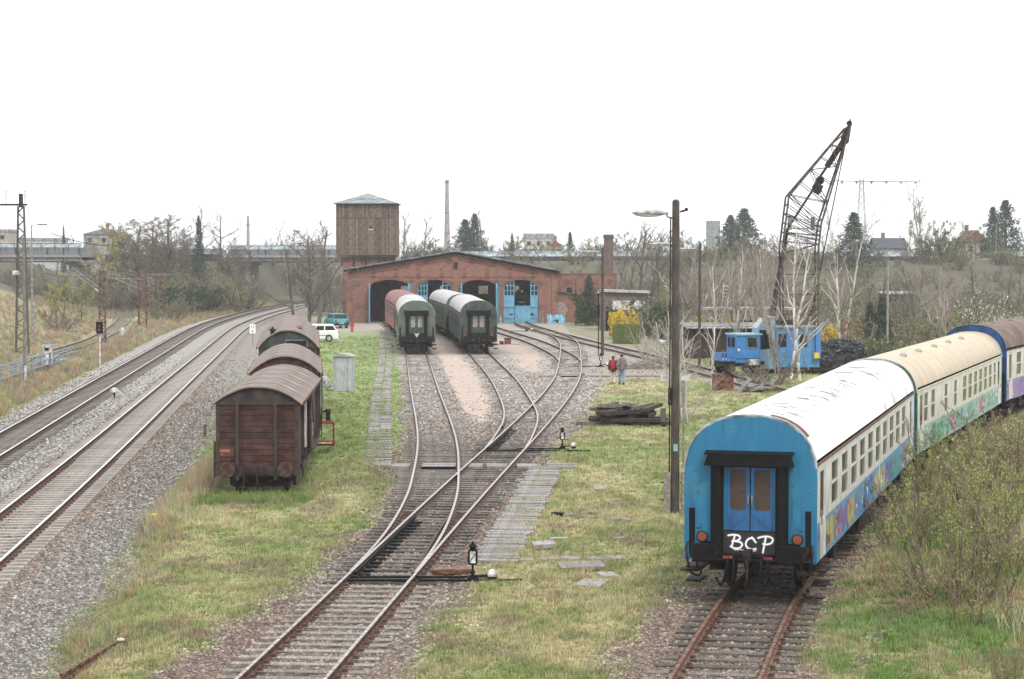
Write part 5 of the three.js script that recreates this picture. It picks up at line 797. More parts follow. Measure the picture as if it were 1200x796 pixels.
{
  const r = rng(301);
  for (let k = 0; k < 52; k++) { const px = rr(112, 290, r), Z = rr(280, 338, r); const kk = r() < .55 ? 0 : r() < .6 ? 1 : 2; plant(['bushA', 'bushB', 'bushG'][kk], (px - 600) * Z / F, Z, rr(3.4, 5.6, r), ['tangled grey', 'tangled reddish', 'greenish budding'][kk] + (Z > 310 ? ' bush high on the bank between the bridges' : ' bush at the foot of the bank between the bridges'), 'bushes on the bank between the bridges', r() * 6, 1.25); }
  for (let k = 0; k < 8; k++) { const px = rr(205, 240, r), Z = rr(262, 290, r); plant('bushE', (px - 600) * Z / F, Z, rr(2.6, 4, r), 'dark evergreen bush at the foot of the bank', 'evergreen bushes at the bank foot', r() * 6, 1.1); }
  for (let k = 0; k < 26; k++) { const Z = rr(190, 300, r), X = sA(Z) - rr(4, 13, r); if (Math.abs(X - sS(Z)) < 3) continue; const kk = r() < .5 ? 0 : r() < .5 ? 1 : 2; plant(['bushB', 'bushG', 'bushA'][kk], X, Z, rr(1.3, 3.2, r), ['low brown', 'low greenish', 'low grey'][kk] + ' bush in the dry verge beside the outer main line', 'scrub along the outer main line', r() * 6, 1.15); }
  for (let k = 0; k < 14; k++) { const Z = rr(180, 320, r), X = rr(-92, -52, r); const kk = r() < .6 ? 0 : 1; plant(['bushB', 'bushG'][kk], X, Z, rr(1.5, 3.4, r), ['brown', 'greenish'][kk] + ' scrubby bush on the dry slope behind the lattice mast', 'scrub on the far left slope', r() * 6, 1.2); }
  for (let k = 0; k < 16; k++) { const px = rr(300, 420, r), Z = rr(262, 335, r), X = (px - 600) * Z / F; if (X < sB(Z) + 4) continue; plant(r() < .5 ? 'bushG' : 'bushA', X, Z, rr(2.5, 4.6, r), 'brushy bush beyond the parked cars and bare trees', 'bushes behind the parked cars', r() * 6, 1.1); }
}
{ const r = rng(307);
  for (let k = 0; k < 16; k++) { const Z = rr(285, 345, r), X = rr(-98, -62, r); plant(['bushA', 'bushG', 'bushB'][k % 3], X, Z, rr(2.5, 4.5, r), ['grey', 'greenish', 'reddish'][k % 3] + ' bush on the slope under the left bridge', 'bushes under the left bridge', r() * 6, 1.3); }
  for (let k = 0; k < 16; k++) { const px = rr(285, 410, r), Z = rr(372, 430, r); plant(['bushG', 'bushA'][k % 2], (px - 600) * Z / F, Z, rr(3, 5.5, r), ['greenish', 'grey'][k % 2] + ' bush seen beneath and beyond the main line bridge', 'bushes beyond the main line bridge', r() * 6, 1.3); }
  for (let k = 0; k < 34; k++) { const px = rr(660, 1230, r), Z = bankCrest((px - 600) * 345 / F) - rr(6, 20, r); plant(['bushB', 'bushG', 'bushA'][k % 3], (px - 600) * Z / F, Z, rr(1.8, 3.0, r), ['reddish', 'greenish', 'greyish'][k % 3] + ' bush just below the road parapet on the right bank', 'bushes below the right road parapet', r() * 6, 1.6); }
}
plantPx('bareA', 373, 222, 256, 'large bare tree with a forked trunk beside the parked cars', undefined, 1.15, 1.2); plantPx('bareB', 389, 224, 275, 'bare tree next to the brick shed corner', undefined, 1.1, 2.2); plantPx('bareA', 345, 240, 285, 'lower spreading bare tree by the fence and the main line', undefined, 1.2, 4.0);
// centre background
for (const [px, t, k] of [[472, 246, 'bareB'], [483, 262, 'thin'], [495, 250, 'bareB'], [466, 268, 'thin']]) plantPx(k, px, 305, t, 'bare tree between the water tower and the tall chimney', 'bare trees behind the water tower', .8);
for (const [px, t] of [[489, 276], [503, 278], [515, 281]]) plantPx('bushG', px, 340, t, 'green grey bush on the road bank behind the shed roof', 'bushes behind the shed roof', 1.2);
plantPx('firA', 545, 372, 255, 'broad dark fir left of the pale tree behind the shed', undefined, 1.7); plantPx('firB', 556, 380, 248, 'slim dark fir behind the shed', undefined, 1.2); plantPx('bareB', 566, 376, 241, 'tall pale bare tree beside the dark firs', undefined, .75);
plantPx('firB', 600, 400, 272, 'small dark fir before the white block', undefined, .7); plantPx('firB', 668, 420, 270, 'dark fir standing alone at the right of the red gable', undefined, .8);
{
  const r = rng(303);
  for (let k = 0; k < 20; k++) { const px = 572 + k * 9 + rr(-3, 3, r); const kk = r() < .5 ? 0 : r() < .5 ? 1 : 2; plantPx(['bushG', 'bareA', 'bushA'][kk], px, rr(385, 470, r), rr(274, 287, r), ['greenish', 'spreading', 'greyish'][kk] + ' distant tree in the hazy row beyond the road parapet', 'distant trees beyond the road parapet', 1.3); }
  for (let k = 0; k < 30; k++) { const px = 745 + k * 16 + rr(-6, 6, r); const kk = r() < .45 ? 0 : r() < .5 ? 1 : 2; plantPx(['bareA', 'bushG', 'bareB'][kk], px, rr(380, 450, r), rr(266, 284, r), ['spreading', 'rounded', 'upright'][kk] + ' hazy tree beyond the road bank behind the crane', 'distant trees beyond the right road bank', 1.35); }
  for (let k = 0; k < 26; k++) { const px = 560 + k * 9.5 + rr(-4, 4, r); const kk = r() < .6 ? 0 : 1; plant(['bushB', 'bushA'][kk], (px - 600) * 300 / F, rr(285, 325, r), rr(2.6, 4.4, r), ['reddish', 'greyish'][kk] + ' bush on the slope behind the shed and yard wall', 'bushes on the slope behind the yard wall', r() * 6, 1.25); }
}
plantPx('firS', 690, 222, 320, 'small dark fir beside the brick annex', undefined, 1.1); plantPx('bushE', 701, 220, 335, 'rounded evergreen beside the small fir', undefined, .9);
plantPx('bushE', 762, 192, 345, 'dark evergreen bush behind the clipped hedge', 'evergreens behind the hedge', 1.1); plantPx('bushE', 778, 186, 352, 'tall evergreen bush right of the clipped hedge', undefined, 1); plantPx('bushG', 790, 180, 372, 'green bush at the base of the hidden lamp pole', undefined, 1);
plantPx('bushY', 727, 186, 358, 'bright yellow flowering bush beside the clipped hedge', undefined, .85); plantPx('bushY', 834, 166, 368, 'yellow flowering bush behind the brown timber shed', undefined, .9); plantPx('bushY', 966, 170, 378, 'yellow flowering bush right of the crane', undefined, .8); plantPx('bushY', 1016, 176, 378, 'yellow flowering bush beside the orange machine', undefined, .6);
for (const [px, Z, t, k] of [[734, 214, 262, 'bareB'], [747, 210, 256, 'bareA'], [762, 222, 266, 'bareB'], [776, 232, 272, 'bareA'], [722, 240, 282, 'bareB']]) plantPx(k, px, Z, t, 'dark bare tree behind the yellow bush and the flat roofed shed', 'bare trees behind the flat roofed shed', .95);
{
  const r = rng(305);
  for (let k = 0; k < 15; k++) { const px = rr(796, 925, r); const kk = r() < .5 ? 0 : 1; plantPx(['thin', 'thin2'][kk], px, rr(150, 235, r), rr(262, 312, r), ['slender straight', 'slender leaning'][kk] + ' pale bare tree in the thicket behind the blue crane', 'slender trees behind the crane', .9); }
  for (let k = 0; k < 26; k++) { const px = rr(965, 1225, r); const kk = r() < .3 ? 0 : r() < .4 ? 1 : 2; plantPx(['thin2', 'bareB', 'bareA'][kk], px, rr(150, 300, r), rr(300, 345, r), ['slender', 'upright', 'spreading'][kk] + ' bare tree in the brown thicket above the coach roofs', 'bare trees above the coach roofs', 1.1); }
  for (let k = 0; k < 88; k++) { const px = rr(770, 1240, r), Z = rr(165, 338, r); const kk = r() < .3 ? 0 : r() < .45 ? 1 : 2; plant(['bushB', 'bushA', 'bushG'][kk], (px - 600) * Z / F, Z, rr(2.4, 4.8, r), ['warm brown leafless', 'grey leafless', 'greenish budding'][kk] + (Z > 260 ? ' bush high on the slope behind the' : px > 1000 ? ' bush in the thicket beyond the' : ' bush in the thicket behind the') + (px > 1000 ? ' coach roofs' : ' crane'), 'thicket bushes behind the crane and coaches', r() * 6, 1.25); }
  for (let k = 0; k < 14; k++) { const px = rr(1000, 1230, r), Z = rr(120, 165, r), X = (px - 600) * Z / F; if (X < sR(Z) - 3.2 || X > sR(Z) + 3) { const kk = r() < .5 ? 0 : 1; plant(['bushB', 'bushG'][kk], X, Z, rr(2.2, 3.8, r), ['brown', 'greenish'][kk] + ' bush close behind the graffiti coaches', 'bushes close behind the coaches', r() * 6, 1.15); } }
}
plantPx('firA', 856, 425, 250, 'dark fir with a pointed top beside the silo tower', undefined, 1.7); plantPx('firA', 872, 432, 242, 'taller dark fir beside the pointed fir', undefined, 1.9); plantPx('firA', 1000, 330, 246, 'dense dark fir behind the crane boom', undefined, 1.6); plantPx('firB', 1163, 400, 240, 'thin dark fir left of a pair behind the red roof', undefined, 1.2); plantPx('firB', 1178, 405, 232, 'ragged dark fir right of a pair behind the red roof', undefined, 1.6);
plantPx('thin', 1078, 360, 207, 'very tall wispy tree behind the slate roofed house', undefined, 1.1); plantPx('birch2', 1062, 366, 222, 'tall drooping pale tree beside the wispy tree', undefined, 1.3); for (const px of [1088, 1102, 1116]) plantPx('bushG', px, 345, 254 + (px % 7), 'rounded green budding tree on the road bank', 'green budding trees on the road bank', .9);
plantPx('firS', 1034, 152, 345, 'dark green fir behind the cream coach', undefined, 1.2); plantPx('firS', 1020, 158, 352, 'squat dark fir beside the orange machine', undefined, 1.1); plantPx('bushW', 1150, 178, 338, 'white blossoming bush above the beige coach roof', undefined, .9); plantPx('bushW', 1196, 172, 345, 'white blossoming bush above the brown coach roof', undefined, .8);
for (const [px, Z, t, lab] of [[834, 118, 300, 'pale birch sapling beside the wooden lamp pole'], [862, 150, 285, 'tall birch behind the small blue locomotive'], [895, 160, 282, 'white stemmed birch left of the crane boom']]) plantPx('birch', px, Z, t, lab, undefined, .75);
plantPx('round', 362, 232, 266, 'full crowned bare tree before the left side of the water tower', undefined, 1.1, .5);
// birches by the crane and leaning pair
plant('birch', P(936, 447).X, 122, 9.4, 'white birch stem in front of the blue crane cab', undefined, .4, 1); plant('birch2', P(929, 449).X - .1, 121.4, 8.6, 'birch with leaning branches beside the white birch stem', undefined, 2.5, 1);
plant('birch', P(982, 412).X, 160, 12.5, 'birch leaning right of the crane beside the coal heap', undefined, 3.2, .8).rotation.z = -.1; plant('birch2', P(988, 412).X, 161, 11.5, 'thin birch paired with the leaning birch', undefined, .2, .8).rotation.z = -.13;
plant('thin', P(868, 432).X, 138, 8.5, 'bare stem standing behind the small blue locomotive', undefined, 1, .8); plant('thin2', P(905, 436).X, 128, 8.6, 'bare stems in front of the tall blue cab', undefined, 2, .7);
plant('sapling', P(808, 492).X, 93, 6.9, 'pale multi stemmed sapling behind the tall wooden pole', undefined, 1.1, 1.1); plant('sapling', P(765, 430).X, 140, 4.2, 'pale brushy sapling beside the track by the hedge', undefined, 3.0, 1.3);
plant('bushA', P(905, 452).X, 119, 1.9, 'low twiggy bush in front of the blue crane cab', undefined, 1, 1.6); plant('bushB', P(880, 450).X, 122, 1.2, 'low brush beside the scrap pile', undefined, 2, 1.5);
// right foreground shrubs
for (const [k, px, py, h, w, lab] of [['nearA', 1128, 690, 3.4, .82, 'large budding shrub with reddish stems beside the graffiti coach'], ['nearA', 1195, 652, 3.3, .95, 'wide budding shrub behind the large shrub'], ['nearB', 1068, 628, 2.0, .8, 'thin budding shrub close to the graffiti coach side'], ['nearB', 1140, 598, 2.9, .9, 'grey green shrub beside the cream coach'], ['nearA', 1086, 576, 2.2, .7, 'leafy shrub at the joint of the two nearest coaches'], ['nearB', 1200, 574, 3.0, 1.0, 'twiggy brown shrub below the dark blue coach'], ['nearB', 1172, 538, 2.4, 1.1, 'brown brush below the cream coach end'], ['nearA', 1122, 545, 2.0, .9, 'budding brush below the cream coach windows'], ['nearC', 1130, 704, 1.4, .9, 'dry reddish bramble heap under the large shrub'], ['nearC', 1084, 678, 1.0, .8, 'dry bramble beside the stony footpath'], ['nearC', 1188, 694, 1.3, 1.0, 'dry bramble tangle on the grassy bank'], ['nearB', 1178, 786, .9, .5, 'small leafy shrub at the bottom of the bank']]) { const q = P(px, py, .35); plant(k, q.X, q.Z, h, lab, undefined, R0() * 6.28, w); }
{ // clipped hedge
  const q = P(734, 402), T = thing('clipped_hedge', 'clipped green boxy hedge beside the yellow bush', 'hedge', [q.X, 0, -q.Z + .6], -.5), r = rng(77), b = buf(), col = [.12, .16, .045]; for (let k = 0; k < 5200; k++) { const f = r() * 5 | 0, x = f === 0 ? -1 : f === 1 ? 1 : rr(-1, 1, r), y = f === 2 ? 1 : rr(0, 1, r), z = f === 3 ? 1 : f === 4 ? -1 : rr(-1, 1, r); leafAt(b, x * 1.05 + rr(-.06, .06, r), y * 1.55 + rr(-.05, .05, r), z * .55 + rr(-.06, .06, r), .1, col, r); }
  const m = new THREE.Mesh(bgeo(b), vegMat); m.name = 'foliage'; T.add(m); mk('twig_core', mat([.12, .16, .045]), T, B(1.95, 1.48, .95, 0, .74, 0));
}
console.log('objects');
const at = (px, py, h = 0) => { const q = P(px, py, h); return [q.X, h, -q.Z]; };
// ---------- wooden poles with lamps ----------
function lampPole(px, pyBase, pyTop, r, label, heads, o = {}) {
  const q = o.Z ? { X: (px - 600) * o.Z / F, Z: o.Z } : P(px, pyBase), H = CAM_Y + (300 - pyTop) * q.Z / F, T = thing('lamp_pole', label, 'lamp post', [q.X, 0, -q.Z]);
  mk('pole', M.poleWood, T, C([0, -.3, 0], [0, H - .06, 0], r, r * .82, 12), C([0, H - .06, 0], [0, H, 0], r * .82, r * .5, 12));
  for (const [dx, y, L] of heads) { const sg = Math.sign(dx); const a = mk('lamp_arm', M.galv, T, tube([[0, H - y - .12, 0], [sg * .25, H - y - .06, 0], [dx * .5, H - y, 0]], .03)); const hd = mk('lamp_head', mat([.5, .52, .5], { t: 'grime', s: .7, r: .5 }), a, ball(1, dx * .5 + sg * L * .5, H - y + .04, 0, L * .56, .085, .15, 16)); mk('lamp_glass', M.white, hd, ball(1, dx * .5 + sg * L * .55, H - y - .01, 0, L * .42, .07, .12, 14)); }
  return T;
}
{
  const T = lampPole(791, 602, 234, .128, 'tall weathered wooden pole with a long lamp head beside the blue coach', [[-.5, .42, .95]]), H = CAM_Y + (300 - 234) * P(791, 602).Z / F;
  mk('pole_clamp', M.iron, T, B(.08, .5, .3, -.16, H * .62 - 2.2, 0), C([.12, H - .35, 0], [.3, H - .3, 0], .03), ball(.05, .3, H - .28, 0)); mk('cable_conduit', M.iron, T, C([-.17, 1.2, .05], [-.15, H - .5, .03], .02)); mk('number_plate', mat([.2, .4, .4]), T, B(.12, .2, .01, 0, 1.9, .16));
  for (const [x, l] of [[-.26, 'left'], [.3, 'right']]) { const s = mk('pole_stub', mat([.34, .31, .28], { t: 'concrete', s: .6 }), T, B(.18, 1.3, .2, x * .9, .55, .02)); mk('bolt', M.iron, s, C([x - .16, .9, .05], [x + .16, .9, .05], .02), C([x - .16, .4, .05], [x + .16, .4, .05], .02)); }
  lampPole(793.5, 0, 262, .13, 'wooden pole with lamp hidden behind the tall pole', [[-.5, .95, .95]], { Z: 92 }); lampPole(820, 0, 285, .1, 'wooden lamp pole among the bare stems before the brown shed', [[-.55, .42, 1.6]], { Z: 135 });
  const U = lampPole(706, 417, 290, .12, 'dark lamp pole with signal box beside the yellow bush', [[-.55, .35, 1.2]]); mk('signal_box', M.black, U, B(.25, .5, .25, -.3, 4.7, .1), B(.2, .9, .2, -.3, 3.3, .1), C([-.3, 0, .1], [-.3, 4.5, .1], .04)); mk('signal_lens', M.white, U, B(.18, .3, .03, -.3, 4.75, .24));
  const s = at(790, 466), p = thing('white_board', 'small white board on a thin post behind the tall pole', 'sign', [P(791, 560).X + .22, 0, -P(791, 560).Z - 3]); mk('post', M.galv, p, C([.3, 0, 0], [.3, 3.3, 0], .03)); mk('board', M.white, p, B(1.0, .2, .04, 0, 3.15, .05, 0, 0, .04));
}
// ---------- catenary masts and line side equipment ----------
const mastMat = mat([.13, .11, .085], { t: 'rust', s: 1.2, r: .85 }), mastG = mat([.12, .125, .1], { t: 'grime', s: 1, r: .8 });
function latticeMast(T, H, w0, w1, m, bays = 14) {
  const g = [], h = [], wd = t => lerp(w0, w1, t) / 2; for (const a of [-1, 1]) for (const e of [-1, 1]) g.push(bar([a * w0 / 2, 0, e * .16], [a * w1 / 2, H, e * .1], .1, .05));
  mk('chords', m, T, g); for (let k = 0; k < bays; k++) { const a = k / bays, b = (k + 1) / bays, s = k % 2 ? 1 : -1; for (const e of [-.14, .14]) h.push(bar([-s * wd(a), a * H, e], [s * wd(b), b * H, e], .05, .03)); } mk('lattice_bars', m, T, h); mk('foundation', M.concrete, T, B(w0 + .5, .4, .8, 0, .05, 0));
}
{
  const q = P(26, 417), H = CAM_Y + (300 - 240) * q.Z / F; const T = thing('catenary_mast', 'tall greenish lattice catenary mast beside the blue railing', 'mast', [q.X, gh(q.X, q.Z) - .1, -q.Z]); latticeMast(T, H, .95, .42, mastG, 22);
  mk('top_post', M.iron, T, B(.28, 1, .2, 0, H + .4, 0)); mk('cross_beam', M.iron, T, B(2.0, .14, .14, -.55, H + .1, 0)); for (const x of [-1.1, .3]) { const i = mk('insulator', mat([.16, .09, .07], { r: .3 }), T, ...[0, 1, 2, 3, 4].map(k => C([x, H + .25 + k * .16, 0], [x, H + .33 + k * .16, 0], .09, .05, 8))); mk('cap', M.galv, i, ball(.06, x, H + 1.08, 0)); } mk('sign_plate', M.white, T, B(.5, .3, .04, -.35, H * .56, .3));
  const q2 = P(120, 404), H2 = CAM_Y + (300 - 316) * q2.Z / F, T2 = thing('catenary_mast', 'slim dark lattice mast with slanted white struts near the signal', 'mast', [q2.X, -.1, -q2.Z]); latticeMast(T2, H2, .5, .4, mastMat, 16); mk('cantilever_strut', M.galv, T2, C([0, H2 - 1.9, 0], [-2.5, H2 - .1, 0], .04), C([0, H2 - 1.6, 0], [-2.5, H2 + .3, 0], .04), C([0, H2 - .6, 0], [3.2, H2 - .7, 0], .03)); mk('insulator', M.white, T2, C([-.2, H2 - 1.8, 0], [-.6, H2 - 1.5, 0], .07));
  for (const [px, py, pt, lab] of [[167, 384, 317, 'rusty double post mast beside the outer main line'], [185.5, 366, 317, 'farther rusty mast in the line side scrub']]) { const w = P(px, py), h = CAM_Y + (300 - pt) * w.Z / F, m = thing('catenary_mast', lab, 'mast', [w.X, -.1, -w.Z]); latticeMast(m, h, .8, .7, M.rustSteel, 14); mk('cantilever_strut', M.galv, m, C([0, h - 1.4, 0], [-4, h + .2, 0], .035), C([0, h - 1.9, 0], [-4.2, h - .2, 0], .035), C([0, h - .3, 0], [3, h - .4, 0], .03)); }
  const l = P(37.5, 420), Hl = CAM_Y + (300 - 261) * (l.Z + 20) / F, L = thing('street_lamp', 'thin street lamp behind the tall lattice mast', 'street lamp', [(37.5 - 600) * (l.Z + 20) / F, gh(-38, l.Z + 20) - .1, -l.Z - 20]); mk('pole', M.galv, L, C([0, 0, 0], [0, Hl, 0], .1, .05)); mk('lamp_head', M.galv, L, bar([0, Hl, 0], [.7, Hl + .05, 0], .06), B(.7, .12, .25, .9, Hl + .05, 0));
  const s = P(117, 427), S = thing('railway_signal', 'black boxed railway signal on a pale post beside the outer main line', 'signal', [s.X, -.05, -s.Z]); mk('post', M.white, S, C([0, -.2, 0], [0, 3, 0], .055)); const b = mk('signal_head', M.black, S, B(.42, .8, .3, 0, 2.55, .05)); mk('hood', M.black, b, B(.36, .05, .2, 0, 2.8, .28)); mk('lens', mat([.3, .03, .02], { r: .2 }), b, C([0, 2.65, .2], [0, 2.65, .22], .08), C([0, 2.4, .2], [0, 2.4, .22], .08));
  const p = P(29, 444), W = thing('thin_post', 'thin grey wooden post in front of the lattice mast', 'post', [p.X, -.1, -p.Z]); mk('post', mat([.26, .24, .21], { t: 'woodV', s: 1 }), W, C([0, -.2, 0], [0, 8.6, 0], .1, .08)); mk('white_base', M.white, W, C([.06, 0, .1], [.06, .9, .1], .07));
  const p2 = P(160, 402), W2 = thing('marker_post', 'thin pale line side post right of the signal', 'post', [p2.X, -.05, -p2.Z]); mk('post', M.galv, W2, C([0, -.2, 0], [0, 2.2, 0], .05)); mk('plate', M.white, W2, B(.2, .3, .03, 0, 2.1, .06));
  const p3 = P(143, 394), W3 = thing('white_cabinet', 'small white marker box in the dry grass by the branch track', 'box', [p3.X, 0, -p3.Z]); mk('box', M.white, W3, B(.45, .8, .3, 0, .45, 0)); mk('lid', M.galv, W3, B(.5, .05, .35, 0, .87, 0));
}
{ // overhead wires of the electrified lines
  const wire = (s, off, h, lab, z0 = 40, z1 = 330) => { const g = [], st = 60; for (let z = z0; z < z1; z += st) { const pts = []; for (let k = 0; k <= 6; k++) { const Z = z + k / 6 * st; pts.push([s(Z) + off, h + .9 * Math.pow(k / 3 - 1, 2) * .6, -Z]); } g.push(tube(pts, .022, 4, 12)); } tag(mk('overhead_wire', M.iron, null, g), lab, 'wire'); };
  wire(sA, -3.0, 8.1, 'sagging feeder wire strung along the line side masts', 120, 300); wire(sS, 0, 5.6, 'overhead contact wire above the branch track', 150, 330);
}
{ // blue railing and cabinet by the mast
  const a = P(-12, 450), b = P(58, 428), blue = mat([.3, .42, .54], { t: 'grime', s: 1, r: .5 });
  const run = (x0, z0, x1, z1, lab) => { const T = thing('bridge_railing', lab, 'railing', [(x0 + x1) / 2, 0, -(z0 + z1) / 2]), dx = (x1 - x0) / 2, dz = (z1 - z0) / 2, y = gh((x0 + x1) / 2, (z0 + z1) / 2) - .05; for (const h of [.35, .7, 1.1]) mk('rail', blue, T, C([-dx, y + h, dz], [dx, y + h, -dz], .035)); for (let k = 0; k <= 6; k++) { const t = k / 3 - 1; mk('post', blue, T, C([dx * t, y - .2, -dz * t], [dx * t, y + 1.1, -dz * t], .04)); } };
  run(a.X, a.Z, b.X, b.Z, 'pale blue tubular railing nearest the main line by the mast'); run(a.X - 1, a.Z + 10, b.X, b.Z, 'pale blue tubular railing behind the white cabinet'); run(b.X, b.Z + .2, b.X - .6, b.Z + 11, 'short pale blue cross railing at the culvert end');
  const c = P(44, 430), T = thing('signal_cabinet', 'small white equipment cabinet inside the blue railing', 'cabinet', [c.X, -.1, -c.Z - 3]); mk('body', M.white, T, B(.62, 1.5, .5, 0, .8, 0)); mk('cap', M.galv, T, B(.7, .08, .58, 0, 1.58, 0)); mk('vent', M.black, T, B(.28, .2, .02, 0, 1.15, .26));
}
{ // small line side markers
  const m = P(134, 464), T = thing('mushroom_marker', 'white domed marker between the two main lines', 'marker', [m.X, gh(m.X, m.Z), -m.Z]); mk('stem', M.black, T, C([0, -.1, 0], [0, .32, 0], .05)); mk('dome', M.white, T, new THREE.SphereGeometry(.23, 16, 8, 0, 6.3, 0, 1.57).translate(0, .3, 0), C([0, .29, 0], [0, .3, 0], .23, .23, 16));
  const y = P(181, 597), Y = thing('yellow_marker', 'small yellow marker stub at the ballast edge', 'marker', [y.X, gh(y.X, y.Z), -y.Z]); mk('stub', mat([.62, .46, .02], { t: 'grime', s: .4 }), Y, C([0, -.1, 0], [0, .2, 0], .1, .1, 12)); mk('top', mat([.7, .55, .05]), Y, C([0, .2, 0], [0, .23, 0], .115, .1, 12));
  const b = P(240, 502), Bq = thing('wooden_stub', 'short rusty brown stub post left of the goods wagon', 'post', [b.X, gh(b.X, b.Z), -b.Z]); mk('post', M.rustSteel, Bq, B(.12, .62, .12, 0, .2, 0)); mk('cap', M.galv, Bq, B(.15, .04, .15, 0, .53, 0));
  const k = P(296, 402), K = thing('kilometre_sign', 'white kilometre board reading 12 over 4 beside the main line', 'sign', [k.X, gh(k.X, k.Z) - .05, -k.Z]); const kt = new THREE.MeshStandardMaterial({ roughness: .6, map: canvasTex(128, 192, (g, w, h) => { g.fillStyle = '#e9e9e4'; g.fillRect(0, 0, w, h); g.fillStyle = '#17181a'; g.font = 'bold 84px sans-serif'; g.textAlign = 'center'; g.fillText('12', 64, 84); g.fillText('4', 64, 172); }) });
  mk('post', M.galv, K, C([0, 0, -.03], [0, 1.3, -.03], .035)); mk('board', M.white, K, B(.5, .78, .03, 0, 1.5, 0)); const f = new THREE.Mesh(new THREE.PlaneGeometry(.48, .76), kt); f.name = 'printed_face'; f.position.set(0, 1.5, .017); K.add(f);
}
{ // pale fence beside the wagons and lattice gate
  const blue = mat([.36, .45, .48], { t: 'grime', s: 1, r: .6 }), T = thing('panel_fence', 'pale blue grey slatted fence between the main line and the wagons', 'fence', [sW(88) - 2.3, 0, -88], .09); for (let k = 0; k < 14; k++) { const z = 8 - k * 1.25; mk('post', k % 3 ? blue : M.black, T, B(.09, 1.5, .09, 0, .6, z)); mk('panel', k % 2 ? blue : mat([.16, .24, .26], { t: 'grime', s: 1 }), T, B(.05, 1.05, 1.05, 0, .7, z - .62)); } mk('top_rail', blue, T, B(.07, .07, 17.6, 0, 1.32, -.4));
  const g = P(352, 373), G = thing('mesh_fence', 'grey mesh fence at the end of the wagon siding', 'fence', [g.X, 0, -g.Z]); for (let k = 0; k < 7; k++) mk('post', blue, G, C([k * .5 - 1.5, 0, k * .3], [k * .5 - 1.5, 1.7, k * .3], .035)); mk('rail', blue, G, C([-1.5, 1.6, 0], [1.5, 1.6, 1.8], .025), C([-1.5, .3, 0], [1.5, .3, 1.8], .025), C([-1.5, .95, 0], [1.5, .95, 1.8], .02));
}
// ---------- yard furniture left ----------
{
  const c = P(401.5, 460), T = thing('grey_cabinet', 'pale grey metal locker with rounded top on the lawn', 'cabinet', [c.X, 0, -c.Z + .1], -.12), s = F / c.Z, w = 22 / s, h = 43 / s, gm = mat([.46, .5, .52], { t: 'streak', s: 1.5, r: .55 }); mk('body', gm, T, B(w, h, .8, 0, h / 2, -.4)); const a = []; for (let i = 0; i <= 10; i++) { const x = lerp(w / 2 + .06, -w / 2 - .06, i / 10); a.push([x, h + .12 * (1 - Math.pow(x / (w / 2 + .06), 2))]); } mk('roof', mat([.6, .6, .56], { t: 'grime', s: 1 }), T, ext([...a, [-w / 2 - .06, h - .03], [w / 2 + .06, h - .03]], .95).translate(0, 0, -.85)); mk('door_seam', M.galv, T, B(.02, h - .2, .01, w * .28, h / 2, .006), B(.02, h - .2, .01, -w * .44, h / 2, .006)); mk('plinth', M.concrete, T, B(w + .1, .1, .9, 0, .03, -.4));
  const r = P(379, 523), R = thing('steel_rack', 'red tubular steel frame standing beside the brown wagon', 'frame', [r.X, 0, -r.Z], .1), rm = mat([.42, .06, .03], { t: 'grime', s: .5, r: .5 }), k = F / r.Z, fw = 24 / k, fh = 28 / k; for (const z of [0, -.75]) { mk('post', rm, R, B(.06, fh, .06, -fw / 2, fh / 2, z), B(.06, fh, .06, fw / 2, fh / 2, z)); mk('rail', rm, R, B(fw, .06, .06, 0, fh - .03, z), B(fw, .06, .06, 0, .12, z)); } mk('side_rail', rm, R, B(.06, .06, .7, -fw / 2, fh - .04, -.375), B(.06, .06, .7, fw / 2, fh - .04, -.375)); mk('base_tray', rm, R, B(fw, .1, .7, 0, .06, -.375)); mk('white_stripe', M.white, R, B(fw * .8, .06, .01, 0, .13, .037));
  const d = P(384.5, 497), Dn = thing('dark_post', 'dark hydrant post behind the red frame', 'post', [d.X, 0, -d.Z]); mk('post', M.black, Dn, C([0, 0, 0], [0, .58, 0], .1, .1, 12)); mk('cap', M.iron, Dn, C([0, .58, 0], [0, .66, 0], .15, .13, 12), B(.35, .07, .07, -.2, .55, 0));
  const w2 = P(383, 458), W = thing('white_sack', 'slumped white sack hanging beside the second wagon', 'sack', [w2.X, 0, -w2.Z]); const sg = ball(1, 0, .42, 0, .26, .42, .24, 14), sp = sg.attributes.position; for (let i = 0; i < sp.count; i++) { const n = .85 + .3 * fbm(sp.getX(i) * 5 + 9, sp.getY(i) * 5, 2, 7); sp.setXYZ(i, sp.getX(i) * n + (sp.getY(i) - .4) * -.35, Math.max(.0, sp.getY(i)), sp.getZ(i) * n); } sg.computeVertexNormals(); mk('sack', mat([.7, .7, .68], { t: 'grime', s: .6 }), W, sg, ball(.2, .3, .1, .1, 1.2, .5, 1)); mk('neck', M.white, W, C([-.16, .8, 0], [-.24, 1.02, 0], .07, .12, 8));
  const hy = P(412.5, 389), Hd = thing('red_hydrant', 'red hydrant post on the lawn before the shed', 'hydrant', [hy.X, 0, -hy.Z]); mk('barrel', mat([.4, .05, .04], { r: .5 }), Hd, C([0, 0, 0], [0, .8, 0], .13, .13, 12), C([0, .0, 0], [0, .08, 0], .2, .2, 12)); mk('bonnet', mat([.32, .04, .03]), Hd, ball(.16, 0, .82, 0), C([-.25, .6, 0], [.25, .6, 0], .07)); 
}
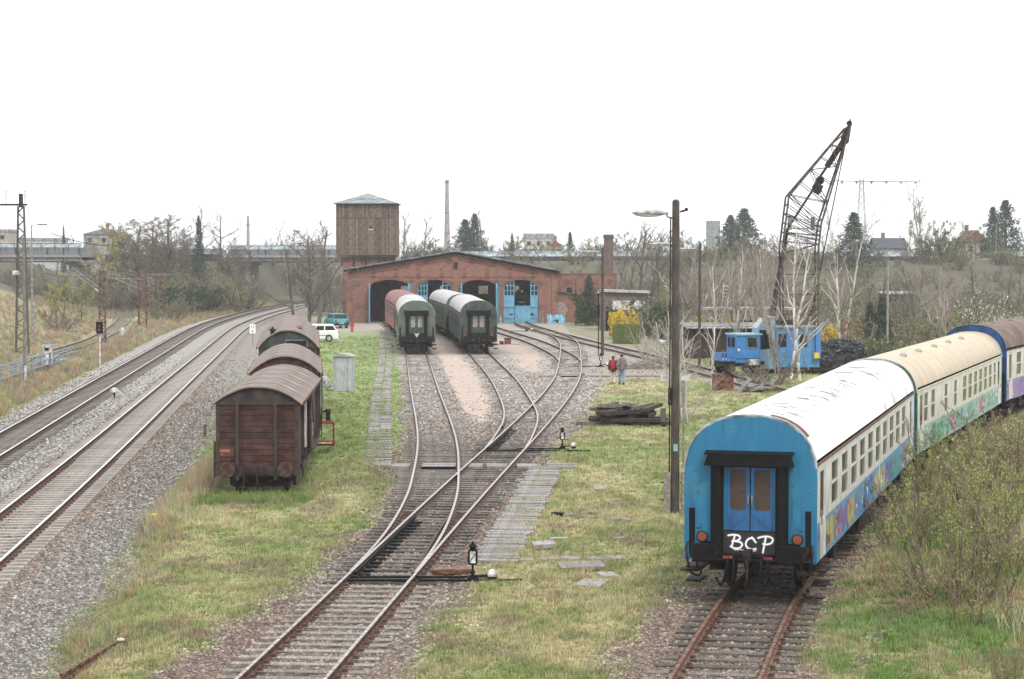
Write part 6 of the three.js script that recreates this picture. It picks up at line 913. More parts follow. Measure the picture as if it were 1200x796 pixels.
// ---------- cars ----------
const tyre = mat([.02, .02, .02], { r: .8 }), chrome = mat([.5, .5, .5], { m: .7, r: .3 });
function car(pos, ry, label, paint, prof, roofP, L, Wd) { // side profile in metres, x forward
  const T = thing('parked_car', label, 'car', pos, ry), hw = Wd / 2;
  const wheelHole = x => { const p = []; for (let i = 0; i <= 10; i++) { const a = Math.PI - i / 10 * Math.PI; p.push([x + .36 * Math.cos(a), .32 + .36 * Math.sin(a)]); } return p; };
  const low = [[-L / 2, .32], ...wheelHole(-L / 2 + .78), ...wheelHole(L / 2 - .78), [L / 2, .32], ...prof];
  mk('body', paint, T, ext(low, Wd - .16, [], .07).translate(0, 0, -hw + .08));
  const cab = mk('cabin_glass', M.glass, T, ext(roofP, Wd - .34, [], .05).translate(0, 0, -hw + .17));
  const top = roofP.slice(1, 3); mk('roof', paint, T, ext([[roofP[1][0], roofP[1][1]], [roofP[2][0], roofP[2][1]], [roofP[2][0] - .02, roofP[2][1] + .09], [roofP[1][0] + .04, roofP[1][1] + .09]], Wd - .28, [], .03).translate(0, 0, -hw + .14));
  for (const t of [0, .34, .66, 1]) for (const s of [-1, 1]) mk('pillar', paint, T, bar([lerp(roofP[0][0], roofP[3][0], t), roofP[0][1], s * (hw - .1)], [lerp(roofP[1][0], roofP[2][0], t), roofP[1][1] + .06, s * (hw - .13)], .09, .06));
  for (const x of [-L / 2 + .78, L / 2 - .78]) for (const s of [-1, 1]) { const w = mk('wheel', tyre, T, C([x, .31, s * (hw - .2)], [x, .31, s * (hw - .01)], .31, .31, 20)); mk('rim', chrome, w, C([x, .31, s * (hw - .02)], [x, .31, s * (hw + .002)], .19, .17, 16)); }
  mk('bumper', M.black, T, B(.12, .16, Wd - .1, L / 2 + .06, .46, 0)); mk('bumper', M.black, T, B(.12, .16, Wd - .1, -L / 2 - .06, .46, 0));
  for (const s of [-1, 1]) { mk('headlight', chrome, T, B(.04, .14, .3, L / 2 + .06, .68, s * (hw - .3))); mk('tail_light', M.lampRed, T, B(.05, .22, .2, -L / 2 - .055, .74, s * (hw - .22))); mk('side_trim', M.black, T, B(L * .72, .04, .015, 0, .58, s * (hw + .002))); mk('mirror', paint, T, B(.12, .1, .14, roofP[3][0] - .25, roofP[0][1] + .05, s * (hw + .06))); mk('door_handle', M.black, T, B(.14, .03, .02, -.1, .8, s * (hw + .006))); }
  mk('number_plate', M.white, T, B(.02, .11, .5, -L / 2 - .125, .5, 0)); return T;
}
car([P(381, 401).X - 1.15, .0, -P(381, 401).Z - .7], Math.PI + .08, 'white estate car parked beyond the dark green wagon', mat([.72, .73, .73], { r: .25 }), [[2.2, .62], [2.1, .82], [1.1, .92], [-2.1, .94], [-2.2, .6]], [[-2.1, .93], [-1.75, 1.38], [.25, 1.4], [1.05, .92]], 4.4, 1.7);
car([P(392.5, 385).X, .0, -P(392.5, 385).Z - 2], Math.PI / 2 + .35, 'teal hatchback parked under the bare trees', mat([.02, .22, .24], { r: .25 }), [[1.9, .6], [1.8, .8], [.9, .9], [-1.75, .92], [-1.9, .6]], [[-1.75, .9], [-1.3, 1.36], [.1, 1.38], [.95, .9]], 3.8, 1.64);
// ---------- switch stands ----------
function switchStand(px, py, label, weight, sc = 1) {
  const q = P(px, py), T = thing('switch_stand', label, 'switch stand', [q.X, 0, -q.Z], 0, 'switch stands with lanterns'); T.scale.setScalar(sc);
  mk('base', M.black, T, ext([[-.3, 0], [.26, 0], [.14, .17], [.07, .24], [-.07, .24], [-.14, .17]], .3).translate(0, 0, -.15), B(.9, .06, .3, -.05, .03, 0)); mk('post', M.black, T, C([0, .2, 0], [0, .62, 0], .045, .035), C([0, .3, 0], [0, .36, 0], .09, .09));
  const l = mk('lantern', M.black, T, ext([[-.12, .6], [.12, .6], [.17, .7], [.17, 1.02], [.12, 1.12], [-.12, 1.12], [-.17, 1.02], [-.17, .7]], .24).translate(0, 0, -.12), C([0, 1.12, 0], [0, 1.22, 0], .07, .14, 10), C([0, 1.22, 0], [0, 1.3, 0], .15, .1, 10), ball(.05, 0, 1.34, 0));
  const f = mk('milk_glass', M.white, l, B(.19, .4, .02, 0, .86, .125)); mk('black_stroke', M.black, f, bar([-.085, .72, .139], [.085, .98, .139], .028, .006));
  mk('lever', M.black, T, C([.05, .2, .06], [.58, .26, .12], .035)); const w = mk('counterweight', M.white, T, ball(.19, .68, .27, .13, 1, 1, .8, 18)); mk('black_half', M.black, w, new THREE.SphereGeometry(.194, 18, 8, 0, 6.3, 1.9, 1.25).scale(1, 1, .8).translate(.68, .27, .13));
  mk('rod', M.black, T, B(2.6, .07, .1, -1.45, .06, .06));
}
switchStand(554, 682, 'switch stand with white lantern and ball weight beside the plank path', 1, .66); switchStand(659, 527, 'switch stand with white lantern at the middle switch', 1, .62); switchStand(704, 430, 'switch stand beside the two walking people', 1, .68); switchStand(617, 388.5, 'switch stand in front of the half shut shed door', 1, .75);
{ const q = P(531, 672), T = thing('rod_cover', 'rusty brown plate covering the switch rods', 'cover plate', [q.X, .0, -q.Z]); mk('plate', M.railRust, T, B(.95, .05, .5, 0, .1, 0, .05)); mk('edge', M.rustSteel, T, B(.95, .08, .04, 0, .06, .27)); }
{ const q = P(593.5, 404), T = thing('rusty_crate', 'small rusty red brown box beside the dirt patch', 'box', [q.X, 0, -q.Z]); mk('box', M.rustSteel, T, B(.55, .5, .5, .1, .25, 0)); mk('small_box', M.rustSteel, T, B(.35, .3, .4, -.4, .15, .1)); mk('lid', M.iron, T, B(.6, .05, .55, .1, .52, 0)); mk('slab', M.concrete, T, B(1.1, .06, .8, .5, .03, .1)); }
// ---------- slab paths ----------
const slabM = [[.37, .35, .335], [.42, .4, .375], [.3, .285, .275], [.34, .33, .33]].map(c => mat(c, { t: 'concrete', s: .9, b: .01 })), plankM = [[.33, .315, .3], [.4, .385, .36], [.26, .245, .235], [.36, .33, .31]].map(c => mat(c, { t: 'wood', s: .8 }));
function struct(name, label, cat) { const T = thing(name, label, cat); T.userData.kind = 'structure'; return T; }
{
  const T = struct('slab_path', 'path of grey concrete slabs beside the lawn', 'path'), r = rng(91); let Z = 73, k = 0; const e = spline([[73, -4.72], [90, -5.7], [110, -6.88], [140, -8.5], [176, -10.7], [205, -12.4]]);
  while (Z < 204) { const d = Z < 86 ? rr(.28, .34, r) : rr(.5, .62, r), t = (e(Z + 1) - e(Z)), n = Z < 86 ? 1 : 2; for (let i = 0; i < n; i++) if (r() > .13) { const w = 1.02 / n, m = mk('slab', (Z < 86 ? plankM : slabM)[r() * 4 | 0], T, B(w - .03, .09, d - .035, 0, 0, 0)); m.position.set(e(Z) + (n > 1 ? (i - .5) * w : 0) + rr(-.02, .02, r), gh(e(Z), Z) - .015 + r() * .03, -Z); m.rotation.set(rr(-.02, .02, r), -Math.atan(t) + rr(-.02, .02, r), rr(-.015, .015, r)); } Z += d; if (++k > 290) break; }
  const U = struct('plank_path', 'path of weathered grey planks beside the near switch stand', 'path'), e2 = spline([[49.5, -.42], [52, -.26], [60, .32], [72.5, 1.2]]);
  for (let z = 49.8; z < 72.3; z += .292) { const m = mk('plank', plankM[r() * 4 | 0], U, B(rr(1.0, 1.2, r), .1, .25, 0, 0, 0)); m.position.set(e2(z) + rr(-.05, .05, r), gh(e2(z), z) + .012 + r() * .016, -z); m.rotation.set(0, -.08 + rr(-.025, .025, r), rr(-.015, .015, r)); }
  // crossing decks
  for (const [Zc, xs, lab] of [[72.6, [[-4.2, -3.55], [-3.15, -1.95], [-1.55, -1.0], [-.9, -.15], [.15, .9], [1.2, 2.3]], 'row of grey slabs crossing the yard tracks beside the plank path'], [127.5, [[1.6, 2.55], [2.95, 3.98], [4.45, 6.2], [6.3, 8.1], [8.2, 10]], 'pale slabs crossing the yard track where the two people walk']]) { const W = struct('crossing_slabs', lab, 'path'); for (const [a, b] of xs) for (const dz of [-.3, .32]) { const m = mk('slab', slabM[r() * 4 | 0], W, B(b - a - .04, .14, .56, 0, 0, 0)); m.position.set((a + b) / 2, .0 + r() * .02, -Zc - dz - r() * .05); m.rotation.y = rr(-.02, .02, r); } mk('timber_edge', M.black, W, B(xs[1][1] - xs[1][0], .1, .16, (xs[1][0] + xs[1][1]) / 2, .03, -Zc + .55)); }
  // loose slabs in the grass
  const slab = (px, py, w, d, h, ry, label, tilt = 0, m = slabM[r() * 4 | 0]) => { const q = P(px, py), o = mk('concrete_slab', m, null, B(w, .1, d, 0, 0, 0)); tag(o, label, 'slab', 'loose slabs in the grass'); o.position.set(q.X, gh(q.X, q.Z) + h, -q.Z); o.rotation.set(tilt, ry, tilt * .6); };
  for (const [px, py] of [[614, 658.7], [641, 657.5], [668, 656.7], [699, 656.7], [720, 656]]) slab(px, py, .46, .5, .0, rr(-.15, .15, r), 'flat dark paving slab in the row running from the plank path'); slab(585, 660, .5, .55, .01, .1, 'pale paving slab at the plank path end');
  slab(637, 645, .55, .5, .12, .15, 'raised pale slab propped beside the plank path', .06, slabM[1]); slab(681, 667, 1.05, .8, .05, .1, 'wide thick slab lying in the middle of the grass', .03); slab(694, 687, .6, 1.0, .02, -.25, 'long dark slab nearest the coach track'); slab(712, 677, .4, .7, .02, .2, 'small slab beside the broken brick patch'); slab(655, 634, .5, .25, .03, .2, 'narrow pale slab behind the raised slab'); slab(748, 622, .35, .5, .01, -.6, 'thin slab fragment near the tall pole'); slab(702, 577, .26, .25, .1, .3, 'pale concrete block alone in the grass', .05); slab(273, 579, .3, .25, .02, .3, 'pale stone lying before the brown wagon', .1); slab(725, 634, .3, .2, .02, .4, 'small grey slab chip in the grass');
  const q = P(700, 671), Bk = thing('brick_rubble', 'patch of broken rusty brick between the slabs', 'rubble', [q.X, gh(q.X, q.Z), -q.Z]); for (let k = 0; k < 14; k++) mk('brick', M.rustSteel, Bk, B(.12, .07, .07, rr(-.28, .28, r), .03, rr(-.3, .3, r), r() * 3));
  const sr = P(118, 766), S = thing('scrap_rail', 'rusty discarded rail lying in the grass', 'rail', [sr.X, gh(sr.X, sr.Z) + .03, -sr.Z], -.12); mk('rail', M.railRust, S, B(.07, .05, 4.4, 0, .1, 0), B(.03, .1, 4.4, 0, .04, 0), B(.13, .03, 4.4, 0, 0, 0)); mk('stone', M.white, S, ball(.07, .06, .13, -1.0, 1.2, .6, 1, 8));
  const tb = P(694, 608), Tb = thing('timber_beam', 'thin weathered timber lying in the grass near the slabs', 'beam', [tb.X, gh(tb.X, tb.Z) + .04, -tb.Z], .9); mk('beam', plankM[0], Tb, B(.1, .09, 2.6)); mk('charred_end', M.black, Tb, B(.12, .11, .4, 0, .012, -1.2));
}
// ---------- pile of old sleepers ----------
{
  const q = P(735, 497), r = rng(55), m = [[.1, .075, .06], [.2, .17, .145], [.06, .048, .04], [.3, .26, .225]].map(c => mat(c, { t: 'wood', s: .7, r: 1 }));
  const put = (x, y, z, ry, mi, lab, L = 2.5, rz = 0) => { const o = mk('old_sleeper', m[mi], null, B(L, .15, .24)); o.position.set(q.X + x, y, -q.Z + z); o.rotation.set(rr(-.08, .08, r), ry, rz); tag(o, lab, 'sleeper', 'heap of discarded sleepers'); };
  const low = 'dark tarry sleeper in the bottom layer of the discarded heap', midl = 'brown split sleeper in the middle layer of the heap', top = 'pale weathered sleeper lying on top of the discarded heap';
  for (let k = 0; k < 8; k++) put(-1.15 + k * .34, .09, rr(-.3, .3, r), 1.3 + rr(-.2, .2, r), k % 2 ? 2 : 0, low, 2.3); for (let k = 0; k < 5; k++) put(rr(-.5, .5, r), .25, -.9 + k * .5, rr(-.12, .12, r), k % 2 ? 0 : 2, midl); for (let k = 0; k < 6; k++) put(-1.0 + k * .42, .42, rr(-.3, .3, r), 1.2 + rr(-.25, .25, r), k % 3 ? 2 : 0, midl, 2.2); for (let k = 0; k < 5; k++) put(rr(-.3, .3, r), .58, -.8 + k * .45, .2 + rr(-.2, .2, r), [0, 2, 1, 0, 2][k], midl, 2.3); for (let k = 0; k < 6; k++) put(-1.0 + k * .42, .76 + rr(-.04, .04, r), rr(-.2, .2, r), 1.0 + rr(-.3, .3, r), [1, 3, 0, 3, 1, 0][k], top, 2.0, rr(-.12, .12, r)); put(1.55, .3, .3, 1.5, 0, 'short rotten sleeper end leaning at the heap side', 1.4, .4); put(-1.5, .1, .9, .1, 1, 'grey sleeper lying along the front of the heap', 1.5); put(1.2, .1, .95, -.2, 2, 'blackened sleeper fallen in front of the heap', 1.5);
}
// ---------- two walking people ----------
function sdfMesh(fn, c, half, N) {
  const mc = new MarchingCubes(N, new THREE.MeshStandardMaterial(), false, false, 60000); mc.isolation = 0; const s = 2 / N;
  for (let k = 0; k < N; k++) for (let j = 0; j < N; j++) for (let i = 0; i < N; i++) { const x = (i - N / 2) / (N / 2) * half + c[0], y = (j - N / 2) / (N / 2) * half + c[1], z = (k - N / 2) / (N / 2) * half + c[2]; mc.field[i + j * N + k * N * N] = -fn(x, y, z); }
  mc.update(); const n = mc.count, p = mc.positionArray.slice(0, n * 3), g = new THREE.BufferGeometry(); for (let i = 0; i < n * 3; i += 3) { p[i] = p[i] * half + c[0]; p[i + 1] = p[i + 1] * half + c[1]; p[i + 2] = p[i + 2] * half + c[2]; }
  g.setAttribute('position', new THREE.BufferAttribute(p, 3)); g.setAttribute('normal', new THREE.BufferAttribute(mc.normalArray.slice(0, n * 3), 3)); g.computeVertexNormals(); return g;
}
function caps(list) { return (x, y, z) => { let d = 9; for (const [a, b, ra, rb, sx] of list) { const bx = b[0] - a[0], by = b[1] - a[1], bz = b[2] - a[2], px = x - a[0], py = y - a[1], pz = z - a[2]; const t = Math.min(1, Math.max(0, (px * bx + py * by + pz * bz) / (bx * bx + by * by + bz * bz + 1e-9))); const e = Math.hypot((px - bx * t) / (sx ?? 1), py - by * t, pz - bz * t) - lerp(ra, rb, t), k = .035, h = Math.max(0, k - Math.abs(d - e)) / k; d = Math.min(d, e) - h * h * k * .25; } return d; }; }
function person(pos, ry, h, label, o) { // back to the camera when ry = 0; local -z is the walking direction
  const T = thing('person', label, 'person', pos, ry), s = h / 1.75; T.scale.setScalar(s);
  const st = o.stride, hipL = [-.09, .92, 0], hipR = [.09, .92, 0], kL = [-.1, .5, -st * .5 - .03], kR = [.1, .5, st * .1 - .04], aL = [-.1, .09, -st], aR = [.1, .1, st * .9];
  const shL = [-.19, 1.42, 0], shR = [.19, 1.42, 0], eL = [-.26, 1.14, .07], eR = [.26, 1.14, .04], wL = [-.25, .9, o.armL], wR = [.25, .9, o.armR];
  const legs = [[hipL, kL, .085, .06], [kL, aL, .058, .04], [hipR, kR, .085, .06], [kR, aR, .058, .04]], arms = [[shL, eL, .05, .042], [eL, wL, .04, .03], [shR, eR, .05, .042], [eR, wR, .04, .03]];
  const torso = [[[0, .95, 0], [0, 1.2, 0], .115, .11, 1.35], [[0, 1.2, 0], [0, 1.4, 0], .115, .1, 1.55], [[0, 1.4, 0], [0, 1.53, -.01], .06, .052]], head = [[[0, 1.6, -.015], [0, 1.67, -.01], .078, .088, .95], [[0, 1.58, -.06], [0, 1.6, -.07], .03, .03]];
  const fing = []; for (const [w, sx] of [[wL, -1], [wR, 1]]) { fing.push([w, [w[0], w[1] - .08, w[2] - .01], .028, .03, .7]); for (let k = 0; k < 4; k++) { const fz = w[2] - .03 + k * .018, L = [.055, .07, .066, .05][k]; fing.push([[w[0], w[1] - .09, fz], [w[0] - sx * .008, w[1] - .09 - L * .6, fz - .004], .0095, .009], [[w[0] - sx * .008, w[1] - .09 - L * .6, fz - .004], [w[0] - sx * .02, w[1] - .09 - L, fz - .01], .009, .008]); } fing.push([[w[0], w[1] - .03, w[2] - .025], [w[0] - sx * .01, w[1] - .075, w[2] - .06], .011, .009]); }
  const skin = mat([.42, .26, .19], { r: .6 });
  mk('body', skin, T, sdfMesh(caps([...torso, ...head, ...legs, ...arms]), [0, .9, 0], .98, 64), sdfMesh(caps(fing.slice(0, 10)), wL.map((v, i) => v - (i === 1 ? .08 : 0)), .13, 44), sdfMesh(caps(fing.slice(10)), wR.map((v, i) => v - (i === 1 ? .08 : 0)), .13, 44), ball(.02, -.085, 1.63, .0, .5, 1, .8, 8), ball(.02, .085, 1.63, 0, .5, 1, .8, 8), ball(.015, 0, 1.63, -.1, .8, 1.2, 1, 8));
  mk('face', mat([.1, .05, .04]), T, ball(.009, -.03, 1.655, -.09, 1, .8, .5, 6), ball(.009, .03, 1.655, -.09, 1, .8, .5, 6), B(.04, .006, .01, 0, 1.585, -.096));
  const jk = caps([[[0, o.hem, 0], [0, 1.2, 0], .15, .14, 1.25], [[0, 1.2, 0], [0, 1.42, 0], .14, .12, 1.5], [[0, 1.44, .01], [0, 1.5, .01], .085, .075], [shL, eL, .075, .065], [eL, wL, .062, .048], [shR, eR, .075, .065], [eR, wR, .062, .048]]); mk('jacket', o.jacket, T, sdfMesh(jk, [0, 1.1, 0], .62, 44));
  const tr = caps([[[0, .95, 0], [0, .9, 0], .13, .13, 1.2], [hipL, kL, .1, .08], [kL, [aL[0], .13, aL[2]], .075, .06], [hipR, kR, .1, .08], [kR, [aR[0], .13, aR[2]], .075, .06]]); mk('trousers', o.trousers, T, sdfMesh(tr, [0, .52, 0], .6, 40));
  for (const a of [aL, aR]) mk('shoe', M.black, T, sdfMesh(caps([[[a[0], .055, a[2] + .04], [a[0], .045, a[2] - .15], .05, .04], [[a[0], .06, a[2] + .02], [a[0], .12, a[2]], .05, .05]]), [a[0], .06, a[2] - .05], .18, 28));
  mk('hair', o.hair, T, sdfMesh((x, y, z) => { const d = Math.hypot(x / .95, y - 1.66, z + .002) - .102; return Math.max(d, -(y - 1.6 + (z < -.03 ? -.06 : o.long))); }, [0, 1.66, 0], .15, 36));
  return T;
}
{
  const a = P(718.5, 451), b = P(728.5, 451.5);
  const w = person([a.X, gh(a.X, a.Z) + .005, -a.Z], -.15, 1.62, 'person in dark jacket with red backpack and pale trousers', { stride: .14, armL: -.06, armR: .02, hem: .88, jacket: mat([.06, .02, .025]), trousers: mat([.55, .5, .4]), hair: mat([.03, .02, .015]), long: .12 });
  mk('backpack', mat([.5, .02, .035], { t: 'grime', s: .4 }), w, ball(1, 0, 1.2, .16, .19, .3, .12, 14), ball(1, 0, 1.08, .24, .13, .13, .06, 10)); mk('strap', mat([.3, .02, .03]), w, tube([[-.12, 1.42, .12], [-.13, 1.5, 0], [-.13, 1.4, -.13]], .02), tube([[.12, 1.42, .12], [.13, 1.5, 0], [.13, 1.4, -.13]], .02));
  person([b.X, gh(b.X, b.Z) + .005, -b.Z], .1, 1.74, 'person in grey jacket and light blue jeans walking beside the red backpack', { stride: .12, armL: .05, armR: .1, hem: .9, jacket: mat([.24, .21, .21], { t: 'grime', s: .4 }), trousers: mat([.3, .4, .52], { t: 'grime', s: .3 }), hair: mat([.06, .02, .02]), long: .0 });
}
// ---------- crane, small locomotive, coal and scrap ----------
{
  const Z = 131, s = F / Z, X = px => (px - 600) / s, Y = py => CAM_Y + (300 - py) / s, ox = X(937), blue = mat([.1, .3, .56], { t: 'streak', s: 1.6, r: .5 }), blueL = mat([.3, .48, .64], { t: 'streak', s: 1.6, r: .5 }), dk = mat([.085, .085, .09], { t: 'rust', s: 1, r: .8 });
  const T = thing('rail_crane', 'tall lattice boom crane with blue cab behind the birches', 'crane', [ox, 0, -Z]);
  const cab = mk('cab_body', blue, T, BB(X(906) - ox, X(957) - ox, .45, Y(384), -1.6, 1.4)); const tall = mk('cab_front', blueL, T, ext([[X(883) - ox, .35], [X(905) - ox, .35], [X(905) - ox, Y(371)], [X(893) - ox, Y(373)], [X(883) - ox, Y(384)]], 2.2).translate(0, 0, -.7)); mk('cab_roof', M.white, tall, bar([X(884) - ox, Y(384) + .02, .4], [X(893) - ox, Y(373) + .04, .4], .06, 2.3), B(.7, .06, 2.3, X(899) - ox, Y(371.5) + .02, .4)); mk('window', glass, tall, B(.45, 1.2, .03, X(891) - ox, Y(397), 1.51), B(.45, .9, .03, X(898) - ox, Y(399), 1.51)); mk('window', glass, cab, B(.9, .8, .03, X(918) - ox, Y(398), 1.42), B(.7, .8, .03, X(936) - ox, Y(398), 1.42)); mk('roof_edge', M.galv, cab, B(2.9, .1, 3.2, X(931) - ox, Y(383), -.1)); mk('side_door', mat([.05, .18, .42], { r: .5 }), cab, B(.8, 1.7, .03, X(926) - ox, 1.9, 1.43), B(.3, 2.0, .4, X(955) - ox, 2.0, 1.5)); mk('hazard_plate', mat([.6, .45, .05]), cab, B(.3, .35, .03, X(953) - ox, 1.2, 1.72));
  mk('undercarriage', M.iron, T, B(4.6, .25, 2.6, 0, .3, 0)); for (const x of [-1.6, -.6, .6, 1.6]) for (const z of [-.85, .85]) mk('wheel', M.iron, T, C([x, .4, z - .08], [x, .4, z + .08], .38, .38, 16));
  // boom
  const A = (px, py, z) => [X(px) - ox, Y(py), z], ch = [], br = [], lp = [[917, 420], [915, 290], [922, 231], [989, 151]], rp = [[957, 420], [957, 290], [960, 262], [996, 146]], mix = (p, t) => { const n = p.length - 1, k = Math.min(n - 1, Math.floor(t * n)), f = t * n - k; return [lerp(p[k][0], p[k + 1][0], f), lerp(p[k][1], p[k + 1][1], f)]; };
  for (const p of [lp, rp]) for (let k = 0; k < 3; k++) { const z0 = k < 2 ? .75 : .75, z1 = k < 2 ? .75 : .15; for (const e of [-1, 1]) ch.push(bar(A(...p[k], e * z0), A(...p[k + 1], e * z1), .11)); }
  mk('boom_chords', dk, T, ch);
  for (let k = 0; k < 16; k++) { const t = k / 16 * .97 + .01, u = (k + 1) / 16 * .97 + .01, a = mix(lp, t), b = mix(rp, t), c = mix(lp, u), d = mix(rp, u), zt = q => q < .667 ? .75 : lerp(.75, .15, (q - .667) / .333); for (const e of [-1, 1]) { br.push(bar(A(...a, e * zt(t)), A(...b, e * zt(t)), .05), k % 2 ? bar(A(...a, e * zt(t)), A(...d, e * zt(u)), .045) : bar(A(...b, e * zt(t)), A(...c, e * zt(u)), .045)); } br.push(bar(A(...a, -zt(t)), A(...a, zt(t)), .06), bar(A(...b, -zt(t)), A(...b, zt(t)), .06)); }
  mk('boom_lacing', dk, T, br); mk('boom_head', M.iron, T, ext([[X(985) - ox, Y(160)], [X(990) - ox, Y(150)], [X(997) - ox, Y(144)], [X(993) - ox, Y(168)], [X(984) - ox, Y(174)]], .36).translate(0, 0, -.18)); const pl = mk('head_pulley', M.iron, T, C(A(994, 145, -.12), A(994, 145, .12), .16, .16, 16)); mk('finial', M.galv, pl, C(A(995, 144, 0), A(995, 140, 0), .06));
  mk('luffing_strut', M.iron, T, bar(A(990, 162, 0), A(968, 196, 0), .34, .3), bar(A(968, 196, -.15), A(952, 220, -.15), .12), bar(A(968, 196, .15), A(952, 220, .15), .12), bar(A(952, 222, .2), A(922, 268, .3), .12), bar(A(922, 268, .3), A(905, 372, .4), .14)); const pb = mk('pulley_block', M.iron, T, B(.55, .6, .3, X(957) - ox, Y(221), 0, 0, 0, -.5), C(A(960, 212, -.2), A(960, 212, .2), .26, .26, 14), C(A(957, 222, -.2), A(957, 222, .2), .3, .3, 14)); mk('platform', M.galv, T, B(2.3, .06, 1.7, X(938) - ox, Y(268), 0), B(.05, .8, 1.6, X(925) - ox, Y(262), 0), B(.05, .8, 1.6, X(952) - ox, Y(262), 0), B(2.0, .05, .05, X(938) - ox, Y(258), .8));
  mk('hoist_cable', M.iron, T, C(A(993, 150, .1), A(948, 378, .2), .02), C(A(994, 150, -.1), A(950, 378, -.2), .02), C(A(916, 288, .5), A(906, 376, .6), .04));
  mk('counter_jib', dk, T, bar(A(917, 300, .7), A(903, 378, .7), .12), bar(A(917, 300, -.7), A(903, 378, -.7), .12));
  // shunter
  const Zs = 129, ss = F / Zs, xs = px => (px - 600) / ss, S = thing('small_locomotive', 'small bright blue shunting locomotive beside the crane cab', 'locomotive', [xs(868), .1, -Zs], .25); const b2 = mat([.05, .24, .58], { t: 'streak', s: 1.4, r: .45 });
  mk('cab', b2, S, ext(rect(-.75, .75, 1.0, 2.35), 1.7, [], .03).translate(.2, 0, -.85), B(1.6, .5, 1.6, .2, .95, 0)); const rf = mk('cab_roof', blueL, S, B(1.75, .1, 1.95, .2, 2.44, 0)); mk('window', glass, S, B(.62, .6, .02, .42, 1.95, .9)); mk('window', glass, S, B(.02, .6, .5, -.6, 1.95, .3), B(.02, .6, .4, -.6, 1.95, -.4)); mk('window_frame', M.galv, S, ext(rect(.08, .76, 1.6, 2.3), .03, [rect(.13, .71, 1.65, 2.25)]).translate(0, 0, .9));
  mk('front_deck', b2, S, B(.9, .1, 1.8, -1.1, .85, 0)); for (let k = 0; k < 6; k++) mk('deck_stake', b2, S, B(.06, .55, .05, -1.55 + k * .18, 1.1, .92)); mk('deck_side', b2, S, B(1.0, .08, .05, -1.1, 1.35, .92), B(.05, .5, 1.8, -1.56, 1.1, 0)); mk('chassis', M.iron, S, B(3.0, .3, 1.5, -.2, .62, 0)); for (const x of [-1.0, .7]) for (const z of [-.75, .75]) mk('wheel', M.iron, S, C([x, .36, z - .07], [x, .36, z + .07], .36, .36, 16)); mk('headlamp', M.white, S, C([-.45, 1.5, .9], [-.45, 1.5, .98], .09)); mk('box', M.white, S, B(.6, .35, .3, .5, .75, .95));
  // coal heap
  const Zc = 135, c = thing('coal_heap', 'heap of black coal between the crane and the white coach roof', 'coal', [(985 - 600) * Zc / F, 0, -Zc]); c.userData.kind = 'stuff'; const g = new THREE.PlaneGeometry(7.5, 6, 60, 48).rotateX(-Math.PI / 2), p = g.attributes.position; for (let i = 0; i < p.count; i++) { const x = p.getX(i) / 3.7, z = p.getZ(i) / 3, d = Math.max(0, 1 - x * x - z * z); p.setY(i, 1.9 * Math.pow(d, .8) + .35 * (fbm(x * 8 + 5, z * 8 + 5, 3, 3) - .5) * Math.min(1, d * 4) - .05); } g.computeVertexNormals(); mk('heap', mat([.022, .023, .028], { r: .6, b: .05, bs: .6 }), c, g); const lumps = [], r = rng(9); for (let k = 0; k < 1500; k++) { const x = rr(-1, 1, r), z = rr(-1, 1, r), d = 1 - x * x - z * z; if (d < .03) continue; lumps.push(new THREE.TetrahedronGeometry(rr(.07, .18, r), 0).rotateY(r() * 6).rotateX(r() * 6).translate(x * 3.7, 1.9 * Math.pow(d, .8) + .02, z * 3)); } mk('lumps', mat([.03, .031, .038], { r: .35 }), c, lumps);
  // scrap beside the track
  const q = P(858, 462), J = thing('rusty_tank', 'rusty brown open tank with a dark lid near the crane siding', 'tank', [q.X, 0, -q.Z - 3]); mk('tank', M.rustSteel, J, B(1.1, .9, .9, -.2, .45, 0)); mk('lid', M.black, J, B(1.0, .07, .9, .15, .95, .1, 0, 0, -.5)); const J2 = thing('scrap_boards', 'broken boards and pale debris beside the rusty tank', 'debris', [q.X + 1.3, 0, -q.Z - 1.5]); for (const [x, y, z, a, b, m] of [[0, .1, 0, .2, 0, M.rustSteel], [.3, .2, .3, -.5, .2, plankM[0]], [-.6, .25, .2, .9, .5, plankM[2]], [.6, .12, -.2, .1, 0, M.rustSteel], [.5, .4, -.4, -.2, .3, M.galv]]) mk('board', m, J2, B(1.8, .12, .25, x, y, z, a, 0, b)); const J3 = thing('brush_pile', 'pile of cut grey branches beside the track', 'brush pile', at(772, 432)); const bp = buf(), r3 = rng(12); for (let k = 0; k < 260; k++) { const a = r3() * 6.28, x = rr(-2.2, 2.2, r3), z = rr(-1, 1, r3), y = rr(.02, .8, r3) * (1 - Math.abs(x) / 2.6), L = rr(.5, 1.4, r3); frus(bp, x, y, z, x + Math.cos(a) * L, y + rr(-.2, .4, r3), z + Math.sin(a) * L, .025, .008, 3, [.28, .24, .21], [.32, .28, .24]); } const bm = new THREE.Mesh(bgeo(bp), vegMat); bm.name = 'branches'; J3.add(bm);
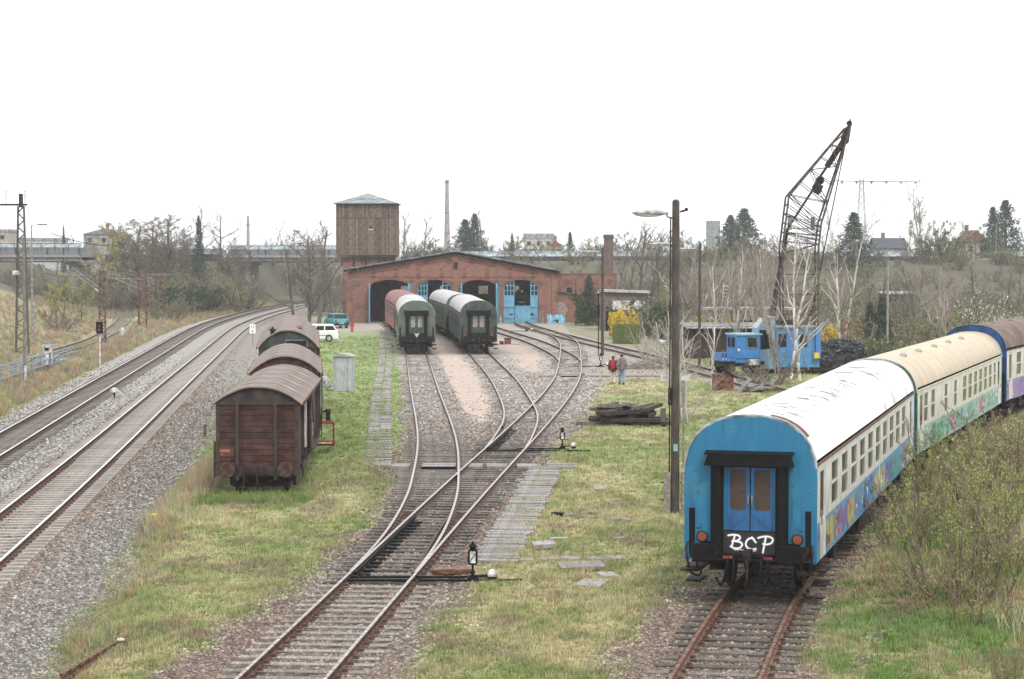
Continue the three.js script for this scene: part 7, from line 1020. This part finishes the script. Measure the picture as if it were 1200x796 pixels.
  // orange machine
  const o = P(1018, 402), O = thing('orange_frame', 'orange steel frame machine beside the yellow bush', 'machine', [(1012 - 600) * 172 / F, 0, -172]), om = mat([.55, .13, .04], { t: 'grime', s: .6 }); for (const x of [-1.6, -.5, .6]) mk('post', om, O, B(.12, 2, .12, x, 1.0, 0)); mk('beam', om, O, B(3.2, .14, .14, -.2, 1.95, 0), B(2.4, .12, .12, -.5, 1.2, 0), bar([.6, .1, 0], [-.1, 1.9, 0], .1)); mk('tank', om, O, ball(1, 1.6, 2.1, -.2, .8, .45, .45, 14)); mk('tank_leg', om, O, B(.1, 1.8, .1, 1.2, .9, -.2), B(.1, 1.8, .1, 2, .9, -.2)); mk('base', M.iron, O, B(3.8, .1, .9, 0, .06, 0));
  for (const [px, Zp, t, lab] of [[1040.5, 140, 306, 'thin pale post above the cream coach'], [1101, 190, 312, 'slim grey post among the brown bushes'], [1167, 380, 262, 'pale wooden utility post beside the far firs'], [716, 330, 275, 'thin pale post behind the brick chimney']]) { const x = (px - 600) * Zp / F, y0 = gh(x, Zp), T2 = thing('utility_post', lab, 'post', [x, y0, -Zp]), h = CAM_Y + (300 - t) * Zp / F - y0; mk('post', mat([.42, .39, .36], { t: 'woodV', s: 1 }), T2, C([0, -.2, 0], [0, h, 0], .08, .06)); mk('cap', M.galv, T2, C([0, h, 0], [0, h + .06, 0], .08, .05)); }
  const bb = thing('blue_tarp', 'light blue tarp lying behind the tall pole by the track', 'tarp', at(786, 404)); const tg = new THREE.PlaneGeometry(2.0, 1.2, 14, 9).rotateX(-Math.PI / 2), tp = tg.attributes.position; for (let i = 0; i < tp.count; i++) tp.setY(i, .1 + .4 * fbm(tp.getX(i) * 1.3 + 7, tp.getZ(i) * 1.5, 3, 5)); tg.computeVertexNormals(); mk('sheet', mat([.3, .5, .62], { side: true }), bb, tg);
}
{ let t = 0; const by = {}; for (const c of scene.children) { let n = 0; c.traverse(o => { if (o.isMesh) { o.castShadow = true; o.receiveShadow = true; if (!o.isInstancedMesh) { const g = o.geometry; n += (g.index ? g.index.count : g.attributes.position.count) / 3; } } }); t += n; const k = c.name.replace(/_\d\d\d$/, ''); by[k] = (by[k] ?? 0) + n; } console.log('triangles', Math.round(t), Object.entries(by).sort((a, b) => b[1] - a[1]).slice(0, 16).map(e => e[0] + ' ' + Math.round(e[1])).join(', ')); }
renderer.render(scene, camera);
